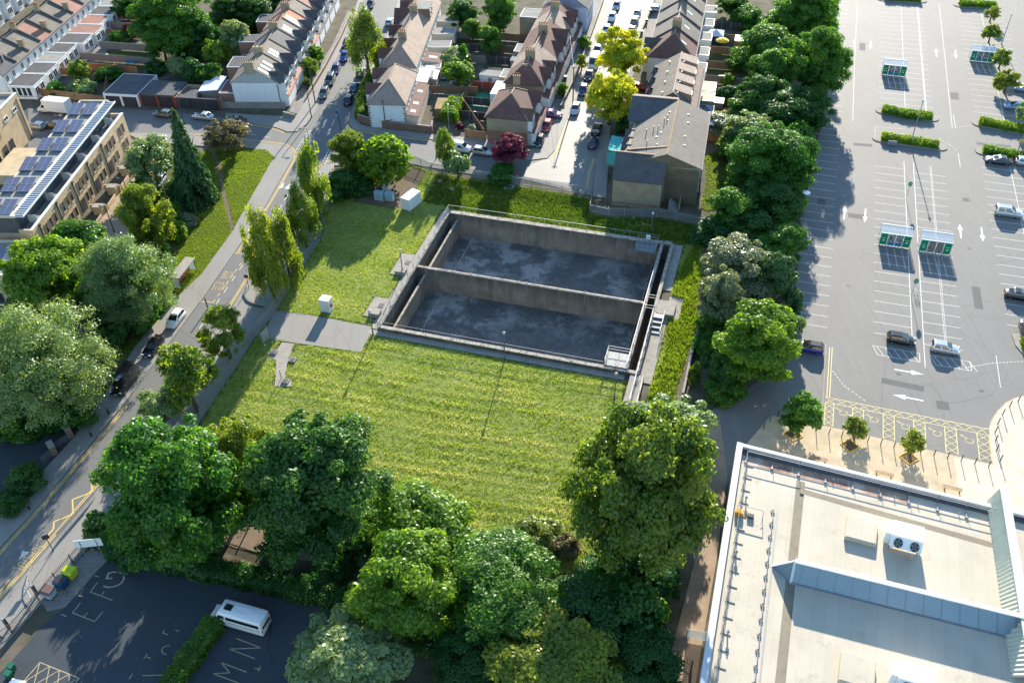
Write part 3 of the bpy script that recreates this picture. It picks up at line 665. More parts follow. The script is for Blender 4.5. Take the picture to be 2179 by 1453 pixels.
def chimney(parent, x, y, z0, z1, sx=.6, sy=1.3, pots=3, mat='stock_brick'):
    c = MB().box(x, y, z0, sx, sy, z1-z0).box(x, y, z1, sx+.14, sy+.14, .16).build('chimney', MATS[mat], parent)
    for i in range(pots): MB().lathe([(.13, z1+.16), (.1, z1+.55), (.12, z1+.58), (.12, z1+.66)], 8, x, y-sy/2+sy*(i+.5)/pots).build('chimney_pot', MATS['terracotta_tile'], c, True)
    return c
def roof(parent, x0, x1, y0, y1, ze, zr, h0, h1, mat, yr=None, over=.28, wall=None, ends=(True, True), ze1=None, ridge='ridge_tile', name='roof'):
    """pitched roof, ridge along x; h0/h1 hip runs (0 = gable); ends say whether the verge overhangs"""
    yr = (y0+y1)/2 if yr is None else yr; ze1 = ze if ze1 is None else ze1
    s0 = (zr-ze)/(yr-y0); s1 = (zr-ze1)/(y1-yr); o0 = over if (h0 or ends[0]) else 0.0; o1 = over if (h1 or ends[1]) else 0.0
    if not h0: o0 = min(o0, .12)
    if not h1: o1 = min(o1, .12)
    A, B_ = Vector((x0-o0, y0-over, ze-s0*over)), Vector((x1+o1, y0-over, ze-s0*over))
    C_, D = Vector((x1+o1, y1+over, ze1-s1*over)), Vector((x0-o0, y1+over, ze1-s1*over))
    R0, R1 = Vector((x0+h0 if h0 else x0-o0, yr, zr)), Vector((x1-h1 if h1 else x1+o1, yr, zr))
    th = Vector((0, 0, .14)); m = MB()
    pl = [(A, B_, R1, R0), (C_, D, R0, R1)]
    if h0: pl.append((D, A, R0))
    if h1: pl.append((B_, C_, R1))
    for f in pl: m.quad(*[q+th for q in f]); m.quad(*[q for q in reversed(f)])
    for a, b in ((A, B_), (C_, D)) + (((D, A),) if h0 else ()) + (((B_, C_),) if h1 else ()): m.quad(a, b, b+th, a+th)
    if not h0: m.quad(A+th, R0+th, R0, A); m.quad(R0+th, D+th, D, R0)
    if not h1: m.quad(R1+th, B_+th, B_, R1); m.quad(C_+th, R1+th, R1, C_)
    r = m.build(name, MATS[mat], parent)
    for a, b in ((A, B_), (C_, D)): n_ = Vector((0, -.06 if a is A else .06, .02)); MB().bar(a+n_, b+n_, .12, .1).build('gutter', MATS['dark_grey'], r)
    k = MB(); up = Vector((0, 0, .17)); k.bar(R0+up, R1+up, .24, .12)
    if h0: k.bar(A+up, R0+up, .2, .1); k.bar(D+up, R0+up, .2, .1)
    if h1: k.bar(B_+up, R1+up, .2, .1); k.bar(C_+up, R1+up, .2, .1)
    k.build('ridge_tiles', MATS[ridge], r)
    if wall:
        for h, x in ((h0, x0), (h1, x1)):
            if not h: MB().quad((x, y0, ze), (x, y1, ze1), (x, yr, zr)).quad((x, yr, zr), (x, y1, ze1), (x, y0, ze)).build('gable', MATS[wall], parent)
    return r
def body(parent, x0, x1, y0, y1, z1, mat, z0=-.2, name='wall'):
    return MB().box((x0+x1)/2, (y0+y1)/2, z0, x1-x0, y1-y0, z1-z0).build(name, MATS[mat], parent)
def flat(parent, x0, x1, y0, y1, z, wmat, rmat, name='extension', lip=.12, edge='white_paint'):
    e = body(parent, x0, x1, y0, y1, z, wmat, name=name)
    MB().box((x0+x1)/2, (y0+y1)/2, z, x1-x0-.16, y1-y0-.16, .06).build('flat_roof', MATS[rmat], e)
    m = MB()
    for a, b, c, d in ((x0, x1, y0, y0+.1), (x0, x1, y1-.1, y1), (x0, x0+.1, y0+.1, y1-.1), (x1-.1, x1, y0+.1, y1-.1)): m.box((a+c*0+b)/2, (c+d)/2, z, b-a, d-c, lip)
    m.build('roof_edge', MATS[edge], e); return e
def leanto(parent, x0, x1, ya, yb, za, zb, mat, wmat, lights=0, name='lean_to'):
    """single pitch from wall side ya (height za) down to yb (height zb), along x"""
    e = MB().quad((x0, ya, -.2), (x1, ya, -.2), (x1, ya, za), (x0, ya, za)).quad((x0, yb, -.2), (x0, yb, zb), (x1, yb, zb), (x1, yb, -.2))\
        .quad((x0, ya, -.2), (x0, ya, za), (x0, yb, zb), (x0, yb, -.2)).quad((x1, ya, -.2), (x1, yb, -.2), (x1, yb, zb), (x1, ya, za)).build(name, MATS[wmat], parent)
    d = .2*(1 if yb > ya else -1); s = (zb-za)/(yb-ya); m = MB()
    q = [Vector((x0-.15, ya, za+.02)), Vector((x1+.15, ya, za+.02)), Vector((x1+.15, yb+d, zb+s*d+.02)), Vector((x0-.15, yb+d, zb+s*d+.02))]
    up = Vector((0, 0, .1)); m.quad(*q); m.quad(*[a+up for a in reversed(q)])
    for a, b in zip(q, q[1:]+q[:1]): m.quad(a, b, b+up, a+up)
    r = m.build('roof', MATS[mat], e)
    for i in range(lights):
        cx = x0+(x1-x0)*(i+.5)/lights; ym = ya+(yb-ya)*.5; L = abs(yb-ya)*.22
        c = [Vector((cx+sx*.55, ym+sy*L, za+s*(ym+sy*L-ya)+.16)) for sx, sy in ((-1, -1), (1, -1), (1, 1), (-1, 1))]
        MB().quad(*c).quad(*[a-Vector((0, 0, .06)) for a in reversed(c)]).build('rooflight', MATS['rooflight'], r)
    return e
plain('rooflight', (.7, .74, .78), .12, .8, var=.03); plain('ridge_tile', (.3, .22, .16), .8, var=.2)
plain('pvc_sheet', (.62, .64, .66), .3, .5, var=.06); plain('bare_render', (.5, .47, .46), .85, var=.08)
plain('blue_render', (.55, .58, .72), .85, var=.06); plain('dark_door', (.045, .045, .05), .6, var=.2); plain('black_brick', (.05, .04, .042), .8, var=.3)
courses('moss_tile', (.34, .24, .08), (.25, .17, .06), (.12, .08, .04), .3, .26, .014, bump=.7)
def cross_gable(parent, x, w, yw, yo, ze, zr, yin, mat, wmat='white_render', side=-1, windows=True, hip=.0, z0=-.2):
    """a two storey bay standing out from the wall at yw to yo, its little gabled roof running back into the main slope at yin"""
    a, b = min(yw, yo), max(yw, yo); bay = body(parent, x-w/2, x+w/2, a, b, ze, wmat, z0, 'bay')
    o = .18*(1 if yo > yw else -1); m = MB(); th = Vector((0, 0, .1))
    E = [Vector((x-w/2-.15, yo+o, ze-.08)), Vector((x+w/2+.15, yo+o, ze-.08)), Vector((x, yo+o-hip*math.copysign(1, o), zr)), Vector((x, yin, zr)), Vector((x-w/2-.15, yw-(yo-yw)*.2, ze)), Vector((x+w/2+.15, yw-(yo-yw)*.2, ze))]
    for f in ((E[0], E[2], E[3], E[4]), (E[1], E[5], E[3], E[2])): m.quad(*[q+th for q in f]); m.quad(*[q for q in reversed(f)])
    if hip: m.quad(E[0]+th, E[1]+th, E[2]+th)
    m.build('bay_roof', MATS[mat], bay)
    MB().quad((x-w/2, yo, ze), (x+w/2, yo, ze), (x, yo, zr-.1)).quad((x, yo, zr-.1), (x+w/2, yo, ze), (x-w/2, yo, ze)).build('bay_gable', MATS[wmat], bay)
    if windows:
        ang = math.pi/2 if yo > yw else -math.pi/2
        for z in (1.0, 3.5): win(bay, x, yo, z, w*.82, 1.5, ang, mull=2)
    return bay
def pt(t, fr, u, v): t.location = fr(u, v); t.rotation_euler = (0, 0, fr.a); return t
def hthing(fr, u, v, label, cat='house', name='house', group=None): return thing(name, label, cat, fr(u, v), fr.a, group)

# ================================================================ middle right row (origin on the street corner, x away from the camera, y to the gardens)
F4 = Frame((4.558, 155.742), 75.8)
for i, lb in enumerate(('brown hip roofed end house of stock brick beside the purple tree', 'brown hip roofed house joined to the end house beside the purple tree')):
    t = hthing(F4, .0+i*5.4, .6, lb); D, L = 7.9, 5.4
    body(t, 0, L, 0, D, 2.6, 'red_brick'); body(t, 0, L, 0, D, 5.42, 'stock_brick', 2.6, 'upper_wall')
    roof(t, 0, L, 0, D, 5.4, 8.2, 4.2 if i == 0 else 0, 4.0 if i else 0, 'brown_tile', ends=(False, False))
    cross_gable(t, 1.5 if i == 0 else 3.6, 2.6, 0, -.8, 5.2, 6.9, 2.4, 'brown_tile')
    leanto(t, .2, L-.2, -.05, -1.5, 2.9, 2.5, 'brown_tile', 'white_render', name='porch')
    win(t, 3.9 if i == 0 else 1.3, 0, 3.3, 1.5, 1.4, -math.pi/2); win(t, 1.6, D, 3.3, 1.3, 1.3, math.pi/2); win(t, 3.8, D, .9, 1.6, 2, math.pi/2)
chimney(t, 5.1, 4.4, 7.2, 8.9)
t = hthing(F4, 14.2, 9.3, 'white flat roofed lean to behind the brown hip roofed terrace', 'lean-to', 'lean_to'); flat(t, 0, 6, -.4, 2.2, 2.7, 'white_render', 'white_paint')
names4 = ['near hipped end', 'second from the near hipped end', 'third from the near hipped end', 'fourth from the near hipped end', 'fifth from the near hipped end', 'farthest in view']
for i in range(6):
    u0 = 14.6+6.4*i; L = 6.4; D = 7.7
    t = hthing(F4, u0, .7, 'brown tiled bay fronted terrace house, %s' % names4[i], group='terrace by the telegraph pole')
    body(t, 0, L, 0, D, 5.42, 'stock_brick')
    roof(t, 0, L, 0, D, 5.4, 8.4, 3.7 if i == 0 else 0, 3.7 if i == 5 else 0, 'brown_tile' if i % 3 != 1 else 'buff_tile', ends=(False, False))
    if i == 3: cross_gable(t, 3.2, 5.6, 0, -.9, 5.2, 7.6, 3.0, 'brown_tile')
    else: cross_gable(t, 4.9 if i % 2 == 0 else 1.6, 2.5, 0, -.8, 5.2, 6.9, 2.4, 'brown_tile')
    leanto(t, .1, L-.1, -.05, -1.4, 2.9, 2.5, 'brown_tile', 'white_render', name='porch')
    win(t, 2.0 if i % 2 == 0 else 4.6, 0, 3.3, 1.7, 1.5, -math.pi/2, mull=2)
    for x in (1.6, 4.6): win(t, x, D, 3.2, 1.3, 1.3, math.pi/2); win(t, x, D, .9, 1.5, 1.9, math.pi/2)
    if i in (0, 2, 4): chimney(t, 6.2, 3.85, 7.5, 9.6, .75, 1.9, 5)
    if i == 0: win(t, 0, 4.6, 3.4, .7, 1.0, math.pi, mull=0); MB().tube((.6, 3.6, 8.0), (.6, 3.6, 9.4), .03).bar((.6, 3.0, 9.3), (.6, 4.2, 9.3), .04).bar((.6, 3.2, 9.05), (.6, 4.0, 9.05), .04).build('aerial', MATS['galvanised'], t)
    if i in (1, 3): flat(t, 1, 5, D, D+3, 2.7, 'stock_brick', 'grey_felt')
    if i == 5: flat(t, 1, 6, D, D+4.5, 5.2, 'stock_brick', 'grey_felt')
t = hthing(F4, 54.2, -1.5, 'pale lavender gable ended house beyond the brown terrace'); body(t, 0, 9, 0, 10, 5.6, 'blue_render'); roof(t, 0, 9, 0, 10, 5.6, 9, 0, 0, 'slate_tile', wall='blue_render')
for x in (2, 5): win(t, x, 0, 3, 1.6, 1.5, -math.pi/2)

# ================================================================ middle left row (x away, y to the street, gardens at negative y)
F3 = Frame((-26.915, 167.398), 84)
for i, lb in enumerate(('white gabled end house with drainpipe and tan roof behind the brick wall', 'tan roofed house joined behind the white gabled end house')):
    t = hthing(F3, -2.6+i*6.9, -7.6, lb); L, D = 6.9, 7.2
    body(t, 0, L, 0, D, 5.22, 'white_render'); roof(t, 0, L, 0, D, 5.2, 8.0, 4.4 if i == 0 else 0, 2.2 if i else 0, 'buff_tile' if i else 'buff_tile', ends=(False, False))
    cross_gable(t, 5.4 if i == 0 else 5.2, 2.6, D, D+1.2, 5.1, 6.8, 4.6, 'brown_tile')
    leanto(t, .1, L-.1, -.05, -2.4, 2.95, 2.5, 'brown_tile', 'cream_render', 2 if i == 0 else 1)
    for x in (1.4, 3.4, 5.4): win(t, x, 0, 3.45, 1.3, 1.35, -math.pi/2)
    if i == 0:
        MB().bar((-.06, 4.2, .2), (-.06, 4.2, 6.1), .12).bar((-.07, 4.2, 1.6), (-.07, 3.2, 1.7), .1).bar((-.07, 3.2, 1.7), (-.07, 2.6, 2.0), .08).build('drainpipe', MATS['black_metal'], t)
        m = MB()
        for k in range(9):
            for y in (.12, D-.12): m.box(-.03, y, .3+k*.55, .1, .45 if k % 2 else .25, .27)
        q = m.build('quoins', MATS['red_brick'], t); q['kind'] = 'stuff'
t = hthing(F3, 12.2, -9.4, 'low white extension with a bright sheet roof between the two tan roofed blocks', 'extension', 'extension'); leanto(t, 0, 5.8, 2.4, 0, 2.9, 2.6, 'pvc_sheet', 'cream_render')
names3 = ['with a near hipped gable', 'second from the near hipped gable', 'third from the near hipped gable', 'with the box dormer', 'farthest in view']
for i in range(5):
    u0 = 13.7+7.1*i; L, D = 7.1, 7.3
    t = hthing(F3, u0, -7.0, 'sunlit tan roofed terrace house, the one %s' % names3[i], group='tan roofed terrace')
    body(t, 0, L, 0, D, 5.22, 'white_render' if i % 2 == 0 else 'cream_render'); roof(t, 0, L, 0, D, 5.2, 8.2, 4.0 if i == 0 else 0, 0, 'buff_tile', ends=(False, False), wall='white_render')
    cross_gable(t, 5.6 if i == 0 else (3.6 if i == 3 else 3.2), 5.6 if i == 3 else 2.6, D, D+1.2, 5.1, 7.6 if i == 3 else 6.8, 4.6, 'brown_tile')
    for x in (1.3, 3.5, 5.7): win(t, x, 0, 3.3, 1.4, 1.5, -math.pi/2)
    for x in (1.8, 5.2): win(t, x, 0, .9, 1.8, 1.9, -math.pi/2)
    if i in (1, 3): chimney(t, .5, 3.7, 7.3, 9.4, .75, 1.7, 4)
    if i == 3:
        d = body(t, 2.2, 6.6, .5, 3.4, 8.0, 'red_brick', 5.6, 'dormer'); MB().box(4.4, 1.95, 8.0, 4.6, 3.1, .15).build('flat_roof', MATS['grey_felt'], d)
        for x in (3.3, 5.5): win(d, x, .5, 6.3, 1.3, 1.2, -math.pi/2)
    if i == 0: flat(t, 1, 4, -3.4, 0, 2.6, 'cream_render', 'grey_felt'); 
    if i == 1: leanto(t, 1, 5.5, 0, -4, 2.9, 2.4, 'brown_tile', 'white_render', 1); flat(t, -1.6, .8, -4.2, -.2, 2.4, 'cream_render', 'grey_felt')
    if i >= 2: flat(t, 1, 4.5, -5, 0, 2.8, 'cream_render', 'grey_felt')
t = hthing(F3, 19.5, -12.0, 'polycarbonate lean to roof over the patio', 'lean-to', 'canopy'); leanto(t, -5, .5, 3.9, 1.0, 2.6, 2.2, 'pvc_sheet', 'fence_grey')

# ================================================================ gabled terrace with the white end wall (x away, y to the back gardens)
F2 = Frame((-46.316, 172.521), 86)
parts2 = [1.6, 9.0, 15.6, 21.5, 26.8, 32.4, 38.2, 44, 50, 56]
rm2 = ['grey_tile', 'grey_tile', 'slate_tile', 'grey_tile', 'terracotta_tile', 'grey_tile', 'pink_tile', 'grey_tile', 'slate_tile']
lb2 = ['white painted end house with tiled dormer gables on the street corner', 'grey roofed terrace house with two rooflights, next to the white end house', 'dark slate roofed terrace house with a grey dormer gable', 'grey roofed terrace house with bright rooflights beside the pots', 'red roofed terrace house with a bright new panel of roofing', 'grey roofed terrace house beyond the red roof', 'dull pink roofed terrace house', 'far grey roofed terrace house past the pink roof', 'farthest slate roofed terrace house']
for i in range(9):
    u0, u1 = parts2[i], parts2[i+1]; L = u1-u0; D = 9.7; t = hthing(F2, u0, -.4, lb2[i])
    body(t, 0, L, 0, D, 5.42, 'white_render'); roof(t, 0, L, 0, D, 5.4, 8.6, 0, 0, rm2[i], ends=(False, False), wall='white_render', yr=4.9)
    for k, x in enumerate((2.0, L-1.6) if i == 0 else (L*.5,)): cross_gable(t, x, 2.7, 0, -1.0, 5.3, 7.0, 2.6, 'slate_tile')
    for y0, z0, z1 in ((0, 5.55, 8.9), ): MB().quad((L-.12, -.25, z0), (L-.12, 4.9, z1), (L-.12, D+.2, z0), (L-.12, D+.2, z0-.6), (L-.12, 4.9, z1-.6), (L-.12, -.25, z0-.6)).quad((L+.12, -.25, z0), (L+.12, -.25, z0-.6), (L+.12, 4.9, z1-.6), (L+.12, D+.2, z0-.6), (L+.12, D+.2, z0), (L+.12, 4.9, z1))\
        .quad((L-.12, -.25, z0), (L+.12, -.25, z0), (L+.12, 4.9, z1), (L-.12, 4.9, z1)).quad((L-.12, 4.9, z1), (L+.12, 4.9, z1), (L+.12, D+.2, z0), (L-.12, D+.2, z0)).build('party_wall', MATS['dark_felt'], t)
    if i in (0, 1, 3, 5): chimney(t, .2 if i == 0 else .1, 5.3, 7.4, 9.7, .8, 1.9, 4 if i != 1 else 2)
    if i in (0, 1, 3):
        for k in range(2 if i else 3):
            s = (8.6-5.4)/4.9; x = L*.25+k*1.25 if i else 1.0+k*1.7; c = [Vector((x+a*.4, 2.9+b*.9-k*.0, 5.4+s*(2.9+b*.9)+.22)) for a, b in ((-1, -1), (1, -1), (1, 1), (-1, 1))]
            MB().quad(*c).build('rooflight', MATS['rooflight'], t)
    if i == 4: s = 3.2/4.9; MB().quad(*[(x, y, 5.4+s*y+.2) for x, y in ((.5, .9), (2.6, .9), (2.6, 4.4), (.5, 4.4))]).build('new_roofing', MATS['cream_paving'], t)
    for x in (L*.2, L*.78):
        win(t, x, 0, 3.2, 1.0, 1.6, -math.pi/2)
    leanto(t, .8, L-.4, -.05, -1.3, 2.8, 2.4, 'terracotta_tile' if i in (0, 1, 4) else 'slate_tile', 'white_render', name='porch')
    if i in (0, 1, 2, 3, 4, 5, 6):
        e = flat(t, .3, L-1.2, D, D+(3.2 if i != 3 else 4.2), 5.2 if i in (1, 3, 5) else 3.0, 'red_brick', 'dark_felt' if i % 2 else 'brown_tile')
    if i == 0:
        MB().bar((-.08, .25, .2), (-.08, .25, 5.2), .12).build('drainpipe', MATS['black_metal'], t); body(t, -.3, -.02, -.6, 12.5, 1.35, 'concrete', name='plinth_wall')
        MB().bar((-.1, 2.2, .3), (-.1, 9.5, .3), .1).build('pipe', MATS['concrete'], t)
t = hthing(F2, 4, 13.2, 'ribbed pale lean to roof behind the white end wall', 'lean-to', 'canopy'); leanto(t, 0, 4.5, 0, 4.2, 2.7, 2.4, 'pvc_sheet', 'fence_grey')
gz = hthing(F2, 10.5, 15.5, 'blue and white garden gazebo behind the terrace', 'gazebo', 'gazebo'); plain('gazebo_blue', (.02, .12, .6), .6, var=.05)
MB().quad((-1.5, -1.5, 2), (1.5, -1.5, 2), (0, 0, 2.9)).quad((1.5, 1.5, 2), (-1.5, 1.5, 2), (0, 0, 2.9)).build('canopy', MATS['gazebo_blue'], gz); MB().quad((1.5, -1.5, 2), (1.5, 1.5, 2), (0, 0, 2.9)).quad((-1.5, 1.5, 2), (-1.5, -1.5, 2), (0, 0, 2.9)).build('canopy_stripe', MATS['white_paint'], gz)
for x in (-1.4, 1.4):
    for y in (-1.4, 1.4): MB().bar((x, y, 0), (x, y, 2), .06).build('leg', MATS['white_paint'], gz)

# ================================================================ far left terrace, white backs towards us
F1 = Frame((-104.103, 181.157), 83)
pu = [.2, 6.4, 11.9, 16.9, 22, 27.4, 32.7, 38.2, 43.6, 49, 54.4]
rm1 = ['slate_tile', 'grey_tile', 'grey_tile', 'pink_tile', 'grey_tile', 'grey_tile', 'pink_tile', 'grey_tile', 'slate_tile', 'grey_tile']
lb1 = ['white backed end house with a grey loft box, beside the box truck yard', 'white backed terrace house with weathered grey roof, next to the loft box house', 'white backed terrace house with pale ribbed roof', 'white backed terrace house with pink tiled roof', 'white backed terrace house with grey roof beyond the pink roof', 'white backed terrace house with grey roof and a curved party wall', 'white backed terrace house with reddish roof far along the row', 'white backed terrace house past the reddish roof', 'far white backed house with dark roof', 'last white backed house in view']
ext = [(5.8, 'dark_felt'), (5.6, 'dark_felt'), (5.4, 'grey_felt'), (5.2, 'dark_felt'), (6.4, 'dark_felt'), (6.8, 'pink_tile'), (5.6, 'pink_tile'), (5.8, 'dark_felt'), (5.5, 'grey_felt'), (5.5, 'grey_felt')]
for i in range(10):
    u0, u1 = pu[i], pu[i+1]; L = u1-u0; t = hthing(F1, u0, .6, lb1[i]); D = 10.2
    body(t, 0, L, 0, D, 5.32, 'white_render'); roof(t, 0, L, 0, D, 5.3, 8.0, 0, 0, rm1[i], ends=(False, False), wall='white_render')
    for a, b in (((0, 5.5), (D/2, 8.3)), ((D/2, 8.3), (D, 5.5))): MB().bar((L, a[0], a[1]), (L, b[0], b[1]), .3, .5).build('party_wall', MATS['dark_felt'], t)
    for x in (1.3, 3.9): win(t, x, 0, 3.3, 1.1, 1.35, -math.pi/2)
    chimney(t, L, 1.3 if i % 2 else D/2, 6.4 if i % 2 else 7.6, 7.9 if i % 2 else 9.2, .6, 1.2, 0 if i % 2 else 4)
    d, fm = ext[i]; e = flat(t, .3, L-.1, -d, -.02, 2.8, 'white_render', fm)
    for x in (1.3, 3.4): win(e, x, -d, .8, 1.5, 1.6, -math.pi/2)
    if i == 0:
        b = body(t, .3, 4.8, 1.6, 5.1, 8.2, 'bare_render', 5.4, 'loft_box'); MB().box(2.55, 3.3, 8.2, 4.7, 3.8, .14).build('flat_roof', MATS['grey_felt'], b)
        for x in (1.3, 2.6, 3.9): win(b, x, 1.6, 6.2, .9, 1.6, -math.pi/2, 'dark_grey')
        for k in range(4): win(e, .3, -4.6+k*1.1, .7, .9, 1.9, math.pi, 'white_paint', 0)
t = hthing(F1, 0, 24, 'white fronted houses across the far left street'); body(t, 16, 60, 0, 9, 5.4, 'white_render'); roof(t, 16, 60, 0, 9, 5.4, 8.4, 0, 0, 'slate_tile', wall='white_render')
for k in range(9): cross_gable(t, 18.5+k*4.8, 2.4, 0, -.9, 5.2, 6.8, 3, 'slate_tile')

# ================================================================ garages
FG = Frame((-83.386, 177.332), -10)
t = hthing(FG, 0, .3, 'white fronted double garage with dark felt roof beside the brown yard fence', 'garage', 'garage'); flat(t, 0, 7.6, 0, 9.4, 2.5, 'white_render', 'blue_felt' if 'blue_felt' in MATS else 'dark_felt')
for x in (2.0, 5.7): MB().box(x, -.05, 0, 3.1, .1, 2.1).build('garage_door', MATS['dark_door'], t)
t = hthing(FG, 7.7, 1.0, 'pair of lock up garages with dark brick doors and red piers', 'garage', 'garage'); flat(t, 0, 7.7, 0, 6.3, 2.5, 'dark_grey', 'dark_felt', edge='dark_grey')
for x in (2.0, 5.8): MB().box(x, -.06, 0, 3.1, .1, 2.2).build('garage_door', MATS['black_brick'], t)
for x in (.2, 3.9, 7.5): MB().box(x, -.12, 0, .45, .3, 2.5).build('pier', MATS['fence_red'], t)
t = hthing(FG, 15.6, .9, 'roofless walled yard with three dark garage doors', 'garage', 'garage')
for a in ((0, 9.6, 0, .25), (0, 9.6, 5.6, 5.85), (0, .25, .25, 5.6), (9.35, 9.6, .25, 5.6)): body(t, *a, 2.35, 'timber' if a[2] else 'dark_grey')
MB().box(4.8, 2.9, 0, 9.0, 5.2, .08).build('yard_floor', MATS['dark_felt'], t); plain('turquoise', (.03, .33, .4), .6, var=.1); MB().box(2.2, 2.2, 0, 4.0, 4.4, 2.1).build('shed_roof', MATS['dark_felt'], t)
MB().box(7.3, 1.1, .1, 2.8, .8, 1.2).build('tarpaulin', MATS['turquoise'], t)
for x in (1.7, 4.8, 7.9): MB().box(x, -.06, 0, 2.7, .12, 2.1).build('garage_door', MATS['dark_door'], t)
for x in (.1, 9.5): MB().box(x, -.1, 0, .45, .35, 2.4).build('pier', MATS['fence_red'], t)

# ================================================================ yellow brick terrace with roof terraces and solar panels (x towards the camera, y to the lane)
FA = Frame((-72.80, 160.657), 266.1)
apt = hthing(FA, 0, 0, 'long yellow brick terrace with solar panels and roof terraces', 'apartment block', 'brick_terrace')
body(apt, 0, 39, -7.4, 0, 5.9, 'yellow_brick')
for a in ((0, 39, -.4, 0), (0, .4, -2.3, -.4), (38.6, 39, -2.3, -.4)): body(apt, *a, 6.62, 'yellow_brick', 5.9, 'parapet')
MB().box(19.5, -.2, 6.62, 39.1, .5, .07).build('coping', MATS['white_paint'], apt)
MB().box(19.5, -1.35, 5.9, 38.2, 1.9, .05).build('terrace_floor', MATS['grey_felt'], apt)
up = body(apt, .5, 38.6, -7.3, -2.3, 8.9, 'dark_grey', 5.9, 'upper_storey')
MB().box(19.5, -4.9, 8.9, 38.9, 4.9, .16).build('flat_roof', MATS['grey_felt'], apt); MB().box(19.5, -7.3, 8.9, 39, .25, .42).box(.15, -4.6, 8.9, .3, 5.4, .42).box(38.85, -4.6, 8.9, .3, 5.4, .42).build('roof_edge', MATS['cream_render'], apt)
MB().box(19.6, -1.55, 9.0, 38.6, 2.0, .12).build('canopy', MATS['pvc_sheet'], apt); MB().box(19.6, -2.62, 9.06, 38.6, .34, .22).build('gutter', MATS['white_paint'], apt)
rib = MB().box(0, 0, 0, .1, 1.75, .1).mesh('canopy_rib', MATS['grey_metal'])
for k in range(60): put('canopy_rib', rib, apt, None, (.8+k*.64, -1.5, 9.12))
MB().box(19.5, -.62, 9.0, 38.6, .1, .26).build('fascia', MATS['white_paint'], apt)
scr = MB().box(0, 0, 0, .06, 1.5, 1.5).mesh('terrace_screen', MATS['pvc_sheet'])
for k in range(6):
    put('terrace_screen', scr, apt, None, (3.6+k*6.45, -1.3, 5.95))
    for x in (1.2, 2.6, 4.6, 5.8): win(up, 1+k*6.35+x-.5, -2.3, 6.1, 1.1, 2.3, math.pi/2, 'dark_grey', 0, False, 'blue_glass')
rw = [1.9, 3.5]
for k in range(6):
    b = 6.6+k*6.4; cols = [b, b+1.6, b+3.2]
    MB().bar((b+4.75, .08, .1), (b+4.75, .08, 6.2), .13).box(b+4.75, .12, 6.1, .4, .25, .3).build('drainpipe', MATS['black_metal'], apt)
    for x in cols:
        if x < 38: win(apt, x, 0, 3.6, .95, 1.9, math.pi/2, 'timber', 0)
    for x in cols[:2]:
        if x < 38: win(apt, x+.2, 0, .7, .95, 1.8, math.pi/2, 'timber', 0)
    if b+3.6 < 38:
        MB().box(b+3.55, .03, 0, 1.3, .1, 2.3).build('door', MATS['dark_door'], apt)
        w = MB().box(b+3.9, 2.6, 0, .25, 3.0, 1.3).box(b+1.5, 4.0, 0, 3.4, .2, .9).build('garden_wall', MATS['yellow_brick'], apt)
        MB().box(b+4.6, 3.0, 0, 1.2, 1.7, 1.5).build('bin_store', MATS['yellow_brick'], apt); MB().box(b+4.6, 3.0, 1.5, 1.3, 1.8, .1).build('bin_store_roof', MATS['concrete'], apt)
for x in rw: win(apt, x, 0, 3.6, .95, 1.9, math.pi/2, 'timber', 0); win(apt, x, 0, .7, .95, 1.8, math.pi/2, 'timber', 0)
plain('solar_cell', (.03, .035, .1), .15, .7, var=.1)
m, tt = newmat('solar_grid', .14, .7); br = tt.add('ShaderNodeTexBrick', offset=0.0, ins={'Vector': tt.uv(), 'Color1': (.085, .09, .165, 1), 'Color2': (.095, .1, .18, 1), 'Mortar': (.24, .26, .33, 1), 'Scale': 1.0, 'Mortar Size': .012, 'Brick Width': .165, 'Row Height': .165}); tt.color(br.outputs[0])  # cells paled: the sky's reflection is put into their colour
def pv(loc, rz, label, group='solar arrays on the brick terrace roof', tilt=-10):
    a = thing('solar_array', label, 'solar panel', loc, rz, group)
    if not hasattr(pv, 'm'):
        pv.m = (MB().box(0, 0, 0, 1.0, 1.65, .05).mesh('module', MATS['solar_grid']), MB().box(0, -.81, -.005, 1.03, .06, .075).box(0, .81, -.005, 1.03, .06, .075).box(-.5, 0, -.004, .05, 1.6, .073).box(.5, 0, -.004, .05, 1.6, .073).mesh('frame', MATS['galvanised']), MB().box(0, 0, -.42, .08, 1.5, .42).box(0, -.7, -.42, .3, .3, .2).mesh('foot', MATS['dark_grey']))
    for x in (-.55, .55):
        for y in (-.86, .86):
            o = put('module', pv.m[0], a, None, (x, y, .62+y*math.tan(rad(tilt))), (rad(tilt), 0, 0)); put('frame', pv.m[1], o)
    for x in (-1.0, 0, 1.0): put('foot', pv.m[2], a, None, (x, -.2, .45))
    return a
for k in range(6):
    for j in (0, 1):
        pv(FA(4.2+6.55*k, -3.75-j*2.6, 9.06), FA.a-math.pi/2, 'solar array of four blue modules on the long brick terrace roof')
# second block behind, and the low block by the maple
t = hthing(FA, -3, -21.3, 'plain yellow brick block with slanted vents behind the brick terrace', 'apartment block', 'brick_block'); body(t, 0, 17, -12, 0, 8.6, 'yellow_brick')
for a in ((0, 17, -.4, 0), (0, .4, -12, -.4)): body(t, *a, 9.2, 'yellow_brick', 8.6, 'parapet')
MB().box(8.5, -6.2, 8.6, 16.6, 11.5, .08).build('flat_roof', MATS['grey_felt'], t); MB().box(8.5, -.2, 9.2, 17.1, .55, .07).build('coping', MATS['white_paint'], t)
for x in (2.6, 6.2): win(t, x, 0, 6.6, 1.5, .8, math.pi/2, 'white_paint', 1)
for x in (7.5, 10, 13): win(t, x, 0, 1.0, 1.6, 2.3, math.pi/2, 'dark_grey', 1, False)
MB().bar((1.0, .1, .1), (1.0, .1, 8.4), .14).build('drainpipe', MATS['black_metal'], t)
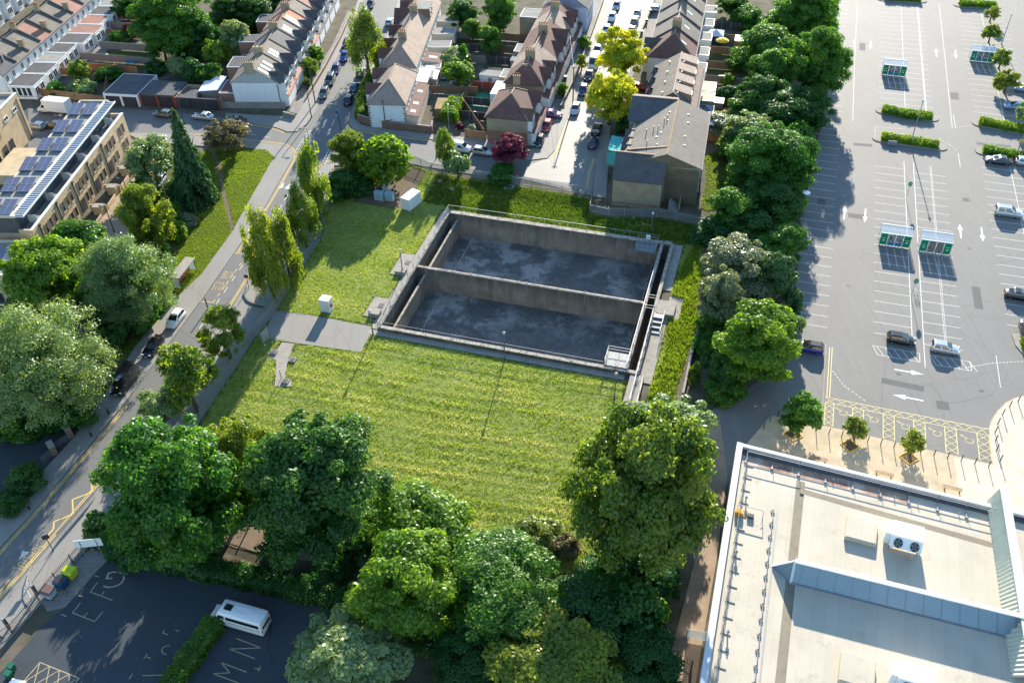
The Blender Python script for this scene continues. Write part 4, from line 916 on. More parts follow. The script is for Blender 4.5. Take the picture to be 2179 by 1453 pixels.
for k in range(8): MB().box(9.6+k*.28, .02, 4.9-k*.1, .12, .08, 1.6).build('vent_slot', MATS['timber'], t)
body(t, 8, 18, .5, 12, 1.9, 'yellow_brick', name='garden_wall')
FB = Frame(P(58, 586, 6.0)[:2], FA.a*180/math.pi)
t = hthing(FB, 0, 0, 'low flat roofed block with solar panels beside the bright maple', 'apartment block', 'brick_block'); body(t, -9, 0, -16, 0, 5.6, 'yellow_brick')
for a in ((-9, 0, -.35, 0), (-.35, 0, -16, -.35), (-9, -8.65, -16, -.35)): body(t, *a, 6.0, 'cream_render', 5.6, 'parapet')
MB().box(-4.5, -8, 5.6, 8.2, 15.2, .08).build('flat_roof', MATS['grey_felt'], t)
for y in (-2.5, -6, -9): win(t, 0, y, 3.4, 1.3, 1.6, 0, 'dark_grey', 1); win(t, 0, y, .6, 1.3, 1.9, 0, 'dark_grey', 1)
for k in range(3): pv(FB(-4.4, -2.6-k*2.7, 5.7), FA.a-math.pi/2, 'solar array of four blue modules on the low block roof', 'solar arrays on the low block roof')

# ================================================================ brick flats and the rows beyond (x away, y to the street)
F5 = Frame((32.336, 133.799), 75.8)
t = hthing(F5, 0, 0, 'stock brick flats with grey tiled roof and lower front wing behind the tank', 'apartment block', 'brick_flats')
body(t, 0, 17.4, 0, 13, 6.9, 'stock_brick'); roof(t, 0, 19.9, 0, 13, 7.2, 9.3, 0, 0, 'grey_tile', yr=5.7, wall='stock_brick', ze1=6.6, ridge='moss_tile')
body(t, 0, .01, 0, 5.6, 7.25, 'stock_brick'); MB().box(-.03, 2.8, 5.0, .08, 5.7, .12).build('string_course', MATS['red_brick'], t)
w = body(t, -2.6, 4, 5.9, 14.2, 5.3, 'stock_brick', name='front_wing')
m = MB(); A = [(-2.85, 5.75, 5.2), (-2.85, 14.35, 5.2), (.7, 14.35, 8.6), (.7, 5.75, 8.6), (4.0, 14.35, 6.6), (4.0, 5.75, 6.6)]
m.quad(A[1], A[0], A[3], A[2]).quad(A[2], A[3], A[5], A[4]); m.quad(*[(x, y, z-.15) for x, y, z in (A[0], A[1], A[2], A[3])]); m.build('wing_roof', MATS['slate_tile'], w)
for y in (5.9, 14.2): MB().quad((-2.6, y, 5.2), (4, y, 5.2), (4, y, 6.6), (.7, y, 8.5)).quad((.7, y, 8.5), (4, y, 6.6), (4, y, 5.2), (-2.6, y, 5.2)).build('wing_gable', MATS['stock_brick'], w)
MB().bar((.7, 5.7, 8.68), (.7, 14.4, 8.68), .3, .1).build('ridge_tiles', MATS['ridge_tile'], w); MB().box(-2.62, 10, .55, .1, 8.3, .12).build('string_course', MATS['red_brick'], w)
body(t, 14.4, 23.6, 5.8, 13.8, 7.0, 'stock_brick', name='rear_wing'); m = MB(); A = [(14.2, 5.8, 7.3), (14.2, 14.2, 7.3), (20.0, 14.2, 9.4), (20.0, 5.8, 9.4), (23.8, 14.2, 7.9), (23.8, 5.8, 7.9)]
rw_ = m.quad(A[1], A[0], A[3], A[2]).quad(A[2], A[3], A[5], A[4]).build('rear_wing_roof', MATS['slate_tile'], t); MB().bar((20, 5.8, 9.45), (20, 14.2, 9.45), .28, .1).build('ridge_tiles', MATS['ridge_tile'], rw_)
for k, (x, y) in enumerate(((5, 3.2), (8, 3.4), (13, 3.3), (16, 3.5), (4.2, 7.8), (7, 8.2), (8.3, 7.6), (12.5, 6.9), (15.5, 6.8))):
    z = 9.3-abs(y-5.7)*.37; MB().box(x, y, z+.1, .3, .3, .16).build('roof_vent', MATS['black_metal'], t)
for x, y in ((9.3, 10.2), (9.8, 9.0), (9.6, 8.2), (12, 7.4), (13, 7.0), (5, 9.6)):
    z = 9.3-abs(y-5.7)*.37; MB().tube((x, y, z), (x, y, z+1.0), .07).build('flue', MATS['galvanised'], t)
for k in range(3):
    x = 6.2+2.7*k; b = body(t, x-.9, x+.9, 12.9, 13.9, 6.0, 'stock_brick', name='bay'); MB().quad((x-1.1, 14.1, 6.0), (x+1.1, 14.1, 6.0), (x, 14.1, 7.0)).quad((x-1.1, 14.1, 6.0), (x, 14.1, 7.05), (x, 11.6, 7.05)).quad((x+1.1, 14.1, 6.0), (x, 11.6, 7.05), (x, 14.1, 7.05)).build('bay_roof', MATS['slate_tile'], b)
    win(b, x, 13.9, 3.4, 1.2, 1.6, math.pi/2)
MB().bar((2.6, 5.9, 9.4), (4.6, 12.9, 6.95), .35, .12).build('valley', MATS['ridge_tile'], t)
st = MB()
for k in range(5): st.box(-1.6+k*.0, 2.9+k*.35, 0, 2.2, .35, .25*(k+1))
st.build('steps', MATS['concrete'], t); body(t, -2.2, -.1, 2.5, 2.75, 1.5, 'stock_brick', name='step_wall')
for z in (1.0, 3.6): win(t, 3.5, 0, z, 1.4, 1.4, -math.pi/2); win(t, 9.5, 0, z, 1.4, 1.4, -math.pi/2); win(t, 14, 0, z, 1.4, 1.4, -math.pi/2)
# scaffold with green netting on the street side
sf = hthing(F5, 8.6, 15.6, 'scaffold tower wrapped in turquoise netting on the street side of the flats', 'scaffold', 'scaffold')
m, tt = newmat('netting', .8, .1); tt.b.inputs['Base Color'].default_value = (.1, .5, .46, 1); tt.b.inputs['Alpha'].default_value = .82
for x in (-1.8, 0, 1.8, 3.2):
    for y in (-1.2, .9): MB().tube((x, y, 0), (x, y, 5.4), .04, n=6).build('pole', MATS['galvanised'], sf)
for z in (1.9, 3.8, 5.0): MB().bar((-2.2, -1.2, z), (3.6, -1.2, z), .06).bar((-2.2, .9, z), (3.6, .9, z), .06).build('ledger', MATS['galvanised'], sf); MB().box(.7, -.15, z, 5.0, 1.9, .05).build('board', MATS['timber'], sf)
MB().quad((-2, 1.0, 1.9), (3.3, 1.0, 1.9), (3.3, 1.0, 5.3), (-2, 1.0, 5.3)).quad((-2.05, -1.2, 2.3), (-2.05, 1.0, 2.3), (-2.05, 1.0, 5.0), (-2.05, -1.2, 5.0)).quad((-2, -1.2, 5.1), (3.3, -1.2, 5.1), (3.3, 1.0, 5.32), (-2, 1.0, 5.32)).build('netting', MATS['netting'], sf)
# modern terrace with the dormers
lbm = ['end house of the dormered row, next to the brick flats', 'second house of the dormered row from the brick flats', 'third house of the dormered row from the brick flats', 'farthest house of the dormered row, under the hip roof']
for i in range(4):
    t = hthing(F5, 24.6+i*4.55, 2.4, lbm[i]); L, D = 4.55, 9.4
    body(t, 0, L, 0, D, 5.2, 'stock_brick'); roof(t, 0, L, 0, D, 5.2, 8.3, 0, 0, 'grey_tile' if i < 4 else 'buff_tile', ends=(False, False), wall='stock_brick')
    d = MB().quad((1.4, 4.7, 8.42), (4.45, 4.7, 8.42), (4.45, 1.3, 7.5), (1.4, 1.3, 7.5)).quad((1.4, 1.3, 7.5), (4.45, 1.3, 7.5), (4.45, 1.3, 6.0), (1.4, 1.3, 6.0)).quad((1.4, 4.7, 8.42), (1.4, 1.3, 7.5), (1.4, 1.3, 6.0)).quad((4.45, 4.7, 8.42), (4.45, 1.3, 6.0), (4.45, 1.3, 7.5)).build('dormer', MATS['buff_tile'], t)
    MB().quad((0.02, 0, 5.42), (L-.02, 0, 5.42), (L-.02, 1.3, 6.28), (0.02, 1.3, 6.28)).build('lower_slope', MATS['buff_tile'], t)
    win(d, 2.9, 1.3, 6.3, 1.8, 1.0, -math.pi/2); win(t, 2.2, 0, 3.2, 1.4, 1.3, -math.pi/2); MB().box(1.0, 3.9, 7.9, .25, .25, .2).box(2, 6.8, 7.2, .3, .3, .2).build('roof_vent', MATS['black_metal'], t)
    MB().quad((.3, D, 5.2), (2.2, D, 5.2), (2.2, D+.9, 5.2), (.3, D+.9, 5.2)).quad((.3, D+.9, 5.2), (2.2, D+.9, 5.2), (1.25, D+.3, 6.3)).quad((.3, D+.9, 5.2), (1.25, D+.3, 6.3), (.3, D-.8, 5.5)).quad((2.2, D+.9, 5.2), (2.2, D-.8, 5.5), (1.25, D+.3, 6.3)).build('porch_roof', MATS['slate_tile'], t)
    win(t, 1.3, D, 3.2, 1.3, 1.3, math.pi/2)
    if i == 0: leanto(t, .3, 4.6, 0, -3.6, 2.9, 2.3, 'white_paint', 'dark_grey', 1)
    if i == 1:
        c = flat(t, .2, 3.8, -3.2, 0, 2.2, 'white_paint', 'pvc_sheet', 'conservatory'); MB().quad((.2, -3.2, 2.3), (3.8, -3.2, 2.3), (2, -1.6, 3.1)).quad((3.8, -3.2, 2.3), (3.8, 0, 2.3), (2, -1.6, 3.1)).quad((.2, 0, 2.3), (.2, -3.2, 2.3), (2, -1.6, 3.1)).build('glass_roof', MATS['blue_glass'], c)
    if i in (2, 3): flat(t, .2, 4.2, -3, 0, 2.6, 'stock_brick', 'cream_paving')
lbt = ['near hipped end house of the far right terrace, white wall with brick quoins', 'second house of the far right terrace with the pitched slate porch', 'third house of the far right terrace, past the tall chimney', 'fourth house of the far right terrace', 'last house of the far right terrace in view']
for i in range(5):
    t = hthing(F5, 46.3+7.9*i, 4.7, lbt[i]); L, D = 7.9, 9.4
    body(t, 0, L, 0, D, 5.42, 'cream_render' if i else 'white_render'); roof(t, 0, L, 0, D, 5.4, 8.6, 5.0 if i == 0 else 0, 0, 'brown_tile' if i == 0 else 'grey_tile', ends=(False, False))
    if i == 0: cross_gable(t, 5.5, 2.8, D, D+1.3, 5.2, 7.0, 6.4, 'slate_tile')
    if i in (1, 3): chimney(t, .4, 4.6, 7.7, 10.0, .8, 1.9, 6)
    MB().bar((L, -.2, 5.62), (L, 4.7, 8.85), .24, .24).bar((L, 4.7, 8.85), (L, D+.2, 5.62), .24, .24).build('party_wall', MATS['dark_felt'], t)
    flat(t, .8, 5.0, -2.8, 0, 2.6, 'white_render', 'grey_felt'); win(t, 2.5, 0, 3.3, 1.5, 1.4, -math.pi/2); win(t, 5.8, 0, 3.3, 1.5, 1.4, -math.pi/2)
    for x in (2, 5.6): win(t, x, D, 3.3, 1.6, 1.5, math.pi/2)
    MB().quad(*[(x, y, 5.4+(3.2/4.7)*y+.2) for x, y in ((3.2, 2.0), (4.0, 2.0), (4.0, 3.2), (3.2, 3.2))]).build('rooflight', MATS['rooflight'], t)
# ================================================================ supermarket
ZP, ZR = 6.6, 6.0
S0 = P(1575, 942, ZP); _e1 = (P(2101, 1070.5, ZP)-S0).normalized(); _e2 = (P(1497, 1453, ZP)-S0).normalized()
def S(a, b, z=ZR): q = S0+_e1*a+_e2*b; return Vector((q.x, q.y, z))
m, t = newmat('roof_membrane', .75, .3); p = t.pos()
a = t.ramp(t.noise(p, .2, 6, .6), [(.3, (.48, .425, .33)), (.7, (.59, .525, .415))])
mp = t.add('ShaderNodeMapping', ins={'Vector': p, 'Rotation': (0, 0, rad(20)), 'Scale': (.3, .06, 1)}).outputs[0]
a = t.mix(t.ramp(t.noise(mp, 2.0, 5, .7), [(.55, (0, 0, 0)), (.75, (.35, .35, .35))]), a, (.42, .37, .29))
a = t.mix(t.ramp(t.noise(p, 1.1, 8, .75), [(.6, (0, 0, 0)), (.74, (.55, .55, .55))]), a, (.3, .25, .19))
sm = t.add('ShaderNodeTexBrick', offset=.3, ins={'Vector': t.add('ShaderNodeMapping', ins={'Vector': p, 'Rotation': (0, 0, rad(19.5))}).outputs[0], 'Color1': (1, 1, 1, 1), 'Color2': (.95, .95, .95, 1), 'Mortar': (.86, .85, .83, 1), 'Scale': 1.0, 'Mortar Size': .03, 'Mortar Smooth': .5, 'Brick Width': 1.25, 'Row Height': 9.0})
a = t.mix(1.0, a, sm.outputs[0], 'MULTIPLY'); a = t.mix(t.ramp(t.noise(p, .45, 7, .7), [(.58, (0, 0, 0)), (.7, (.5, .5, .5))]), a, (.33, .27, .2)); t.color(a); t.bump(t.noise(p, 4, 5), .15, .03)
m, t = newmat('stained_membrane', .8, .25); p = t.pos()
a = t.ramp(t.noise(p, .35, 6, .65), [(.3, (.62, .55, .45)), (.45, (.42, .27, .19)), (.65, (.22, .1, .075))]); a = t.mix(t.ramp(t.noise(p, 2.5, 5), [(.45, (0, 0, 0)), (.7, (.5, .5, .5))]), a, (.55, .46, .37)); t.color(a)
plain('gutter_dirt', (.26, .22, .16), .85, var=.2); plain('parapet_white', (.6, .61, .61), .55, var=.06, dirt=(.45, .45, .43), dirtamt=.4)
plain('shade_blue_metal', (.17, .25, .31), .45, .4, .3, var=.08, scale=.5, dirt=(.2, .26, .3), dirtamt=.4); plain('louvre', (.62, .62, .5), .5, .3, .1, var=.08)  # ridge roof metal: the blue of its shaded slope is put into the colour
shop = thing('supermarket', 'large flat roofed supermarket with pale membrane roof and sloping metal rooflights', 'supermarket', (0, 0, 0))
LA, LB = 48, 48
MB().prism([S(0, 0), S(LA, 0), S(LA, LB), S(0, LB)], -.2, ZR).build('wall', MATS['cream_render'], shop)
for b0, b1 in ((1, 9), (12, 20), (23, 33)): MB().prism([S(-.08, b0), S(0.02, b0), S(0.02, b1), S(-.08, b1)], .6, 4.6).build('wall_panel', MATS['dark_grey'], shop)
MB().prism([S(.02, .02), S(LA, .02), S(LA, LB), S(.02, LB)], ZR, ZR+.012).build('roof_deck', MATS['roof_membrane'], shop)
MB().prism([S(0, 0), S(LA, 0), S(LA, .45), S(0, .45)], ZR-.4, ZP).build('front_parapet', MATS['parapet_white'], shop)
MB().prism([S(-.35, .0), S(.35, .0), S(.35, LB), S(-.35, LB)], ZR-.6, ZP+.08).build('side_parapet', MATS['parapet_white'], shop)
MB().prism([S(.36, .46), S(LA, .46), S(LA, 1.1), S(.36, 1.1)], ZR+.013, ZR+.2).build('front_gutter', MATS['dark_grey'], shop)
for a0, a1 in ((.5, 6.2), (6.35, 12.5), (12.6, 19)): MB().prism([S(a0, 1.15), S(a1, 1.15), S(a1, 2.5), S(a0, 2.5)], ZR+.013, ZR+.018).build('stained_sheet', MATS['stained_membrane'], shop)
gx = lambda y: P(1697-(y-1020)*.118, y, ZR)
g0, g1 = P(1695, 1022, ZR), P(1648, 1460, ZR); k = _e1*.95
MB().prism([g0, g0+k, g1+k, g1], ZR+.013, ZR+.03).build('valley_gutter', MATS['gutter_dirt'], shop)
MB().prism([g0+k+_e2*.1, g0+k+_e1*30+_e2*.1, g1+k+_e1*30, g1+k], ZR+.013, ZR+.14).build('raised_deck', MATS['roof_membrane'], shop)
h0, h1 = P(1702, 1040, ZR), P(2110, 1155, ZR)
MB().prism([h0, h1, h1+_e2*.75, h0+_e2*.75], ZR+.14, ZR+.147).build('valley_gutter', MATS['gutter_dirt'], shop)
# handrail along the front
m = MB()
for i in range(10):
    q = S(1+i*3.0, 1.0); m.bar(q, q+Vector((0, 0, 1.15)), .06).bar(q, q+_e2*1.3+Vector((0, 0, .15)), .05).box((q+_e2*1.3).x, (q+_e2*1.3).y, ZR+.02, .3, .3, .2)
for z in (.6, 1.15): m.bar(S(1, 1.0, ZR+z), S(29, 1.0, ZR+z), .06)
m.build('handrail', MATS['galvanised'], shop)
# lattice walkway rail along the side, posts and cable line
m = MB(); n = 16; L = 30
for i in range(n+1):
    b = .9+i*L/n; q = S(1.0, b); m.bar(q, q+Vector((0, 0, 1.0)), .05).bar(S(.9, b, ZR+.05), S(1.9, b, ZR+.05), .07)
    if i < n: m.bar(S(1.0, b, ZR+.05), S(1.0, b+L/n, ZR+1.0), .04).bar(S(1.0, b, ZR+1.0), S(1.0, b+L/n, ZR+.05), .04)
for z in (.05, .55, 1.0): m.bar(S(1.0, .9, ZR+z), S(1.0, .9+L, ZR+z), .045)
m.build('side_rail', MATS['grey_metal'], shop)
for i in range(14):
    q = S(4.6, 8.6+i*1.75, ZR+.02); o = MB().box(q.x, q.y, q.z, .35, .35, .14).tube(q, q+Vector((0, 0, .5)), .06, n=6).build('anchor_post', MATS['grey_metal'], shop)
MB().bar(S(4.6, 8.6, ZR+.45), S(4.6, 32, ZR+.45), .05).bar(S(5.1, 8.4, ZR+.06), S(5.1, 34, ZR+.06), .12).build('safety_cable', MATS['galvanised'], shop)
for px, py in ((1587, 1065), (1566, 1180), (1548, 1350)):
    q = P(px, py, ZR); MB().tube(q, q+Vector((0, 0, .9)), .08, n=8).tube(q+Vector((0, 0, .55)), q+Vector((0, 0, .75)), .18, n=8).build('vent_pipe', MATS['galvanised'], shop)
for px, py in ((1772, 1025), (1868, 1050), (1903, 1062), (1953, 1075), (2040, 1095)):
    q = P(px, py, ZR); MB().tube(q, q+Vector((0, 0, .5)), .05, n=6).build('vent_pipe', MATS['galvanised'], shop)
# long metal ridge roof across the deck
zr = ZR+2.1
FLb, NLb, NRb = P(1641, 1204, ZR+.02), P(1682, 1241, ZR+.02), P(2145, 1357, ZR+.02); d = (NRb-NLb); NRb = NLb+d*1.0
R0, R1 = P(1692, 1193, zr), P(2182, 1318, zr)
dd = (NRb-NLb).normalized(); FRb = FLb+dd*(R1-R0).length*1.05; R1 = R0+dd*((R1-R0).length); NRb2 = NLb+dd*((R1-R0).length+.6)
rg = MB().quad(NLb, NRb2, R1, R0).quad(FRb, FLb, R0, R1).quad(FLb, NLb, R0).build('ridge_roof', MATS['shade_blue_metal'], shop)
n = 13
for i in range(n):                                     # seams between the metal sheets
    a, b = NLb.lerp(NRb2, (i+.5)/n), R0.lerp(R1, (i+.5)/n); MB().bar(a+Vector((0, 0, .03)), b+Vector((0, 0, .03)), .06, .06).build('seam', MATS['shade_blue_metal'], rg)
MB().bar(R0+Vector((0, 0, .06)), R1+Vector((0, 0, .06)), .55, .14).bar(NLb, R0, .25, .1).bar(FLb, R0, .2, .1).build('ridge_cap', MATS['parapet_white'], rg); MB().bar(NLb+Vector((0, 0, .1)), NRb2+Vector((0, 0, .1)), .3, .16).build('gutter', MATS['galvanised'], rg)
# ribbed roof running to the front
B0, B1, T0, T1 = P(2099, 1066, ZR+.1), P(2152, 1440, ZR+.1), P(2135, 1031, ZR+2.0), P(2202, 1440, ZR+2.0)
rr = MB().quad(B1, B0, T0, T1).build('ribbed_roof', MATS['louvre'], shop)
MB().quad(T0, B0, T0+(T0-B0)*.9-Vector((0, 0, 3.8))).quad(T1+(T0-B0)*.9-Vector((0, 0, 3.8)), T1, T0, T0+(T0-B0)*.9-Vector((0, 0, 3.8))).build('ribbed_gable', MATS['parapet_white'], rr)
n = 46
for i in range(n):
    a, b = B0.lerp(B1, (i+.5)/n), T0.lerp(T1, (i+.5)/n); MB().bar(a+Vector((0, 0, .06)), b+Vector((0, 0, .06)), .2, .12).build('rib', MATS['louvre'], rr)
MB().bar(T0+Vector((0, 0, .08)), T1+Vector((0, 0, .08)), .9, .1).build('ridge_cap', MATS['parapet_white'], rr)
# low roof boxes and air handlers
for i, (px, py, lb) in enumerate(((1831, 1132, 'low pale roof box beside the air handler on the shop roof'), (1822, 1432, 'low pale roof box in front of the ridge roof on the shop deck'))):
    t = thing('roof_box', lb, 'roof box', P(px, py, ZR+.15), math.atan2(_e1.y, _e1.x)); MB().box(0, 0, 0, 3.2, 3.2, .55).build('box', MATS['roof_membrane'], t, bevel=.05); MB().box(0, 0, .55, 3.0, 3.0, .05).build('lid', MATS['roof_membrane'], t)
for i, (px, py, lb) in enumerate(((1921, 1160, 'white air handling unit with two fans on the shop roof above the ridge roof'), (1938, 1462, 'white air handling unit with two fans below the ridge roof'))):
    t = thing('air_handler', lb, 'air conditioner', P(px, py, ZR+.15), math.atan2(_e1.y, _e1.x))
    t.scale = (1.08, 1.08, 1.4)
    MB().box(0, .1, .45, 2.9, 1.9, 1.25).build('casing', MATS['white_paint'], t, bevel=.03); MB().box(-1.7, .3, .2, .5, 1.5, 1.2).build('side_duct', MATS['white_paint'], t, bevel=.04)
    for x in (-1.3, 1.3):
        for y in (-.75, .9): MB().box(x, y, 0, .12, .12, .45).build('leg', MATS['galvanised'], t)
    MB().quad((-1.42, -.86, 1.5), (1.42, -.86, 1.5), (1.42, -1.5, .95), (-1.42, -1.5, .95)).quad((-1.42, -1.5, .95), (1.42, -1.5, .95), (1.42, -.86, .5), (-1.42, -.86, .5)).quad((-1.42, -.86, .5), (-1.42, -.86, 1.5), (-1.42, -1.5, .95)).quad((1.42, -.86, 1.5), (1.42, -.86, .5), (1.42, -1.5, .95)).build('fan_front', MATS['white_paint'], t)
    for x in (-.75, .75):
        f = MB(); c = Vector((x, -1.2, 1.23)); nrm = Vector((0, -.55, .64)).normalized(); a = Vector((1, 0, 0)); b = nrm.cross(a)
        f.quad(*[c+nrm*.03+(a*math.cos(q)+b*math.sin(q))*.42 for q in np.linspace(0, 2*math.pi, 17)[:-1]]); fo = f.build('fan', MATS['black_metal'], t)
        bl = MB()
        for q in range(5):
            g = q*1.2566; u = a*math.cos(g)+b*math.sin(g); v_ = a*math.cos(g+.6)+b*math.sin(g+.6); bl.quad(c+nrm*.05, c+nrm*.07+u*.38, c+nrm*.05+v_*.38)
        bl.build('fan_blade', MATS['grey_metal'], fo)
    MB().quad((-1.3, -1.45, .88), (-.15, -1.45, .88), (-.15, -.95, .52), (-1.3, -.95, .52)).quad((.15, -1.45, .88), (1.3, -1.45, .88), (1.3, -.95, .52), (.15, -.95, .52)).build('intake_grille', MATS['black_metal'], t)
tl = thing('roof_hoist', 'orange case and rigging frame on the shop roof by the side rail', 'equipment', P(1590, 1098, ZR+.03), math.atan2(_e1.y, _e1.x)); plain('orange_case', (.75, .32, .02), .5, var=.06)
MB().box(-.9, 0, 0, .9, .6, .55).build('case', MATS['orange_case'], tl, bevel=.05); MB().bar((-1.2, .5, 1.0), (1.6, .5, 1.0), .07).bar((-1.2, .5, 0), (-1.2, .5, 1), .06).bar((1.6, .5, 0), (1.6, .5, 1), .06).bar((1.6, .5, .5), (1.6, -.9, .1), .05).build('frame', MATS['galvanised'], tl); MB().box(.35, 0, 0, .7, .5, .35).build('winch', MATS['dark_grey'], tl, bevel=.04)

# ================================================================ car park furniture
plain('green_panel', (.0, .22, .1), .45, var=.06); plain('shelter_frame', (.7, .74, .76), .4, .5, .2, var=.05); plain('teal_panel', (.01, .2, .3), .45, var=.1)
m, t = newmat('clear_sheet', .2, .5); t.b.inputs['Base Color'].default_value = (.72, .82, .84, 1); t.b.inputs['Alpha'].default_value = .5
def picture(name, lo, hi, seed):
    m, t = newmat(name, .4, .4); p = t.pos(); mp = t.add('ShaderNodeMapping', ins={'Vector': p, 'Location': (seed, 0, 0)}).outputs[0]
    t.color(t.ramp(t.noise(mp, 3.5, 5), [(.35, lo), (.5, (.2, .2, .18)), (.65, hi)])); return m
picture('photo_panel', (.05, .05, .045), (.55, .55, .55), 3); picture('photo_panel_green', (.05, .09, .03), (.3, .2, .17), 9)
def shelter(s, t_, label, pic, n=4, w=4.7):
    o = thing('trolley_shelter', label, 'trolley shelter', CP(s, t_, .02), CP.a); H, D = 2.3, 1.9
    bw = w/n
    for i in range(n+1):
        x = i*bw; MB().bar((x, 0, 0), (x, 0, H), .07).bar((x, 0, H), (x, D, H+.5), .06).bar((x, D, 0), (x, D, H+.5), .07).build('frame', MATS['shelter_frame'], o)
    for z, y in ((.12, 0), (H, 0), (H+.5, D), (.12, D*.999)): MB().bar((0, y, z), (w, y, z), .1).build('rail', MATS['shelter_frame'], o)
    for i in range(n):
        x0, x1 = i*bw+.06, (i+1)*bw-.06; e = i in (0, n-1)
        MB().box((x0+x1)/2, -.02, .18, x1-x0, .04, H-.25).build('poster_panel', MATS['green_panel' if e else pic], o)
        if e:
            MB().box((x0+x1)/2, -.045, 1.35, .5, .01, .1).build('panel_lettering', MATS['pale_yellow_line'], o); MB().box((x0+x1)/2, -.045, 1.0, .42, .01, .07).box((x0+x1)/2, -.045, .85, .46, .01, .06).build('panel_lettering', MATS['white_paint'], o)
        elif pic == 'photo_panel': MB().box((x0+x1)/2, -.045, .18, x1-x0, .01, .55).build('panel_band', MATS['teal_panel'], o)
        MB().quad((x0, .03, H+.03), (x1, .03, H+.03), (x1, D, H+.53), (x0, D, H+.53)).build('roof_sheet', MATS['clear_sheet'], o)
    for x in (0.02, w-.02): MB().quad((x, .05, .2), (x, D-.05, .2), (x, D-.05, H+.4), (x, .05, H-.05)).build('side_sheet', MATS['clear_sheet'], o)
    tr = MB()
    for k in range(7): tr.bar((.5+k*.5, .5, .9), (.5+k*.5, 1.5, 1.0), .04).bar((.5+k*.5, .5, .3), (.5+k*.5, 1.5, .3), .04).bar((.5+k*.5, .5, .1), (.5+k*.5, .5, .95), .04).bar((.5+k*.5, 1.5, .1), (.5+k*.5, 1.5, 1.05), .04).bar((.3+k*.5, 1.5, 1.0), (.7+k*.5, 1.5, 1.0), .05)
    q = thing('trolleys', 'nested shopping trolleys inside the '+label, 'trolleys', CP(s, t_, .02), CP.a); tr.build('trolley_frames', MATS['galvanised'], q)
    return o
shelter(-4.65, 22.5, 'trolley shelter with green panels and blue water pictures', 'photo_panel')
shelter(1.45, 22.2, 'trolley shelter with green panels and meadow pictures', 'photo_panel_green')
shelter(-4.0, 86.5, 'trolley shelter standing alone in the middle bays', 'photo_panel')
shelter(14.2, 98.1, 'trolley shelter beside the young trees', 'photo_panel')
for k, (s, t_) in enumerate(((-.1, 37.6), (.06, 9.63))):
    o = thing('round_sign', 'round green sign on a thin post %s' % ('beyond the pair of trolley shelters' if k == 0 else 'between the trolley shelters and the black hatchback'), 'sign', CP(s, t_, .02), CP.a)
    MB().tube((0, 0, 0), (0, 0, 2.9), .035, n=6).build('post', MATS['galvanised'], o)
    m = MB(); c = Vector((0, 0, 3.0)); a, b = Vector((.8, .5, 0)).normalized(), Vector((-.15, .25, .95)).normalized()
    m.quad(*[c+(a*math.cos(q)+b*math.sin(q))*.42 for q in np.linspace(0, 2*math.pi, 17)[:-1]]); nrm = a.cross(b)*.04; m.quad(*[c+nrm+(a*math.cos(q)+b*math.sin(q))*.42 for q in np.linspace(2*math.pi, 0, 17)[:-1]]); m.build('disc', MATS['green_panel'], o)
    MB().bar(c-a*.25-b*.2+nrm*1.3, c+a*.25+b*.2+nrm*1.3, .07, .02).build('emblem', MATS['white_paint'], o)
for px, py, h, hd, lb in ((1702, 474, 5.8, 'disc', 'disc headed lamp post at the edge of the belt by the marked bays'), (1672, 748, 5.6, 'disc', 'disc headed lamp post behind the bright access road tree'), (1733, 225, 5.6, 'disc', 'disc headed lamp post under the leaning car park tree'),
                          (1937, 307, 8.6, 'cone', 'tall car park lamp rising from the hedge island with the bench'), (2160, 336, 8.0, 'cone', 'tall car park lamp beside the parked black car'), (2131, 95, 6.5, 'cone', 'car park lamp among the young trees')):
    lamp(px, py, h, lb, hd, mat='galvanised')
bt = MB().box(0, 0, 0, .1, .1, 1.05).box(0, 0, 1.05, .13, .13, .04).mesh('bollard', MATS['black_metal'])
def bollard(q, i): o = put('bollard', bt, None, None, q, (0, 0, CP.a)); tag(o, 'slim dark bollard along the edge of the shop forecourt', 'bollard', 'bollards edging the forecourt')
for i in range(14): bollard(CP(-12.36+i*1.59, -22.6-.03*i, .1), i)
for i, (px, py) in enumerate(((2128, 981), (2120, 958), (2118, 938), (2117, 921), (2123, 902), (2133, 883), (2148, 866), (2166, 855))): bollard(P(px, py, .1), i)
for i, (px, py) in enumerate(((1625, 912), (1638, 897), (1655, 886))): bollard(P(px, py, .1), i)
for px, py, lb in ((1740, 980, 'by the corner of the shop parapet'), (1880, 1012, 'in front of the middle of the shop'), (2025, 1043, 'nearest the ribbed shop roof')):
    o = thing('bench', 'low timber bench %s' % lb, 'bench', P(px, py, .1), CP.a-.05)
    for k in range(3): MB().box(0, -.2+k*.2, .42, 2.2, .17, .06).build('slat', MATS['timber'], o)
    for x in (-.85, .85): MB().box(x, 0, 0, .1, .55, .42).build('leg', MATS['dark_grey'], o)
o = thing('bench', 'pale metal bench against the hedge island', 'bench', W('a4', 1060, 1190), CP.a)
MB().box(0, 0, .42, 1.6, .45, .06).build('seat', MATS['galvanised'], o); MB().box(0, .25, .5, 1.6, .06, .5).build('backrest', MATS['galvanised'], o)
for x in (-.7, .7): MB().box(x, 0, 0, .08, .4, .42).build('leg', MATS['galvanised'], o)
plain('yellow_edge', (.62, .42, .03), .6, var=.1)
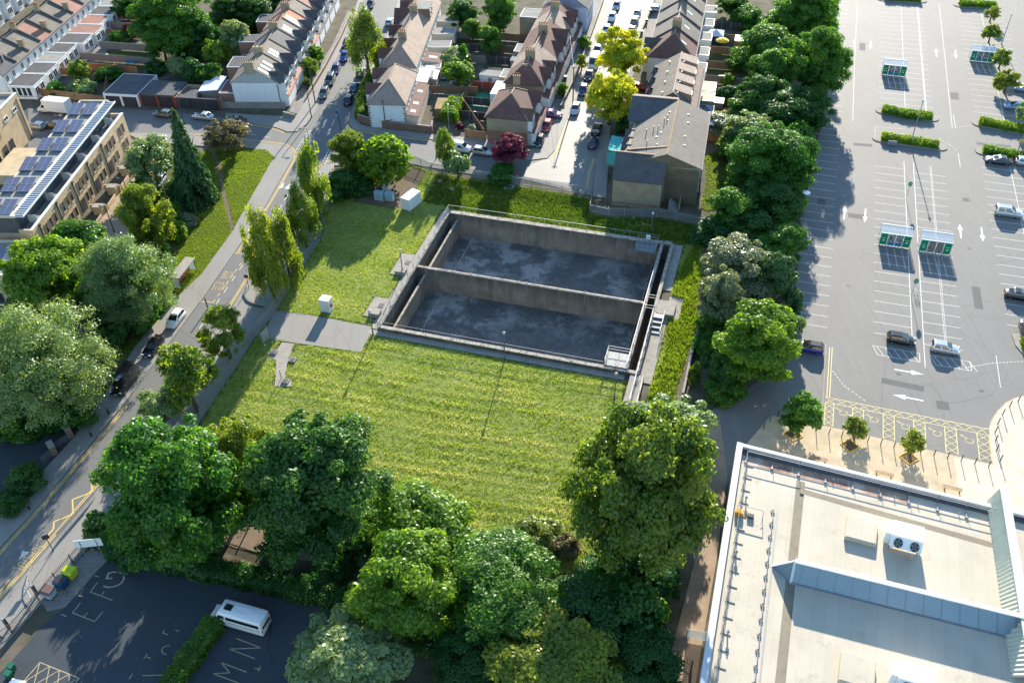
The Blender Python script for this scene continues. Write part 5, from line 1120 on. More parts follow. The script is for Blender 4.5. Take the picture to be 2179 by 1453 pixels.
for px, py, lb in ((1688, 925, 'nearest the shop corner'), (1808, 948, 'the middle one'), (1934, 974, 'nearest the ribbed shop roof')):
    o = thing('tree_pit', 'yellow edged square tree pit, %s' % lb, 'tree pit', P(px, py, .1), CP.a+rad(45)); r = .8
    for x, y, sx, sy in ((0, -r, 2*r+.1, .1), (0, r, 2*r+.1, .1), (-r, 0, .1, 2*r-.1), (r, 0, .1, 2*r-.1)): MB().box(x, y, 0, sx, sy, .09).build('edging', MATS['yellow_edge'], o)
    MB().box(0, 0, 0, 2*r-.12, 2*r-.12, .03).build('soil', MATS['soil'], o)
def island(p0, p1, w):
    a, b = Vector(p0), Vector(p1); d = (b-a).normalized(); k = Vector((-d.y, d.x, 0)); pts = []
    for c, s in ((b, 1), (a, -1)):
        for q in np.linspace(-90, 90, 7): pts.append(c+(d*math.cos(rad(q))*w*.5+k*math.sin(rad(q))*w*.5)*s)
    tag(MB().prism(pts, -.1, .16).build('kerbed_island', MATS['concrete']), kind='structure'); 
for a, b in (((985, 905), (1385, 965)), ((960, 1130), (1450, 1200)), ((1770, 1005), (2350, 1110)), ((1800, 1235), (2350, 1330)), ((1610, 45), (1900, 60)), ((985, -5), (1300, 10))): island(W('a4', *a), W('a4', *b), 2.7)
tag(MB().prism([P(2152, 712), P(2160, 735), P(2185, 765), P(2300, 790), P(2300, 705)], -.1, .16).build('kerbed_island', MATS['concrete']), kind='structure')
nb = thing('yellow_notice', 'yellow notice on a post by the hedge island', 'sign', W('a4', 2090, 1230), CP.a); MB().bar((0, 0, 0), (0, 0, 2.4), .06).build('post', MATS['galvanised'], nb); MB().box(0, -.04, 1.8, .9, .05, .6).build('plate', MATS['yellow_edge'], nb)
o = thing('trolley', 'lone shopping trolley left by the round green sign', 'trolley', CP(.75, 10.6, .02), CP.a)
MB().bar((-.25, -.4, .1), (-.25, .4, .1), .03).bar((.25, -.4, .1), (.25, .4, .1), .03).bar((-.25, .4, .1), (-.25, .45, .95), .03).bar((.25, .4, .1), (.25, .45, .95), .03).build('frame', MATS['galvanised'], o)
m = MB()
for k in range(6): m.bar((-.25+k*.1, -.45, .55), (-.25+k*.1, .45, .5), .02).bar((-.25+k*.1, -.45, .55), (-.28+k*.11, -.5, .95), .02)
for z in (.6, .75, .95): m.bar((-.27, -.48, z), (-.27, .45, z), .025).bar((.27, -.48, z), (.27, .45, z), .025).bar((-.27, -.48, z), (.27, -.48, z), .025)
m.build('basket', MATS['galvanised'], o)
for x in (-.24, .24):
    for y in (-.4, .4): MB().tube((x-.02, y, .06), (x+.02, y, .06), .06, n=8).build('wheel', MATS['rubber'], o)
# ================================================================ vehicles (local +x is the front)
def ring(x, w, zb, zt): return [(x, -w*.88, zb), (x, -w, zb+.13), (x, -w, zb+(zt-zb)*.62), (x, -w*.95, zt-.07), (x, -w*.72, zt), (x, w*.72, zt), (x, w*.95, zt-.07), (x, w, zb+(zt-zb)*.62), (x, w, zb+.13), (x, w*.88, zb)]
TYPES = dict(
 hatch=dict(L=4.0, W=1.74, H=1.47, prof=[(0, .72, .36, .74), (.02, .82, .26, .93), (.12, .99, .2, .99), (.5, 1, .18, .96), (.72, .99, .18, .95), (.86, .97, .2, .84), (.96, .88, .22, .68), (1, .68, .34, .54)], gb=(.03, .74), gr=(.1, .52)),
 saloon=dict(L=4.6, W=1.8, H=1.44, prof=[(0, .72, .36, .72), (.02, .84, .28, .9), (.14, .98, .2, .97), (.5, 1, .18, .95), (.7, .99, .18, .94), (.86, .97, .2, .83), (.97, .86, .22, .66), (1, .66, .34, .54)], gb=(.12, .72), gr=(.26, .52)),
 suv=dict(L=4.5, W=1.86, H=1.72, prof=[(0, .76, .42, .82), (.015, .88, .32, 1.06), (.1, 1, .27, 1.1), (.5, 1, .26, 1.08), (.72, .99, .26, 1.07), (.87, .97, .27, 1.0), (.97, .9, .3, .86), (1, .72, .42, .7)], gb=(.015, .74), gr=(.06, .55)))
_veh = {}
def wheel_mesh(r, w):
    a = MB().tube((0, -w/2, 0), (0, w/2, 0), r, n=18).mesh('tyre', MATS['rubber'], False); b = MB().tube((0, -w/2-.006, 0), (0, w/2+.006, 0), r*.64, n=14).mesh('rim', MATS['alloy']); return a, b
def wheels(t, xs, y, r, w=.21):
    a, b = wheel_mesh(r, w)
    for x in xs:
        for s in (-1, 1): o = put('wheel', a, t, None, (x, s*y, r)); put('rim', b, o)
def car_proto(kind):
    d = TYPES[kind]; L, W_, H = d['L'], d['W']/2, d['H']; X = lambda f: (f-.5)*L; pr = d['prof']
    t = bpy.data.objects.new('car', None); COL.objects.link(t)
    MB().loft([ring(X(f), W_*w, zb, zt) for f, w, zb, zt in pr]).build('body', MATS['paint_white'], t, True)
    zt = pr[3][3]-.02; zs = H-.1; b0, b1 = d['gb']; r0, r1 = d['gr']; wb, wr = W_*.93, W_*.74
    def gr(z, x0, x1, w): return [(x0, -w, z), (x1, -w*.97, z), (x1, w*.97, z), (x0, w, z)]
    lv = [gr(zt, X(b0), X(b1), wb), gr(zs, X(r0), X(r1), wr), gr(H, X(r0+.04), X(r1-.05), wr*.82)]
    MB().loft(lv).build('cabin', MATS['paint_white'], t, False, .03)
    def on(face, u0, u1, v0, v1, off=.012):
        i, j = face; A, B_, C_, D = [Vector(q) for q in (lv[0][i], lv[0][j], lv[1][j], lv[1][i])]
        n = (B_-A).cross(D-A).normalized()*off
        f = lambda u, v: (A.lerp(B_, u)).lerp(D.lerp(C_, u), v)+n
        return [f(u0, v0), f(u1, v0), f(u1, v1), f(u0, v1)]
    g = MATS['car_glass']
    MB().quad(*on((1, 2), .06, .94, .1, .95)).build('windscreen', g, t); MB().quad(*on((3, 0), .08, .92, .16, .92)).build('rear_window', g, t)
    for f, a in (((0, 1), 0), ((2, 3), 1)):
        for u0, u1 in ((.1, .46), (.5, .9)) if not a else ((.1, .5), (.54, .9)): MB().quad(*on(f, u0, u1, .1, .9)).build('side_window', g, t)
    wheels(t, (X(.19), X(.81)), W_*.94-.08, .31 if kind != 'suv' else .36)
    for s in (-1, 1):
        MB().box(X(.955), s*W_*.62, .6 if kind != 'suv' else .78, .22, .34, .13).build('headlight', MATS['clear_lamp'], t, bevel=.02)
        MB().box(X(.018), s*W_*.72, .74 if kind != 'suv' else .9, .12, .22, .2).build('tail_light', MATS['red_lamp'], t, bevel=.02)
        MB().box(X(.68), s*(W_+.06), zt-.02, .2, .16, .13).build('mirror', MATS['dark_grey'], t, bevel=.03)
    MB().box(X(1)-.02, 0, .4, .05, .52, .11).build('number_plate', MATS['white_paint'], t); MB().box(X(0)+.01, 0, .55, .05, .52, .11).build('number_plate', MATS['number_plate'], t)
    MB().box(X(.985), 0, .28, .1, W_*1.1, .12).build('grille', MATS['black_metal'], t)
    return t
def pm(n, c, rough=.28, metal=.0): return paint('paint_'+n, c, rough, metal)
for n, c, me in (('white', (.75, .75, .74), 0), ('silver', (.5, .52, .54), .6), ('blue', (.02, .035, .3), .3), ('navy', (.02, .03, .11), .3), ('black', (.012, .012, .014), .2), ('charcoal', (.05, .052, .055), .5), ('red', (.42, .015, .02), .1), ('purple', (.2, .1, .2), .3), ('steel', (.2, .26, .32), .5), ('green', (.13, .15, .13), .5), ('teal', (.03, .1, .18), .4), ('bronze', (.12, .08, .05), .5), ('skyblue', (.25, .35, .5), .4)): pm(n, c, .28, me)
_used = set()
def car(kind, col, px, py, ang, label, z=.02, cabin=None, px_mid=True):
    k = kind
    if k not in _veh: _veh[k] = car_proto(k); c = _veh[k]
    else: c = copy_tree(_veh[k])
    w = P(px, py, z+.6); c.location = (w.x, w.y, z); c.rotation_euler = (0, 0, ang); tag(c, label, 'car')
    for ch in c.children:
        nm = ch.name.split('.')[0]
        if nm in ('body', 'cabin'):
            ch.material_slots[0].link = 'OBJECT'; ch.material_slots[0].material = MATS['paint_'+(cabin if nm == 'cabin' and cabin else col)]
    return c
R = math.pi; B_ = CP.a
hd = lambda a, b: heading(P(*a), P(*b))
MR = hd((498, 538), (261, 862)); NS = hd((765, 26), (671, 240)); S2 = hd((1305, 0), (1180, 320)); SR = hd((800, 282), (1050, 318)); SL = hd((350, 255), (540, 280))
for a in (
 ('hatch', 'blue', 1722, 738, B_+R, 'blue hatchback with black roof parked beside the bright access road tree', .02, 'black'),
 ('hatch', 'black', 1918, 721, B_, 'black hatchback at the end of the middle bays'),
 ('hatch', 'silver', 2011, 740, B_, 'silver hatchback beside the black hatchback'),
 ('suv', 'silver', 2146, 452, B_, 'silver estate off roader parked alone in the right bays'),
 ('saloon', 'black', 2172, 628, B_, 'dark saloon with red tail lamps in the right bays'),
 ('saloon', 'charcoal', 2125, 341, B_+R, 'charcoal saloon parked against the right hedge island'),
 ('hatch', 'skyblue', 2160, 226, B_+R, 'pale blue hatchback near the young trees'),
 ('hatch', 'skyblue', 2180, 188, B_+R, 'blue car half hidden by the bushy young tree'),
 ('hatch', 'charcoal', 2185, 700, B_+R/2, 'dark car at the kerbed corner of the car park'),
 ('hatch', 'silver', 2186, 345, B_, 'light car just past the charcoal saloon'),
 ('hatch', 'white', 373, 678, MR, 'white hatchback parked below the bus shelter'),
 ('saloon', 'black', 326, 736, MR, 'black car parked behind the white hatchback'),
 ('hatch', 'steel', 347, 872, MR+R, 'blue grey car hidden under the small loose roadside tree'),
 ('hatch', 'blue', 733, 120, NS, 'blue hatchback under the tall street tree'),
 ('hatch', 'navy', 714, 147, NS, 'navy blue hatchback, second in the line by the front hedges'),
 ('suv', 'charcoal', 702, 171, NS, 'dark grey off roader, third in the line by the front hedges'),
 ('hatch', 'green', 689, 198, NS, 'grey green hatchback, last in the line by the junction'),
 ('hatch', 'charcoal', 738, 92, NS, 'dark hatchback partly behind the tall street tree'),
 ('hatch', 'silver', 774, 28, NS, 'silver car far up the street with the tall tree'),
 ('saloon', 'black', 788, 9, NS, 'black car farthest up the street with the tall tree'),
 ('hatch', 'silver', 829, 46, NS+R, 'silver car past the tall street tree on the house side'),
 ('hatch', 'teal', 768, 153, NS+R, 'teal hatchback in the shade beside the clipped front hedge'),
 ('hatch', 'teal', 755, 185, NS+R, 'bright teal saloon beside the clipped front hedge'),
 ('saloon', 'black', 742, 211, NS+R, 'black saloon by the clipped hedge at the junction'),
 ('hatch', 'silver', 1027, 322, SR, 'silver hatchback parked behind the white van'),
 ('hatch', 'black', 1147, 300, S2, 'black hatchback on the forecourt beside the purple tree'),
 ('hatch', 'red', 1163, 268, S2, 'red hatchback in the drive of the hip roofed house'),
 ('hatch', 'purple', 1176, 243, SR, 'purple car across the drive of the brown terrace'),
 ('hatch', 'silver', 1224, 232, S2, 'silver car driving down the sunlit street'),
 ('suv', 'black', 1270, 275, S2+R, 'black off roader in the shade opposite the hip roofed house'),
 ('hatch', 'navy', 1262, 303, S2+R, 'dark blue hatchback by the scaffold'),
 ('hatch', 'navy', 1241, 192, S2, 'dark blue hatchback ahead of the bright yellow tree'),
 ('saloon', 'black', 1253, 160, S2, 'black saloon between the white van and the dark blue hatchback'),
 ('hatch', 'teal', 1271, 107, S2, 'steel blue hatchback above the white van'),
 ('hatch', 'silver', 1279, 88, S2, 'silver hatchback beside the upper yellow tree'),
 ('hatch', 'silver', 1290, 64, S2, 'silver car, third above the white van'),
 ('hatch', 'white', 1302, 37, S2, 'white car far up the sunlit street'),
 ('saloon', 'steel', 1312, 12, S2, 'grey car farthest up the sunlit street'),
 ('saloon', 'silver', 1345, 62, S2+R, 'bright silver car on the dormered row side above the yellow tree'),
 ('suv', 'steel', 1351, 44, S2+R, 'grey off roader on the dormered row side'),
 ('hatch', 'silver', 1357, 25, S2+R, 'silver car on the dormered row side, far up'),
 ('hatch', 'red', 1366, 186, S2+R/2, 'red hatchback in the yard beside the dormered row'),
 ('hatch', 'silver', 1400, 20, S2+R/2, 'pale car in a front yard of the far right terrace'),
 ('hatch', 'green', 347, 242, SL+R, 'grey green hatchback on the side road before the garages'),
 ('saloon', 'silver', 432, 247, SL+R, 'silver saloon on the side road by the white end house'),
 ('saloon', 'black', 500, 256, SL+R, 'black saloon behind the brownish blossom tree'),
 ('hatch', 'bronze', 113, 266, SL+R, 'bronze hatchback in the yard behind the brick terrace'),
 ('hatch', 'steel', 77, 268, SL+R, 'blue grey car in the yard behind the brick terrace'),
 ('hatch', 'silver', 340, 384, FA.a, 'pale car on the estate lane hidden by trees'),
): car(*a)
# ---- vans
def van(col, px, py, ang, label, L=5.0, W_=1.95, H=2.0, rack=False, windows=0, z=.02, name='van', hood=.9, cat='van'):
    t = thing(name, label, cat, (0, 0, 0), ang); w = P(px, py, z+H*.5); t.location = (w.x, w.y, z); h = W_/2; x0, x1 = -L/2, L/2; pm_ = MATS['paint_'+col]
    def rg(x, w_, zb, zt): return [(x, -w_*.95, zb), (x, -w_, zb+.15), (x, -w_, zt*.55), (x, -w_*.9, zt-.12), (x, -w_*.74, zt), (x, w_*.74, zt), (x, w_*.9, zt-.12), (x, w_, zt*.55), (x, w_, zb+.15), (x, w_*.95, zb)]
    MB().loft([rg(x0, h*.96, .38, H*.97), (rg(x0+.08, h, .3, H)), rg(x1-hood-.95, h, .28, H), rg(x1-hood-.75, h*.99, .28, H*.985), rg(x1-hood+.02, h*.97, .28, 1.16), rg(x1-.25, h*.93, .28, 1.0), rg(x1-.04, h*.85, .32, .82), rg(x1, h*.7, .4, .66)]).build('body', pm_, t, True)
    g = MATS['car_glass']; xa, xb = x1-hood-.72, x1-hood+.0
    MB().quad((xb+.04, -h*.74, 1.24), (xb+.04, h*.74, 1.24), (xa+.03, h*.66, H*.95), (xa+.03, -h*.66, H*.95)).build('windscreen', g, t)
    for s in (-1, 1):
        q = [(xb-.35, s*(h*.985+.015), 1.18), (xa-.75, s*(h*.985+.015), 1.18), (xa-.75, s*(h*.93+.02), H*.86), (xa-.08, s*(h*.93+.02), H*.86)]
        MB().quad(*(q if s > 0 else q[::-1])).build('side_window', g, t)
        if windows: q = [(xa-.9, s*(h*.985+.02), 1.15), (x0+.25, s*(h*.985+.02), 1.15), (x0+.25, s*(h*.93+.025), H*.84), (xa-.9, s*(h*.93+.025), H*.84)]; MB().quad(*(q if s > 0 else q[::-1])).build('side_window', g, t)
        MB().box(x1-.14, s*h*.68, .68, .2, .34, .2).build('headlight', MATS['clear_lamp'], t, bevel=.03); MB().box(x0+.03, s*h*.86, .8, .1, .14, .55).build('tail_light', MATS['red_lamp'], t, bevel=.02)
        MB().box(xb-.2, s*(h+.13), 1.2, .16, .22, .3).build('mirror', MATS['dark_grey'], t, bevel=.03)
    MB().quad((x0-.012, h*.7, 1.2), (x0-.012, -h*.7, 1.2), (x0+.02, -h*.66, H*.88), (x0+.02, h*.66, H*.88)).build('rear_window', g, t)
    MB().box(x1-.02, 0, .42, .08, .55, .12).build('number_plate', MATS['white_paint'], t); MB().box(x1-.07, 0, .6, .1, h*1.1, .16).build('grille', MATS['black_metal'], t)
    wheels(t, (x0+.95, x1-.85), h*.92-.08, .35)
    if rack:
        for k in range(9): MB().box(x0+.35+k*.36, 0, H+.1, .09, W_*.86, .06).build('rack_bar', MATS['black_metal'], t)
        for s in (-1, 1): MB().box(x0+1.8, s*h*.82, H+.04, 3.2, .07, .1).build('rack_rail', MATS['black_metal'], t)
        MB().box(x0+3.3, .1, H+.02, .5, .6, .1).box(x0+3.9, .0, H-.0, .5, .6, .06).build('roof_vent', MATS['galvanised'], t)
    return t
van('black', 264, 806, MR, 'black van with a ribbed roof rack parked at the kerb', 5.2, 2.0, 2.15, True)
van('white', 398, 775, MR+R, 'white van hidden under the loose roadside tree', 5.0, 1.95, 2.0)
van('white', 978, 312, SR, 'white van parked behind the slim light tree', 4.4, 1.8, 1.85)
van('white', 1264, 130, S2, 'white van parked under the upper yellow tree', 5.4, 2.0, 2.4)
mb = van('white', 508, 1310, hd((570, 1335), (448, 1300)), 'white minibus with a roof hatch in the school car park', 6.6, 2.05, 2.55, False, 1, .02, 'minibus', .75, 'minibus')
MB().box(.9, 0, 2.53, .9, .75, .08).build('roof_hatch', MATS['car_glass'], mb, bevel=.03); MB().box(-.7, 0, 2.53, 1.5, .9, .05).build('roof_panel', MATS['paint_white'], mb, bevel=.02)
for s in (-1, 1):
    for k in range(9): pass
bt_ = thing('box_truck', 'white box truck parked in the yard behind the brick terrace', 'truck', P(118, 240, .05), SL+R+.06); pw = MATS['paint_white']
def cabring(x, w_, zb, zt): return [(x, -w_*.95, zb), (x, -w_, zb+.15), (x, -w_, zt*.6), (x, -w_*.9, zt-.12), (x, -w_*.74, zt), (x, w_*.74, zt), (x, w_*.9, zt-.12), (x, w_, zt*.6), (x, w_, zb+.15), (x, w_*.95, zb)]
MB().loft([cabring(1.2, 1.0, .45, 2.25), cabring(1.9, 1.0, .45, 2.3), cabring(2.6, .97, .45, 1.3), cabring(3.3, .92, .45, 1.1), cabring(3.45, .7, .55, .8)]).build('cab', pw, bt_, True)
MB().quad((2.6, -.72, 1.38), (2.6, .72, 1.38), (1.98, .64, 2.2), (1.98, -.64, 2.2)).build('windscreen', MATS['car_glass'], bt_)
for s in (-1, 1): q = [(2.3, s*1.0, 1.3), (1.4, s*1.0, 1.3), (1.4, s*.96, 2.0), (1.9, s*.96, 2.0)]; MB().quad(*(q if s > 0 else q[::-1])).build('side_window', MATS['car_glass'], bt_); MB().box(3.3, s*.68, .72, .2, .3, .2).build('headlight', MATS['clear_lamp'], bt_)
MB().box(-1.3, 0, .75, 4.9, 2.25, 2.4).build('cargo_box', pw, bt_, bevel=.06); MB().box(1.35, 0, 2.35, .9, 1.9, .75).build('wind_deflector', pw, bt_, bevel=.2); MB().box(-1.2, 0, .5, 5, .9, .25).build('chassis', MATS['black_metal'], bt_)
wheels(bt_, (-2.4, 2.55), .88, .38)
# ================================================================ foliage
def leaf_mat(name, dark, mid, light, trans=.42, gloss=.022):
    m = bpy.data.materials.new(name); m.use_nodes = True; t = NT(m); MATS[name] = m
    at = t.add('ShaderNodeAttribute', attribute_name='rnd'); oi = t.add('ShaderNodeObjectInfo')
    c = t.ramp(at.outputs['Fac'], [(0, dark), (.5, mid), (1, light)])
    hs = t.add('ShaderNodeHueSaturation', ins={'Color': c})
    mr = t.add('ShaderNodeMapRange', ins={0: oi.outputs['Random'], 1: 0.0, 2: 1.0, 3: .485, 4: .515}); t.l.new(mr.outputs[0], hs.inputs['Hue'])
    mv = t.add('ShaderNodeMapRange', ins={0: oi.outputs['Random'], 1: 0.0, 2: 1.0, 3: 1.12, 4: .9}); t.l.new(mv.outputs[0], hs.inputs['Value'])
    d = t.add('ShaderNodeBsdfDiffuse'); tr = t.add('ShaderNodeBsdfTranslucent'); gl = t.add('ShaderNodeBsdfGlossy', ins={'Roughness': .38, 'Color': (.85, .9, .85, 1)})
    t.l.new(hs.outputs[0], d.inputs[0])
    w = t.mix(1.0, hs.outputs[0], (1.9, 1.7, .5), 'MULTIPLY'); t.l.new(w, tr.inputs[0])
    m1 = t.add('ShaderNodeMixShader', ins={0: trans}); t.l.new(d.outputs[0], m1.inputs[1]); t.l.new(tr.outputs[0], m1.inputs[2])
    m2 = t.add('ShaderNodeMixShader', ins={0: gloss}); t.l.new(m1.outputs[0], m2.inputs[1]); t.l.new(gl.outputs[0], m2.inputs[2])
    t.l.new(m2.outputs[0], t.o.inputs[0]); return m
leaf_mat('leaf_dark', (0.020, 0.084, 0.018), (0.037, 0.131, 0.023), (0.069, 0.190, 0.030), .52)
leaf_mat('leaf_green', (0.038, 0.124, 0.018), (0.072, 0.200, 0.022), (0.134, 0.276, 0.032), .56)
leaf_mat('leaf_bright', (0.076, 0.180, 0.014), (0.141, 0.268, 0.021), (0.231, 0.352, 0.030), .58)
leaf_mat('leaf_pale', (.125, .21, .07), (.175, .27, .1), (.235, .33, .135), .48, .04)
leaf_mat('leaf_grey', (0.134, 0.176, 0.088), (0.168, 0.212, 0.116), (0.210, 0.252, 0.148), .36, .04)
leaf_mat('leaf_birch', (0.084, 0.152, 0.018), (0.155, 0.236, 0.026), (0.269, 0.328, 0.044), .58)
leaf_mat('leaf_yellow', (.15, .24, .014), (.36, .41, .018), (.54, .53, .025), .52)
leaf_mat('leaf_purple', (0.069, 0.009, 0.018), (0.127, 0.018, 0.034), (0.218, 0.040, 0.063), .35)
leaf_mat('leaf_brown', (0.101, 0.086, 0.039), (0.166, 0.146, 0.068), (0.248, 0.218, 0.117), .35)
leaf_mat('leaf_olive', (0.080, 0.138, 0.020), (0.137, 0.211, 0.030), (0.227, 0.282, 0.048), .56)
leaf_mat('leaf_conifer', (0.025, 0.081, 0.030), (0.048, 0.126, 0.044), (0.089, 0.178, 0.061), .25)

def leaves_mesh(name, C, N, size, rnd, mat, extra=None):
    """C leaf centres, N leaf normals, one rhombus each"""
    n = len(C); N = N/np.linalg.norm(N, axis=1, keepdims=True)
    a = np.cross(N, RNG.normal(size=(n, 3))); a /= np.linalg.norm(a, axis=1, keepdims=True); b = np.cross(N, a)
    s = (size*RNG.uniform(.6, 1.35, n))[:, None]   # size may vary leaf by leaf
    V = np.stack([C-a*s*.62, C-b*s*.36+N*s*.1, C+a*s*.62, C+b*s*.36+N*s*.1], 1).reshape(-1, 3).astype('f')
    me = bpy.data.meshes.new(name); ne = 0
    if extra is not None: ev, ef, er = extra; ne = len(ef)
    nv = n*4; F = np.arange(nv, dtype='i')
    if ne:
        V = np.concatenate([V, ev.astype('f')]); lt = np.concatenate([np.full(n, 4), np.full(ne, 3)]).astype('i')
        F = np.concatenate([F, (ef+nv).ravel()]).astype('i'); rnd = np.concatenate([rnd, np.full(ne, er)])
    else: lt = np.full(n, 4, 'i')
    me.vertices.add(len(V)); me.vertices.foreach_set('co', V.ravel())
    me.loops.add(len(F)); me.loops.foreach_set('vertex_index', F)
    me.polygons.add(len(lt)); me.polygons.foreach_set('loop_start', np.concatenate([[0], np.cumsum(lt)[:-1]]).astype('i'))
    me.polygons.foreach_set('loop_total', lt)
    at = me.attributes.new('rnd', 'FLOAT', 'FACE'); at.data.foreach_set('value', rnd.astype('f'))
    me.update(calc_edges=True); me.materials.append(mat); return me
def ico(sub=2):
    bm = bmesh.new(); bmesh.ops.create_icosphere(bm, subdivisions=sub, radius=1); v = np.array([q.co[:] for q in bm.verts]); f = np.array([[q.index for q in g.verts] for g in bm.faces]); bm.free(); return v, f
ICO = ico(2)
def sphere_dirs(n): d = RNG.normal(size=(n, 3)); return d/np.linalg.norm(d, axis=1, keepdims=True)
_crowns = {}
SPEC = dict(  # leaf size/m, nominal radius/m, clumps, clump radius range, leaves, stretch z of clumps, core radius
    broad=(.25, 5.6, 105, (.13, .27), 46000, .72, .46), maple=(.29, 4.5, 75, (.15, .29), 27000, .7, .46),
    willow=(.17, 6.0, 150, (.12, .25), 52000, .85, .48), birch=(.18, 2.6, 50, (.15, .3), 12500, 1.7, .0),
    mid=(.23, 3.4, 70, (.15, .31), 19500, .75, .42), small=(.25, 1.8, 30, (.24, .4), 5200, .8, .38),
    loose=(.28, 3.2, 46, (.14, .3), 8200, 1.0, .0), young=(.20, 1.4, 24, (.18, .34), 2300, 1.0, .2), bush=(.2, 1.6, 30, (.25, .42), 5600, .8, .5),
    robinia=(.27, 3.0, 46, (.2, .34), 8000, .7, .42), topiary=(.2, 2.7, 120, (.1, .16), 13000, 1, .86))
def crown(kind, matname, var):
    key = (kind, matname, var)
    if key in _crowns: return _crowns[key]
    ls, R, nc, (r0, r1), nl, sz, core = SPEC[kind]
    k = nc; d = sphere_dirs(k); d[:, 2] = np.where(d[:, 2] < -.8, -d[:, 2], d[:, 2])
    # an uneven overall outline: a few lobes push out or pull in
    lob = sphere_dirs(7); amp = RNG.uniform(-.22, .2, 7)
    def lobf(q): return 1+(np.clip(q@lob.T, 0, 1)**3*amp).sum(1)
    rr = RNG.uniform(.62, .86, k)**1.0; inner = RNG.random(k) < .22; rr[inner] *= .6
    if kind == 'topiary': rr[:] = .86
    cr = RNG.uniform(r0, r1, k)
    if kind != 'topiary':
        sp = RNG.random(k) < .3; rr[sp] = RNG.uniform(.82, .98, sp.sum()); cr[sp] *= .5
    ce = d*(rr*(1 if kind == 'topiary' else lobf(d)))[:, None]
    w = cr**2; ci = RNG.choice(k, nl, p=w/w.sum())
    q = sphere_dirs(nl); q[:, 2] = np.where((q[:, 2] < -.1) & (RNG.random(nl) < .72), -q[:, 2], q[:, 2])
    rad_ = cr[ci]*RNG.uniform(.5, 1.2, nl)
    if kind in ('willow', 'loose', 'young'): rad_ *= RNG.uniform(.7, 1.25, nl)
    C = ce[ci]+q*rad_[:, None]*np.array([1, 1, sz])
    if kind == 'birch': C[:, 2] -= .25*np.hypot(C[:, 0], C[:, 1])**2
    N = q*.9+RNG.normal(size=(nl, 3))*.55+d[ci]*.3; N[:, 2] += .5
    crn = RNG.random(k); rnd = np.clip(crn[ci]*.55+RNG.random(nl)*.45, 0, 1)
    size = np.full(nl, ls/R)
    if core > .25:                                     # sparse inner leaves close the view; inner shade is put into their dark tones
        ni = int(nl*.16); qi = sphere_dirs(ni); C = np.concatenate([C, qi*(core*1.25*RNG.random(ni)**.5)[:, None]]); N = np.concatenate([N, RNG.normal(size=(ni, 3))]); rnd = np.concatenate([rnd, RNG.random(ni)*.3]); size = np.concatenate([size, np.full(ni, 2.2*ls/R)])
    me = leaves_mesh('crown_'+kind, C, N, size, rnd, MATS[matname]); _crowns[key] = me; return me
def conifer_mesh():
    C, N, r = [], [], []
    for i in range(34):
        z = -1+2*(i/33)**.9; R = (1-(z+1)/2)**.8*.95+.06
        for j in range(max(5, int(15*R))):
            a = RNG.uniform(0, 6.28); n = int(40+90*R); s = RNG.random(n)**.7
            C.append(np.stack([np.cos(a)*R*s, np.sin(a)*R*s, z-.22*s**1.6*R+RNG.normal(0, .012, n)], 1)+RNG.normal(0, .03, (n, 3))); N.append(np.tile([np.cos(a)*.5, np.sin(a)*.5, .8], (n, 1))+RNG.normal(0, .4, (n, 3))); r.append(np.full(n, RNG.random())*.6+RNG.random(n)*.4)
    return leaves_mesh('crown_conifer', np.concatenate(C), np.concatenate(N), .075, np.concatenate(r), MATS['leaf_conifer'])
def trunk_mesh(i):
    m = MB(); rs = random.Random(i); m.tube((0, 0, -.02), (0, 0, .12), .11, .075, 9); m.tube((0, 0, .12), (.02, .02, .55), .075, .05, 9)
    for j in range(6):
        a = j*1.05+rs.uniform(-.3, .3); z = rs.uniform(.34, .55); L = rs.uniform(.45, .75)
        e = (math.cos(a)*L*.55, math.sin(a)*L*.55, z+rs.uniform(.12, .3)); m.tube((.01, .01, z), e, .04, .02, 6); m.tube(e, (e[0]*1.45, e[1]*1.45, e[2]+.12), .02, .006, 5)
    m.tube((.02, .02, .55), (0, .03, .9), .05, .012, 7); return m.mesh('trunk', MATS['bark'], True)
TRUNKS = [trunk_mesh(i) for i in range(3)]
_tn = [0]
def tree(kind, mat, px, py, rx, ry, label, group=None, clear=None, name='tree', cat='tree', z=0.0, var=None, trunk=True):
    """crown centre and half-extents measured in the photograph; depth follows from the tree standing on the ground"""
    _tn[0] += 1; i = _tn[0]
    h = 5.0
    for _ in range(6):
        w = P(px, py, h); s = ppm(w); R = rx/s
        el = math.atan2(CAMH-h, math.hypot(w.x, w.y)); q = (ry/s)**2-(R*math.sin(el))**2
        V = max(math.sqrt(max(q, 0))/math.cos(el), R*.62); V = min(V, R*2.6)
        cl = clear if clear is not None else (.14*V+.5 if trunk else -.25*V)
        h = z+cl+V*.96
    w = P(px, py, h); t = thing(name, label, cat, (w.x, w.y, z), 0, group)
    if trunk: put('trunk', TRUNKS[i % 3], t, None, (0, 0, 0), (0, 0, i*1.3), (R*.85+.6, R*.85+.6, (h-z)+V*.55))
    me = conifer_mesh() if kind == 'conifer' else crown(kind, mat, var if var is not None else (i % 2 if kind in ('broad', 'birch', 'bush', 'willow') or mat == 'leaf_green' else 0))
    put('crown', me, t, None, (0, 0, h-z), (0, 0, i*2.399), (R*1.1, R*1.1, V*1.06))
    return t
def bush(kind, mat, px, py, rx, ry, label, group=None, name='shrub', cat='shrub', z=0.0):
    return tree(kind, mat, px, py, rx, ry, label, group, None, name, cat, z, None, False)
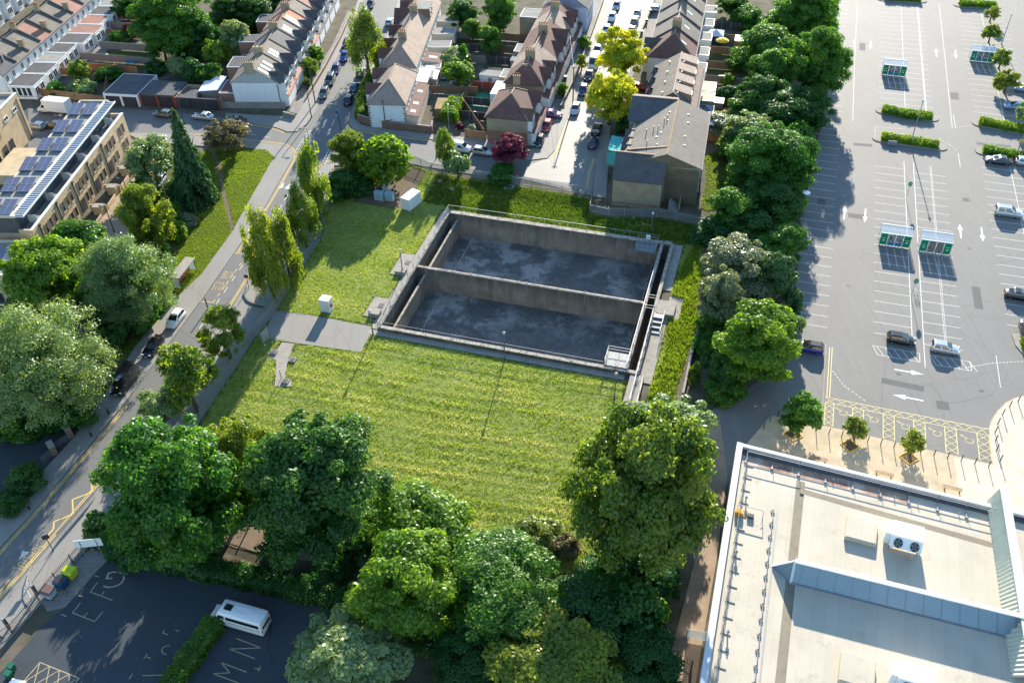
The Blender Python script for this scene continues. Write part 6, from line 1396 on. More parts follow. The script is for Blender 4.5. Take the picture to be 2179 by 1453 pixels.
def hedge(pts, w, h, mat, label, group=None, dens=70, size=.2, name='hedge', z=0.0, rnd_top=.25, cat='hedge'):
    """clipped hedge along a line: an added solid core, toned dark as inner shade, wrapped in leaves"""
    pts = [Vector((q.x, q.y, 0)) for q in pts]; o = pts[0]; t = thing(name, label, cat, (o.x, o.y, z), 0, group)
    C, N, ev, ef = [], [], [], []
    for a, b in zip(pts, pts[1:]):
        a, b = a-o, b-o; L = (b-a).length; d = (b-a)/L; k = Vector((-d.y, d.x, 0)); A = np.array(a); D = np.array(d); Kv = np.array(k)
        per = 2*h+w; n = int(L*per*dens); s = RNG.uniform(-.05, L+.05, n); u = RNG.random(n)*per
        y = np.where(u < h, -w/2, np.where(u < h+w, -w/2+(u-h), w/2)); zz = np.where(u < h, u, np.where(u < h+w, h, per-u))
        r = rnd_top*min(w, h); wob = .1*np.sin(s*1.7+a.x)+.07*np.sin(s*4.1); sq = np.clip((zz-(h-r))/r, 0, 1); y = y*(1-.35*sq**2)
        nn = np.stack([np.zeros(n), np.sign(y)*(zz < h-.01), (zz > h-r)*1.0], 1)
        pz = zz*(1+wob*.5)-.35*r*np.clip(np.abs(y)/(w/2), 0, 1)**3*(zz > h-.02); py_ = y*(1+wob)
        jit = RNG.normal(0, .07, (n, 3))
        C.append(A+s[:, None]*D+py_[:, None]*Kv+np.stack([0*s, 0*s, pz], 1)+jit); N.append(nn[:, 1:2]*Kv+nn[:, 2:3]*np.array([0, 0, 1])+RNG.normal(0, .45, (n, 3)))
        for e in (0, L):                                # end caps
            m_ = int(w*h*dens*1.1); C.append(A+e*D+RNG.uniform(-w/2, w/2, m_)[:, None]*.9*Kv+np.stack([np.zeros(m_), np.zeros(m_), RNG.uniform(0, h*.95, m_)], 1)+RNG.normal(0, .08, (m_, 3))); N.append(np.tile(D*(1 if e else -1), (m_, 1))+RNG.normal(0, .4, (m_, 3)))
        b0 = len(ev)
        for e in (0.05, L-.05):
            for yy, z_ in ((-.43, 0), (.43, 0), (.43, .8), (.25, .9), (-.25, .9), (-.43, .8)): ev.append(A+e*D+Kv*yy*w+np.array([0, 0, z_*h]))
        for i in range(6): j = (i+1) % 6; ef += [(b0+i, b0+j, b0+6+j), (b0+i, b0+6+j, b0+6+i)]
        for q in (0, 6): ef += [(b0+q, b0+q+1, b0+q+2), (b0+q, b0+q+2, b0+q+5), (b0+q+5, b0+q+2, b0+q+3), (b0+q+5, b0+q+3, b0+q+4)]
    C = np.concatenate(C); N = np.concatenate(N); n = len(C)
    rn = np.clip(.5+.35*np.sin(C[:, 0]*1.3)*np.sin(C[:, 1]*1.1)+RNG.normal(0, .25, n), 0, 1)
    put('foliage', leaves_mesh('hedge_leaves', C, N, size, rn, MATS[mat], (np.array(ev), np.array(ef), .1)), t)
    return t

# ================================================================ grass
def grass_mat(name, a, b, straw, amt=.5):
    m = bpy.data.materials.new(name); m.use_nodes = True; t = NT(m); MATS[name] = m
    at = t.add('ShaderNodeAttribute', attribute_name='rnd')
    c = t.ramp(at.outputs['Fac'], [(0, a), (amt, b), (amt+.15, tuple((x+y)/2 for x, y in zip(b, straw))), (1, straw)])
    d = t.add('ShaderNodeBsdfDiffuse'); tr = t.add('ShaderNodeBsdfTranslucent'); t.l.new(c, d.inputs[0]); t.l.new(t.mix(1.0, c, (1.25, 1.35, .6), 'MULTIPLY'), tr.inputs[0])
    m1 = t.add('ShaderNodeMixShader', ins={0: .55}); t.l.new(d.outputs[0], m1.inputs[1]); t.l.new(tr.outputs[0], m1.inputs[2]); t.l.new(m1.outputs[0], t.o.inputs[0]); return m
grass_mat('grass_mown', (.14, .21, .015), (.33, .42, .034), (.66, .57, .37), .52)  # dark end deepened to colour in shadow lines between the straw rows
m, t = newmat('meadow_ground', .95, .15); p = t.pos()
t.color(t.mix(t.ramp(t.noise(p, 3, 5, .7), [(.4, (0, 0, 0)), (.65, (.8, .8, .8))]), t.ramp(t.noise(p, .2, 6, .65), [(.3, (.14, .21, .025)), (.7, (.24, .29, .05))]), (.36, .32, .16))); t.bump(t.noise(p, 9, 5, .7), .6, .1)
grass_mat('grass_lush', (.16, .22, .022), (.28, .36, .045), (.42, .42, .12), .72)
grass_mat('grass_rough', (.07, .12, .018), (.14, .21, .03), (.28, .29, .09), .65)
def lawn(name, poly, per_m2, hgt, mat, holes=(), rows=None, z=.0, base=True, amp=.07, cell=.42, label=None, bw=.06, gm='grass_ground'):
    xs = [q[0] for q in poly]; ys = [q[1] for q in poly]; x0, x1, y0, y1 = min(xs), max(xs), min(ys), max(ys)
    def ok(X, Y):
        r = inside_np(X, Y, poly)
        for h in holes: r &= ~inside_np(X, Y, h)
        return r
    if base:
        nx, ny = int((x1-x0)/cell)+2, int((y1-y0)/cell)+2
        X, Y = np.meshgrid(x0+np.arange(nx)*cell, y0+np.arange(ny)*cell); Hh = RNG.random((ny, nx)); Hh = Hh*.55+.45*(Hh+np.roll(Hh, 1, 0)+np.roll(Hh, 1, 1)+np.roll(Hh, (1, 1), (0, 1)))/4
        V = np.stack([X, Y, z+Hh*amp], 2).reshape(-1, 3); k = ok(X, Y)
        A = (k[:-1, :-1] & k[1:, :-1] & k[:-1, 1:] & k[1:, 1:]); I, J = np.nonzero(A); q = I*nx+J
        F = np.stack([q, q+1, q+nx+1, q+nx], 1); us = np.unique(F); mp = np.zeros(len(V), 'i'); mp[us] = np.arange(len(us))
        me = bpy.data.meshes.new(name); me.from_pydata(V[us].tolist(), [], mp[F].tolist()); me.materials.append(MATS[gm])
        tag(put(name, me), kind='structure')
    n = int((x1-x0)*(y1-y0)*per_m2); X = RNG.uniform(x0, x1, n); Y = RNG.uniform(y0, y1, n); k = ok(X, Y); X, Y = X[k], Y[k]; n = len(X)
    big = np.sin(X*.31+1.7*np.sin(Y*.23))*np.sin(Y*.37+1.3*np.sin(X*.19))
    rn = RNG.random(n)*.6+.14*big+.12
    if rows is not None:
        v = (X-rows.o.x)*rows.ey.x+(Y-rows.o.y)*rows.ey.y; u = (X-rows.o.x)*rows.ex.x+(Y-rows.o.y)*rows.ex.y
        v = v+.02*u+.5*np.sin(u*.12); ph = v*3.6+.7*np.sin(u*.09+v*.35)+.4*np.sin(u*.31-v*.22)+RNG.normal(0, .8, n); brk = np.clip(.6+.4*np.sin(u*.23+1.9*np.sin(v*.61))*np.sin(v*.47+u*.09), 0, 1); rn += .34*np.sin(ph)*(v < -1)*brk+.12*np.sin(v*.8+.13*u+np.sin(u*.2))
    rw = np.clip(np.sin(ph), 0, 1)*(v < -1)*brk if rows is not None else 0.0
    rn = np.clip(rn, 0, 1); hh = (1+.8*rw)*hgt*RNG.uniform(.5, 1.4, n)*(1+.3*big); B = 3
    P0 = np.repeat(np.stack([X, Y, np.full(n, z)], 1), B, 0); N = n*B; a = RNG.uniform(0, 6.283, N); L = np.repeat(hh, B)*RNG.uniform(.7, 1.2, N); w = bw*(.6+RNG.random(N))
    P0 += np.stack([RNG.normal(0, .09, N), RNG.normal(0, .09, N), np.zeros(N)], 1)
    sx, sy = np.cos(a), np.sin(a); le = RNG.uniform(.2, .9, N)*L
    V = np.stack([P0+np.stack([-sy*w, sx*w, 0*w], 1), P0+np.stack([sy*w, -sx*w, 0*w], 1), P0+np.stack([sx*le, sy*le, L+.02], 1)], 1).reshape(-1, 3).astype('f')
    me = bpy.data.meshes.new(name+'_blades'); me.vertices.add(N*3); me.vertices.foreach_set('co', V.ravel()); me.loops.add(N*3); me.loops.foreach_set('vertex_index', np.arange(N*3, dtype='i'))
    me.polygons.add(N); me.polygons.foreach_set('loop_start', np.arange(0, N*3, 3, dtype='i')); me.polygons.foreach_set('loop_total', np.full(N, 3, 'i'))
    me.attributes.new('rnd', 'FLOAT', 'FACE').data.foreach_set('value', np.repeat(rn, B).astype('f')); me.update(calc_edges=True); me.materials.append(MATS[mat])
    o = put('grass', me); tag(o, label, 'grass', kind='stuff'); return o
def rect(fr, u0, u1, v0, v1): return [fr(u0, v0), fr(u1, v0), fr(u1, v1), fr(u0, v1)]
TANK_HOLES = [rect(TK, -1.65, 39.95, -1.1, 32.85), rect(TK, -3.9, -1.6, 13.3, 19), rect(TK, -3.9, -1.6, 2.6, 7.3), rect(TK, 37.2, 40.4, -6.6, 14), rect(TK, 39.8, 42, 13.6, 18.9)]
PADH = [pp([(584, 662), (700, 677), (797, 696), (768, 749), (624, 729), (560, 712)]), pp([(600, 728), (626, 731), (612, 770), (606, 806), (622, 807), (620, 822), (584, 822), (586, 805), (588, 766), (570, 755)]), pp([(760, 402), (800, 390), (872, 356), (905, 366), (868, 432), (850, 445), (756, 428)])]
MEADOW = pp([(432, 892), (445, 866), (497, 788), (540, 721), (587, 661), (640, 575), (681, 509), (700, 440), (720, 400), (872, 350), (930, 368), (1100, 396), (1258, 420), (1254, 452), (1294, 462), (1404, 464), (1498, 484), (1500, 560), (1480, 700), (1440, 830), (1440, 860), (1500, 930), (1460, 1130), (1280, 1230), (1100, 1215), (1010, 1180), (850, 1140), (640, 1120), (470, 1070), (390, 960)])
TKM = Frame(TK.o, -13)
lawn('meadow', MEADOW, 52, .13, 'grass_mown', TANK_HOLES+PADH, TKM, bw=.035, gm='meadow_ground', label='mown meadow grass with straw rows round the tank')
lawn('tall_grass', pp([(1425, 640), (1455, 560), (1480, 520), (1490, 560), (1478, 700), (1445, 800), (1430, 850), (1372, 848), (1395, 800), (1420, 740)]), 40, .38, 'grass_lush', TANK_HOLES, base=False, label='tall lush grass on the bank beside the tank')
lawn('rough_grass', pp([(930, 375), (1100, 400), (1254, 425), (1254, 455), (1294, 465), (1404, 466), (1495, 486), (1490, 520), (1460, 520), (1300, 500), (1080, 462), (965, 445), (900, 430)]), 34, .28, 'grass_rough', TANK_HOLES, base=False, label='long rough grass between the tank and the palisade fence')
VERGE = pp([(583, 334), (566, 320), (535, 317), (450, 312), (420, 330), (405, 420), (380, 520), (345, 600), (290, 680), (262, 760), (288, 737), (387, 621), (429, 582), (495, 491), (535, 418)], .13)
PATHV = pp([(443, 312), (452, 312), (470, 350), (478, 400), (497, 480), (492, 492), (473, 420), (462, 360)], .13)
slab('verge', [(583, 334), (566, 320), (535, 317), (450, 312), (420, 330), (330, 350), (300, 470), (240, 600), (220, 760), (215, 845), (288, 737), (387, 621), (429, 582), (495, 491), (535, 418)], -.2, .12, 'grass_ground')
lawn('verge_grass', VERGE, 40, .07, 'grass_lush', [PATHV], z=.12, base=False, label='sunny lush grass on the verge beside the bus stop')
slab('trodden_path', [(445, 312), (451, 312), (470, 350), (478, 400), (497, 482), (492, 490), (473, 420), (464, 360)], -.1, .126, 'soil')
lawn('side_lawn', pp([(1500, 330), (1530, 320), (1560, 400), (1520, 450), (1490, 445), (1505, 380)]), 24, .15, 'grass_lush', base=True, label='small sunny lawn beside the brick flats')
# ================================================================ trees and shrubs (crown centre x, y and half extents in photo pixels)
for a in (
 # --- along the school side
 ('broad', 'leaf_green', 362, 1045, 140, 158, 'big dense green tree overhanging the road by the zigzag lines'),
 ('broad', 'leaf_dark', 652, 1038, 150, 152, 'big dark green tree at the meadow edge between the road tree and the light shrubs'),
 ('mid', 'leaf_bright', 885, 1115, 105, 72, 'light green tree spilling over the mown meadow edge'),
 ('mid', 'leaf_green', 815, 1120, 70, 60, 'smaller green tree tucked beside the big dark tree above the fence'),
 ('maple', 'leaf_bright', 865, 1245, 108, 108, 'bright maple above the school car park hedge end'),
 ('broad', 'leaf_green', 1065, 1268, 138, 122, 'broad green tree between the bright maple and the dark understorey'),
 ('broad', 'leaf_olive', 1368, 1038, 150, 186, 'very large rounded olive green tree beside the big shop wall'),
 ('mid', 'leaf_pale', 1420, 930, 95, 85, 'pale leafed tree pushing up behind the very large rounded tree'),
 ('mid', 'leaf_dark', 1262, 1305, 100, 84, 'dark shaded tree beside the yellow green tree'),
 ('maple', 'leaf_pale', 735, 1425, 132, 105, 'pale silvery green tree rising from the school car park edge'),
 ('maple', 'leaf_birch', 1178, 1420, 132, 108, 'yellow green sunlit tree at the foot of the school grounds'),
 ('mid', 'leaf_dark', 1370, 1400, 78, 62, 'dark tree by the shop footpath gate'),
 ('mid', 'leaf_green', 1300, 1450, 60, 50, 'green tree between the yellow green tree and the footpath gate'),
 ('mid', 'leaf_dark', 1010, 1400, 80, 70, 'deep shaded tree behind the pale silvery tree'),
 # --- left of the road
 ('willow', 'leaf_pale', 90, 775, 130, 130, 'huge pale willow on the bank above the black van'),
 ('willow', 'leaf_pale', 268, 592, 90, 100, 'tall pale willow behind the bus shelter'),
 ('maple', 'leaf_bright', 98, 595, 84, 88, 'bright yellow green maple by the low solar roofed block'),
 ('maple', 'leaf_green', 162, 520, 66, 54, 'dark green maple in front of the brick terrace'),
 ('mid', 'leaf_birch', 310, 470, 48, 70, 'slender tree beside the estate lane lamp'),
 ('loose', 'leaf_pale', 322, 345, 58, 52, 'loose airy tree at the end of the brick terrace'),
 ('loose', 'leaf_brown', 478, 288, 49, 33, 'brownish blossom tree at the corner of the verge'),
 ('loose', 'leaf_birch', 395, 805, 64, 76, 'loose roadside tree hiding a parked white van'),
 ('loose', 'leaf_birch', 476, 712, 50, 55, 'loose roadside tree against the palisade fence opposite the bus stop'),
 ('loose', 'leaf_pale', 345, 862, 52, 42, 'small loose tree between the white van and the big road tree'),
 ('birch', 'leaf_birch', 562, 545, 42, 88, 'drooping birch at the road edge, lowest of the row'),
 ('birch', 'leaf_birch', 604, 530, 34, 72, 'drooping birch against the meadow fence, second of the row'),
 ('birch', 'leaf_birch', 640, 462, 38, 60, 'drooping birch, third of the row up the road'),
 ('birch', 'leaf_birch', 667, 390, 34, 76, 'tallest drooping birch at the top of the row'),
 # --- top of the meadow
 ('mid', 'leaf_birch', 747, 330, 40, 46, 'yellow green tree on the junction corner'),
 ('topiary', 'leaf_bright', 815, 340, 52, 47, 'round clipped evergreen tree above the equipment cabinets'),
 ('birch', 'leaf_birch', 947, 312, 23, 34, 'slim light tree beside the parked white van'),
 ('small', 'leaf_pale', 973, 347, 28, 28, 'small pale tree at the palisade fence'),
 ('mid', 'leaf_purple', 1087, 320, 37, 34, 'dark red purple leaved tree by the silver car'),
 ('birch', 'leaf_birch', 776, 90, 40, 60, 'tall light green street tree beside the parked blue cars'),
 ('robinia', 'leaf_yellow', 1325, 118, 51, 54, 'bright yellow street tree, the one farther up the street'),
 ('robinia', 'leaf_yellow', 1299, 205, 49, 55, 'bright yellow street tree next to the brick flats'),
 # --- top left gardens
 ('broad', 'leaf_green', 368, 38, 82, 66, 'large green garden tree behind the white terrace'),
 ('mid', 'leaf_green', 343, 88, 42, 38, 'green garden tree under the large garden tree'),
 ('broad', 'leaf_dark', 515, 22, 62, 42, 'dark tree behind the gabled terrace'),
 ('small', 'leaf_bright', 460, 112, 27, 27, 'round bright garden tree near the blue gazebo'),
 ('mid', 'leaf_pale', 500, 80, 32, 36, 'pale garden tree beside the gabled terrace'),
 ('small', 'leaf_pale', 382, 138, 24, 24, 'pale small tree above the garage roofs'),
 ('small', 'leaf_dark', 410, 152, 26, 22, 'dark small tree above the garage roofs'),
 ('small', 'leaf_green', 445, 155, 28, 20, 'green small tree by the ribbed lean to roof'),
 ('small', 'leaf_birch', 168, 152, 22, 22, 'yellow green garden tree against the flat roofed extensions'),
 ('mid', 'leaf_dark', 600, 8, 40, 24, 'dark tree half hidden behind the gabled terrace roofs'),
 ('mid', 'leaf_dark', 438, 82, 34, 34, 'shaded garden tree between the round tree and the large tree'),
 # --- gardens between the streets
 ('mid', 'leaf_green', 1063, 28, 38, 42, 'garden tree between the two middle house rows'),
 ('small', 'leaf_green', 1043, 88, 22, 26, 'smaller garden tree in front of the grey shed'),
 ('small', 'leaf_bright', 975, 152, 30, 24, 'bushy fruit tree in the paved garden'),
 ('small', 'leaf_green', 985, 118, 12, 18, 'small cypress in the narrow garden'),
 ('mid', 'leaf_dark', 985, 30, 30, 26, 'dark garden tree at the far end of the middle gardens'),
 ('small', 'leaf_green', 1005, 62, 20, 18, 'green garden tree by the far grey fence'),
 ('mid', 'leaf_green', 1560, 8, 34, 22, 'garden tree at the top of the right gardens'),
 ('mid', 'leaf_dark', 270, 15, 30, 20, 'dark tree at the head of the long gardens'),
 ('young', 'leaf_birch', 1238, 132, 14, 14, 'thin street tree by the telegraph pole'),
 # --- belt between the gardens and the car park
 ('broad', 'leaf_green', 1715, 32, 70, 62, 'tall green tree at the far end of the car park belt'),
 ('mid', 'leaf_green', 1632, 105, 62, 52, 'leafy tree of the belt behind the yellow parasol garden'),
 ('broad', 'leaf_green', 1738, 138, 64, 76, 'tall bright crowned tree leaning over the car park bays'),
 ('mid', 'leaf_green', 1640, 150, 50, 50, 'leafy tree of the belt behind the dark red garden fence'),
 ('mid', 'leaf_dark', 1690, 240, 68, 46, 'dark spreading tree of the belt beside the car park lamp'),
 ('mid', 'leaf_dark', 1625, 205, 46, 42, 'dark tree of the belt by the timber fence end'),
 ('mid', 'leaf_pale', 1590, 280, 48, 40, 'pale bushy tree beside the brick flats garden'),
 ('broad', 'leaf_green', 1650, 342, 86, 74, 'broad rounded tree between the flats lawn and the car park'),
 ('mid', 'leaf_dark', 1645, 430, 60, 46, 'dark understorey tree by the disc headed lamp'),
 ('mid', 'leaf_green', 1552, 445, 46, 46, 'green tree with a brown patch at the palisade fence end'),
 ('small', 'leaf_brown', 1577, 432, 20, 22, 'brown leaved small tree at the palisade fence end'),
 ('mid', 'leaf_green', 1674, 512, 43, 40, 'rounded green tree against the car park edge'),
 ('mid', 'leaf_grey', 1570, 575, 72, 62, 'pale grey green thicket tree beside the tank bank'),
 ('mid', 'leaf_grey', 1535, 635, 48, 62, 'silvery willow thicket on the tank bank'),
 ('mid', 'leaf_conifer', 1655, 590, 42, 56, 'dark green tree behind the silvery thicket'),
 ('small', 'leaf_brown', 1625, 630, 42, 34, 'dull brown green tree amid the thicket'),
 ('maple', 'leaf_bright', 1612, 728, 86, 82, 'bright green tree where the access road meets the car park'),
 ('small', 'leaf_pale', 1690, 690, 22, 30, 'small pale tree behind the disc headed lamp at the bay end'),
 ('mid', 'leaf_dark', 1550, 775, 46, 44, 'dark bush tree beside the shaded access road'),
 # --- car park
 ('small', 'leaf_green', 1708, 883, 38, 40, 'leafy young tree in the yellow edged pit by the shop corner'),
 ('young', 'leaf_birch', 1822, 908, 29, 24, 'small young tree in the middle yellow edged pit'),
 ('young', 'leaf_birch', 1944, 938, 27, 26, 'small young tree in the yellow edged pit by the shop glass roof'),
 ('young', 'leaf_birch', 2112, 28, 18, 14, 'young tree at the far bay island of the car park'),
 ('young', 'leaf_birch', 2110, 70, 20, 16, 'young tree among the bays above the far trolley shelter'),
 ('young', 'leaf_birch', 2133, 123, 20, 18, 'young tree beside the far trolley shelter'),
 ('small', 'leaf_birch', 2146, 172, 24, 21, 'bushy young tree by the parked blue car'),
 ('young', 'leaf_pale', 2175, 240, 12, 22, 'young pale tree by the silver blue car'),
): tree(*a)
tree('conifer', 'leaf_conifer', 398, 340, 46, 92, 'tall dark conifer on the verge', clear=.6, name='conifer')
tree('broad', 'leaf_birch', 505, 980, 72, 92, 'yellow tinged tree wedged between the two big trees at the road end of the meadow')
for a in ((300, 1150, 62, 56), (425, 1160, 66, 58), (215, 1120, 34, 34), (610, 1140, 60, 50), (745, 1150, 60, 52), (700, 1205, 46, 36), (1000, 1350, 70, 60), (1110, 1360, 66, 56), (1345, 1310, 64, 70), (1395, 1230, 70, 60), (1290, 1220, 60, 52)):
    bush('bush', 'leaf_dark', *a, 'dark undergrowth shrub beneath the school side trees', 'undergrowth beneath the school side trees')
for a in ((1610, 240, 40, 34), (1560, 320, 36, 30), (1590, 380, 44, 40), (1560, 490, 40, 32), (1640, 540, 46, 40), (1600, 600, 50, 44), (1520, 690, 34, 40), (1560, 660, 44, 36), (1650, 700, 40, 40), (1500, 740, 26, 30), (1540, 830, 40, 26), (1745, 60, 34, 34), (1590, 40, 34, 26), (1660, 60, 40, 34), (1590, 130, 36, 30), (1760, 20, 26, 30), (1700, 310, 36, 44), (1690, 420, 24, 40), (1640, 480, 40, 30), (1575, 230, 30, 24)):
    bush('bush', 'leaf_green', *a, 'green thicket shrub filling the belt between the gardens and the car park', 'thicket shrubs of the belt')
for a in ((300, 560, 50, 40), (210, 640, 50, 50), (330, 540, 30, 30), (60, 660, 60, 44), (150, 560, 40, 40), (20, 900, 60, 40), (300, 420, 36, 34), (360, 460, 30, 30)):
    bush('bush', 'leaf_green', *a, 'green undergrowth shrub on the bank left of the road', 'undergrowth on the road bank')
for a in (
 ('bush', 'leaf_bright', 378, 495, 21, 24, 'rounded bright bush in front of the verge'),
 ('bush', 'leaf_grey', 397, 470, 19, 16, 'small silvery bush on the verge'),
 ('bush', 'leaf_dark', 300, 650, 52, 60, 'dark undergrowth bush beneath the tall pale willow'),
 ('bush', 'leaf_dark', 222, 705, 40, 50, 'dark undergrowth bush on the bank beside the huge pale willow'),
 ('bush', 'leaf_dark', 405, 400, 48, 40, 'dark undergrowth bush at the conifer foot'),
 ('bush', 'leaf_green', 170, 890, 30, 26, 'bush by the green litter bin'),
 ('bush', 'leaf_dark', 95, 880, 80, 50, 'dark bush under the huge pale willow'),
 ('bush', 'leaf_dark', 60, 1020, 38, 34, 'dark front garden bush beside the brick gate pier'),
 ('bush', 'leaf_dark', 20, 1070, 30, 28, 'dark front garden bush behind the pavement'),
 ('bush', 'leaf_dark', 728, 400, 36, 34, 'dark scrub by the birch row'),
 ('bush', 'leaf_dark', 770, 385, 34, 28, 'dark scrub beneath the round clipped tree'),
 ('bush', 'leaf_olive', 1140, 1140, 48, 34, 'dry olive scrub at the meadow foot'),
 ('bush', 'leaf_brown', 1205, 1165, 30, 30, 'brown dry scrub beside the very large tree'),
 ('bush', 'leaf_green', 1080, 1175, 45, 34, 'green scrub at the meadow foot'),
 ('bush', 'leaf_green', 960, 1160, 50, 34, 'leafy scrub behind the path fence'),
 ('bush', 'leaf_bright', 665, 118, 22, 20, 'front garden bush beside the terrace gate'),
 ('bush', 'leaf_bright', 660, 143, 18, 20, 'front garden palm bush by the red porch roof'),
 ('bush', 'leaf_olive', 652, 178, 9, 12, 'small conical front garden bush'),
 ('bush', 'leaf_pale', 965, 128, 32, 16, 'pale garden shrub beside the lean to'),
 ('bush', 'leaf_grey', 1005, 275, 14, 10, 'white flowering garden bush'),
 ('bush', 'leaf_purple', 978, 268, 9, 8, 'pink flowering garden bush'),
 ('bush', 'leaf_bright', 1243, 92, 14, 14, 'front garden bush by the telegraph pole'),
 ('bush', 'leaf_bright', 1196, 192, 11, 16, 'low front garden bush beside the red tiled bays'),
 ('bush', 'leaf_dark', 1328, 268, 17, 22, 'dark bush in front of the flats'),
 ('bush', 'leaf_grey', 1530, 270, 34, 20, 'pale bush behind the brick flats'),
 ('bush', 'leaf_green', 212, 165, 12, 10, 'yellow flowering garden bush'),
 ('bush', 'leaf_green', 118, 190, 20, 16, 'garden bush beside the glazed extension'),
 ('bush', 'leaf_pale', 172, 190, 28, 16, 'spreading garden bush behind the brown yard fence'),
 ('bush', 'leaf_green', 235, 158, 24, 14, 'garden bush beside the garages'),
 ('bush', 'leaf_dark', 330, 145, 24, 16, 'dark garden bush behind the garages'),
 ('bush', 'leaf_purple', 278, 70, 14, 16, 'purple garden bush in the long garden'),
 ('bush', 'leaf_green', 255, 80, 20, 12, 'green garden bush in the long garden'),
 ('bush', 'leaf_dark', 400, 110, 34, 24, 'shaded bush in the back gardens'),
 ('bush', 'leaf_dark', 530, 60, 24, 18, 'dark bush behind the terrace extensions'),
 ('bush', 'leaf_grey', 1535, 50, 14, 10, 'flowering garden bush by the white extension'),
 ('bush', 'leaf_bright', 1550, 172, 14, 16, 'bright garden bush by the timber sheds'),
 ('bush', 'leaf_dark', 1560, 205, 30, 20, 'dark bush by the timber garden fence'),
 ('bush', 'leaf_dark', 1600, 420, 50, 34, 'dark thicket between the flats lawn and the belt'),
 ('bush', 'leaf_dark', 1525, 500, 46, 30, 'shaded thicket at the end of the palisade fence'),
 ('bush', 'leaf_dark', 1605, 490, 46, 40, 'shaded thicket behind the rounded green tree'),
 ('bush', 'leaf_conifer', 1680, 650, 22, 34, 'dark ground bush along the car park edge'),
 ('bush', 'leaf_dark', 1640, 680, 36, 36, 'dark bush behind the bright green access road tree'),
 ('bush', 'leaf_dark', 1720, 200, 34, 34, 'dark ground bush under the leaning car park tree'),
 ('bush', 'leaf_dark', 1655, 275, 60, 30, 'dark ground bush under the spreading belt tree'),
 ('bush', 'leaf_olive', 1480, 800, 14, 40, 'dry bank shrub beside the concrete retaining wall'),
 ('bush', 'leaf_dark', 1285, 1375, 60, 44, 'dark undergrowth beside the yellow green tree'),
 ('bush', 'leaf_dark', 930, 1350, 60, 46, 'dark undergrowth at the school car park corner'),
 ('bush', 'leaf_dark', 245, 1160, 26, 24, 'clipped dark bush behind the school sign'),
 ('bush', 'leaf_green', 1068, 372, 30, 14, 'creeper bush on the palisade fence'),
 ('bush', 'leaf_birch', 948, 246, 14, 14, 'garden bush beside the mossy shed roof'),
): bush(*a)

# ---- hedges
hedge([W('d1', 1770, 985), W('d1', 1430, 1453), W('d1', 1340, 1580)], 2.2, 1.7, 'leaf_green', 'clipped hedge dividing the school car park', dens=60)
hedge(pp([(240, 1172), (420, 1215), (560, 1242), (700, 1276), (800, 1300)]), 2.6, 1.9, 'leaf_dark', 'long dark hedge along the back of the school car park', dens=45)
hedge([W('a4', 985, 905), W('a4', 1200, 950), W('a4', 1380, 965)], 2.3, 1.15, 'leaf_bright', 'clipped hedge island in the car park, by the tall tilted lamp', dens=80)
hedge([W('a4', 975, 1130), W('a4', 1200, 1165), W('a4', 1430, 1200)], 2.1, 1.15, 'leaf_bright', 'clipped hedge island with a bench in the car park', dens=80)
hedge([W('a4', 1770, 1005), W('a4', 2137, 1075), W('a4', 2350, 1110)], 2.3, 1.15, 'leaf_bright', 'clipped hedge island behind the lamp and yellow notice', dens=80)
hedge([W('a4', 1800, 1235), W('a4', 2137, 1295), W('a4', 2350, 1330)], 2.1, 1.15, 'leaf_bright', 'clipped hedge island behind the parked black car', dens=80)
hedge([W('a4', 1610, 45), W('a4', 1900, 60)], 2.4, 1.2, 'leaf_bright', 'clipped hedge island at the far right of the car park', dens=60)
hedge([W('a4', 1000, -5), W('a4', 1290, 10)], 2.4, 1.2, 'leaf_bright', 'clipped hedge island at the far end of the middle bays', dens=60)
hedge([P(2172, 735), P(2230, 745)], 2.2, .9, 'leaf_bright', 'clipped hedge inside the kerbed corner of the car park', dens=60)
hedge(pp([(766, 256), (770, 222), (778, 196), (788, 175)]), 1.7, 2.0, 'leaf_bright', 'tall clipped hedge along the white gabled house front', dens=60)
hedge(pp([(955, 262), (960, 246), (972, 230)]), 3.4, 2.6, 'leaf_bright', 'rounded overgrown hedge behind the brick garden wall', dens=60, rnd_top=.5)
hedge(pp([(1505, 262), (1560, 258)]), 2.5, 2.0, 'leaf_pale', 'loose hedge behind the brick flats', dens=50)
# ================================================================ fences and walls
def palisade(pts, label, h=2.0, step=.17, mat='galvanised', name='palisade_fence', each=False, z=0.0, w=.075, rake=0):
    """steel palings on two rails between posts"""
    pts = [Vector((q.x, q.y, z)) for q in pts]; o = pts[0]; t = thing(name, label, 'fence', o); up = Vector((0, 0, 1)); m = MB(); pm_ = MB().bar((0, 0, .05), (0, 0, h), w, .025).mesh('pale', MATS[mat])
    for a, b in zip(pts, pts[1:]):
        a, b = a-o, b-o; L = (b-a).length; d = (b-a)/L; n = int(L/step); k = Vector((-d.y, d.x, 0))
        for i in range(n):
            q = a+d*(i+.5)*L/n
            if each: put('pale', pm_, t, None, q, (0, 0, math.atan2(d.y, d.x)))
            else: m.quad(q-d*w/2+up*.05, q+d*w/2+up*.05, q+d*w/2+up*(h-.08), q+up*h, q-d*w/2+up*(h-.08)); m.quad(q+k*.02-d*w/2+up*(h-.08), q+k*.02+up*h, q+k*.02+d*w/2+up*(h-.08), q+k*.02+d*w/2+up*.05, q+k*.02-d*w/2+up*.05)
        for zz in (.35, h-.4): MB().bar(a+up*zz+k*.05, b+up*zz+k*.05, .05, .05).build('rail', MATS[mat], t)
        for i in range(int(L/2.75)+1): MB().bar(a+d*min(L, i*2.75)+k*.08, a+d*min(L, i*2.75)+k*.08+up*h*.97, .09).build('post', MATS[mat], t)
    if not each: q = m.build('pales', MATS[mat], t); q['kind'] = 'stuff'
    return t
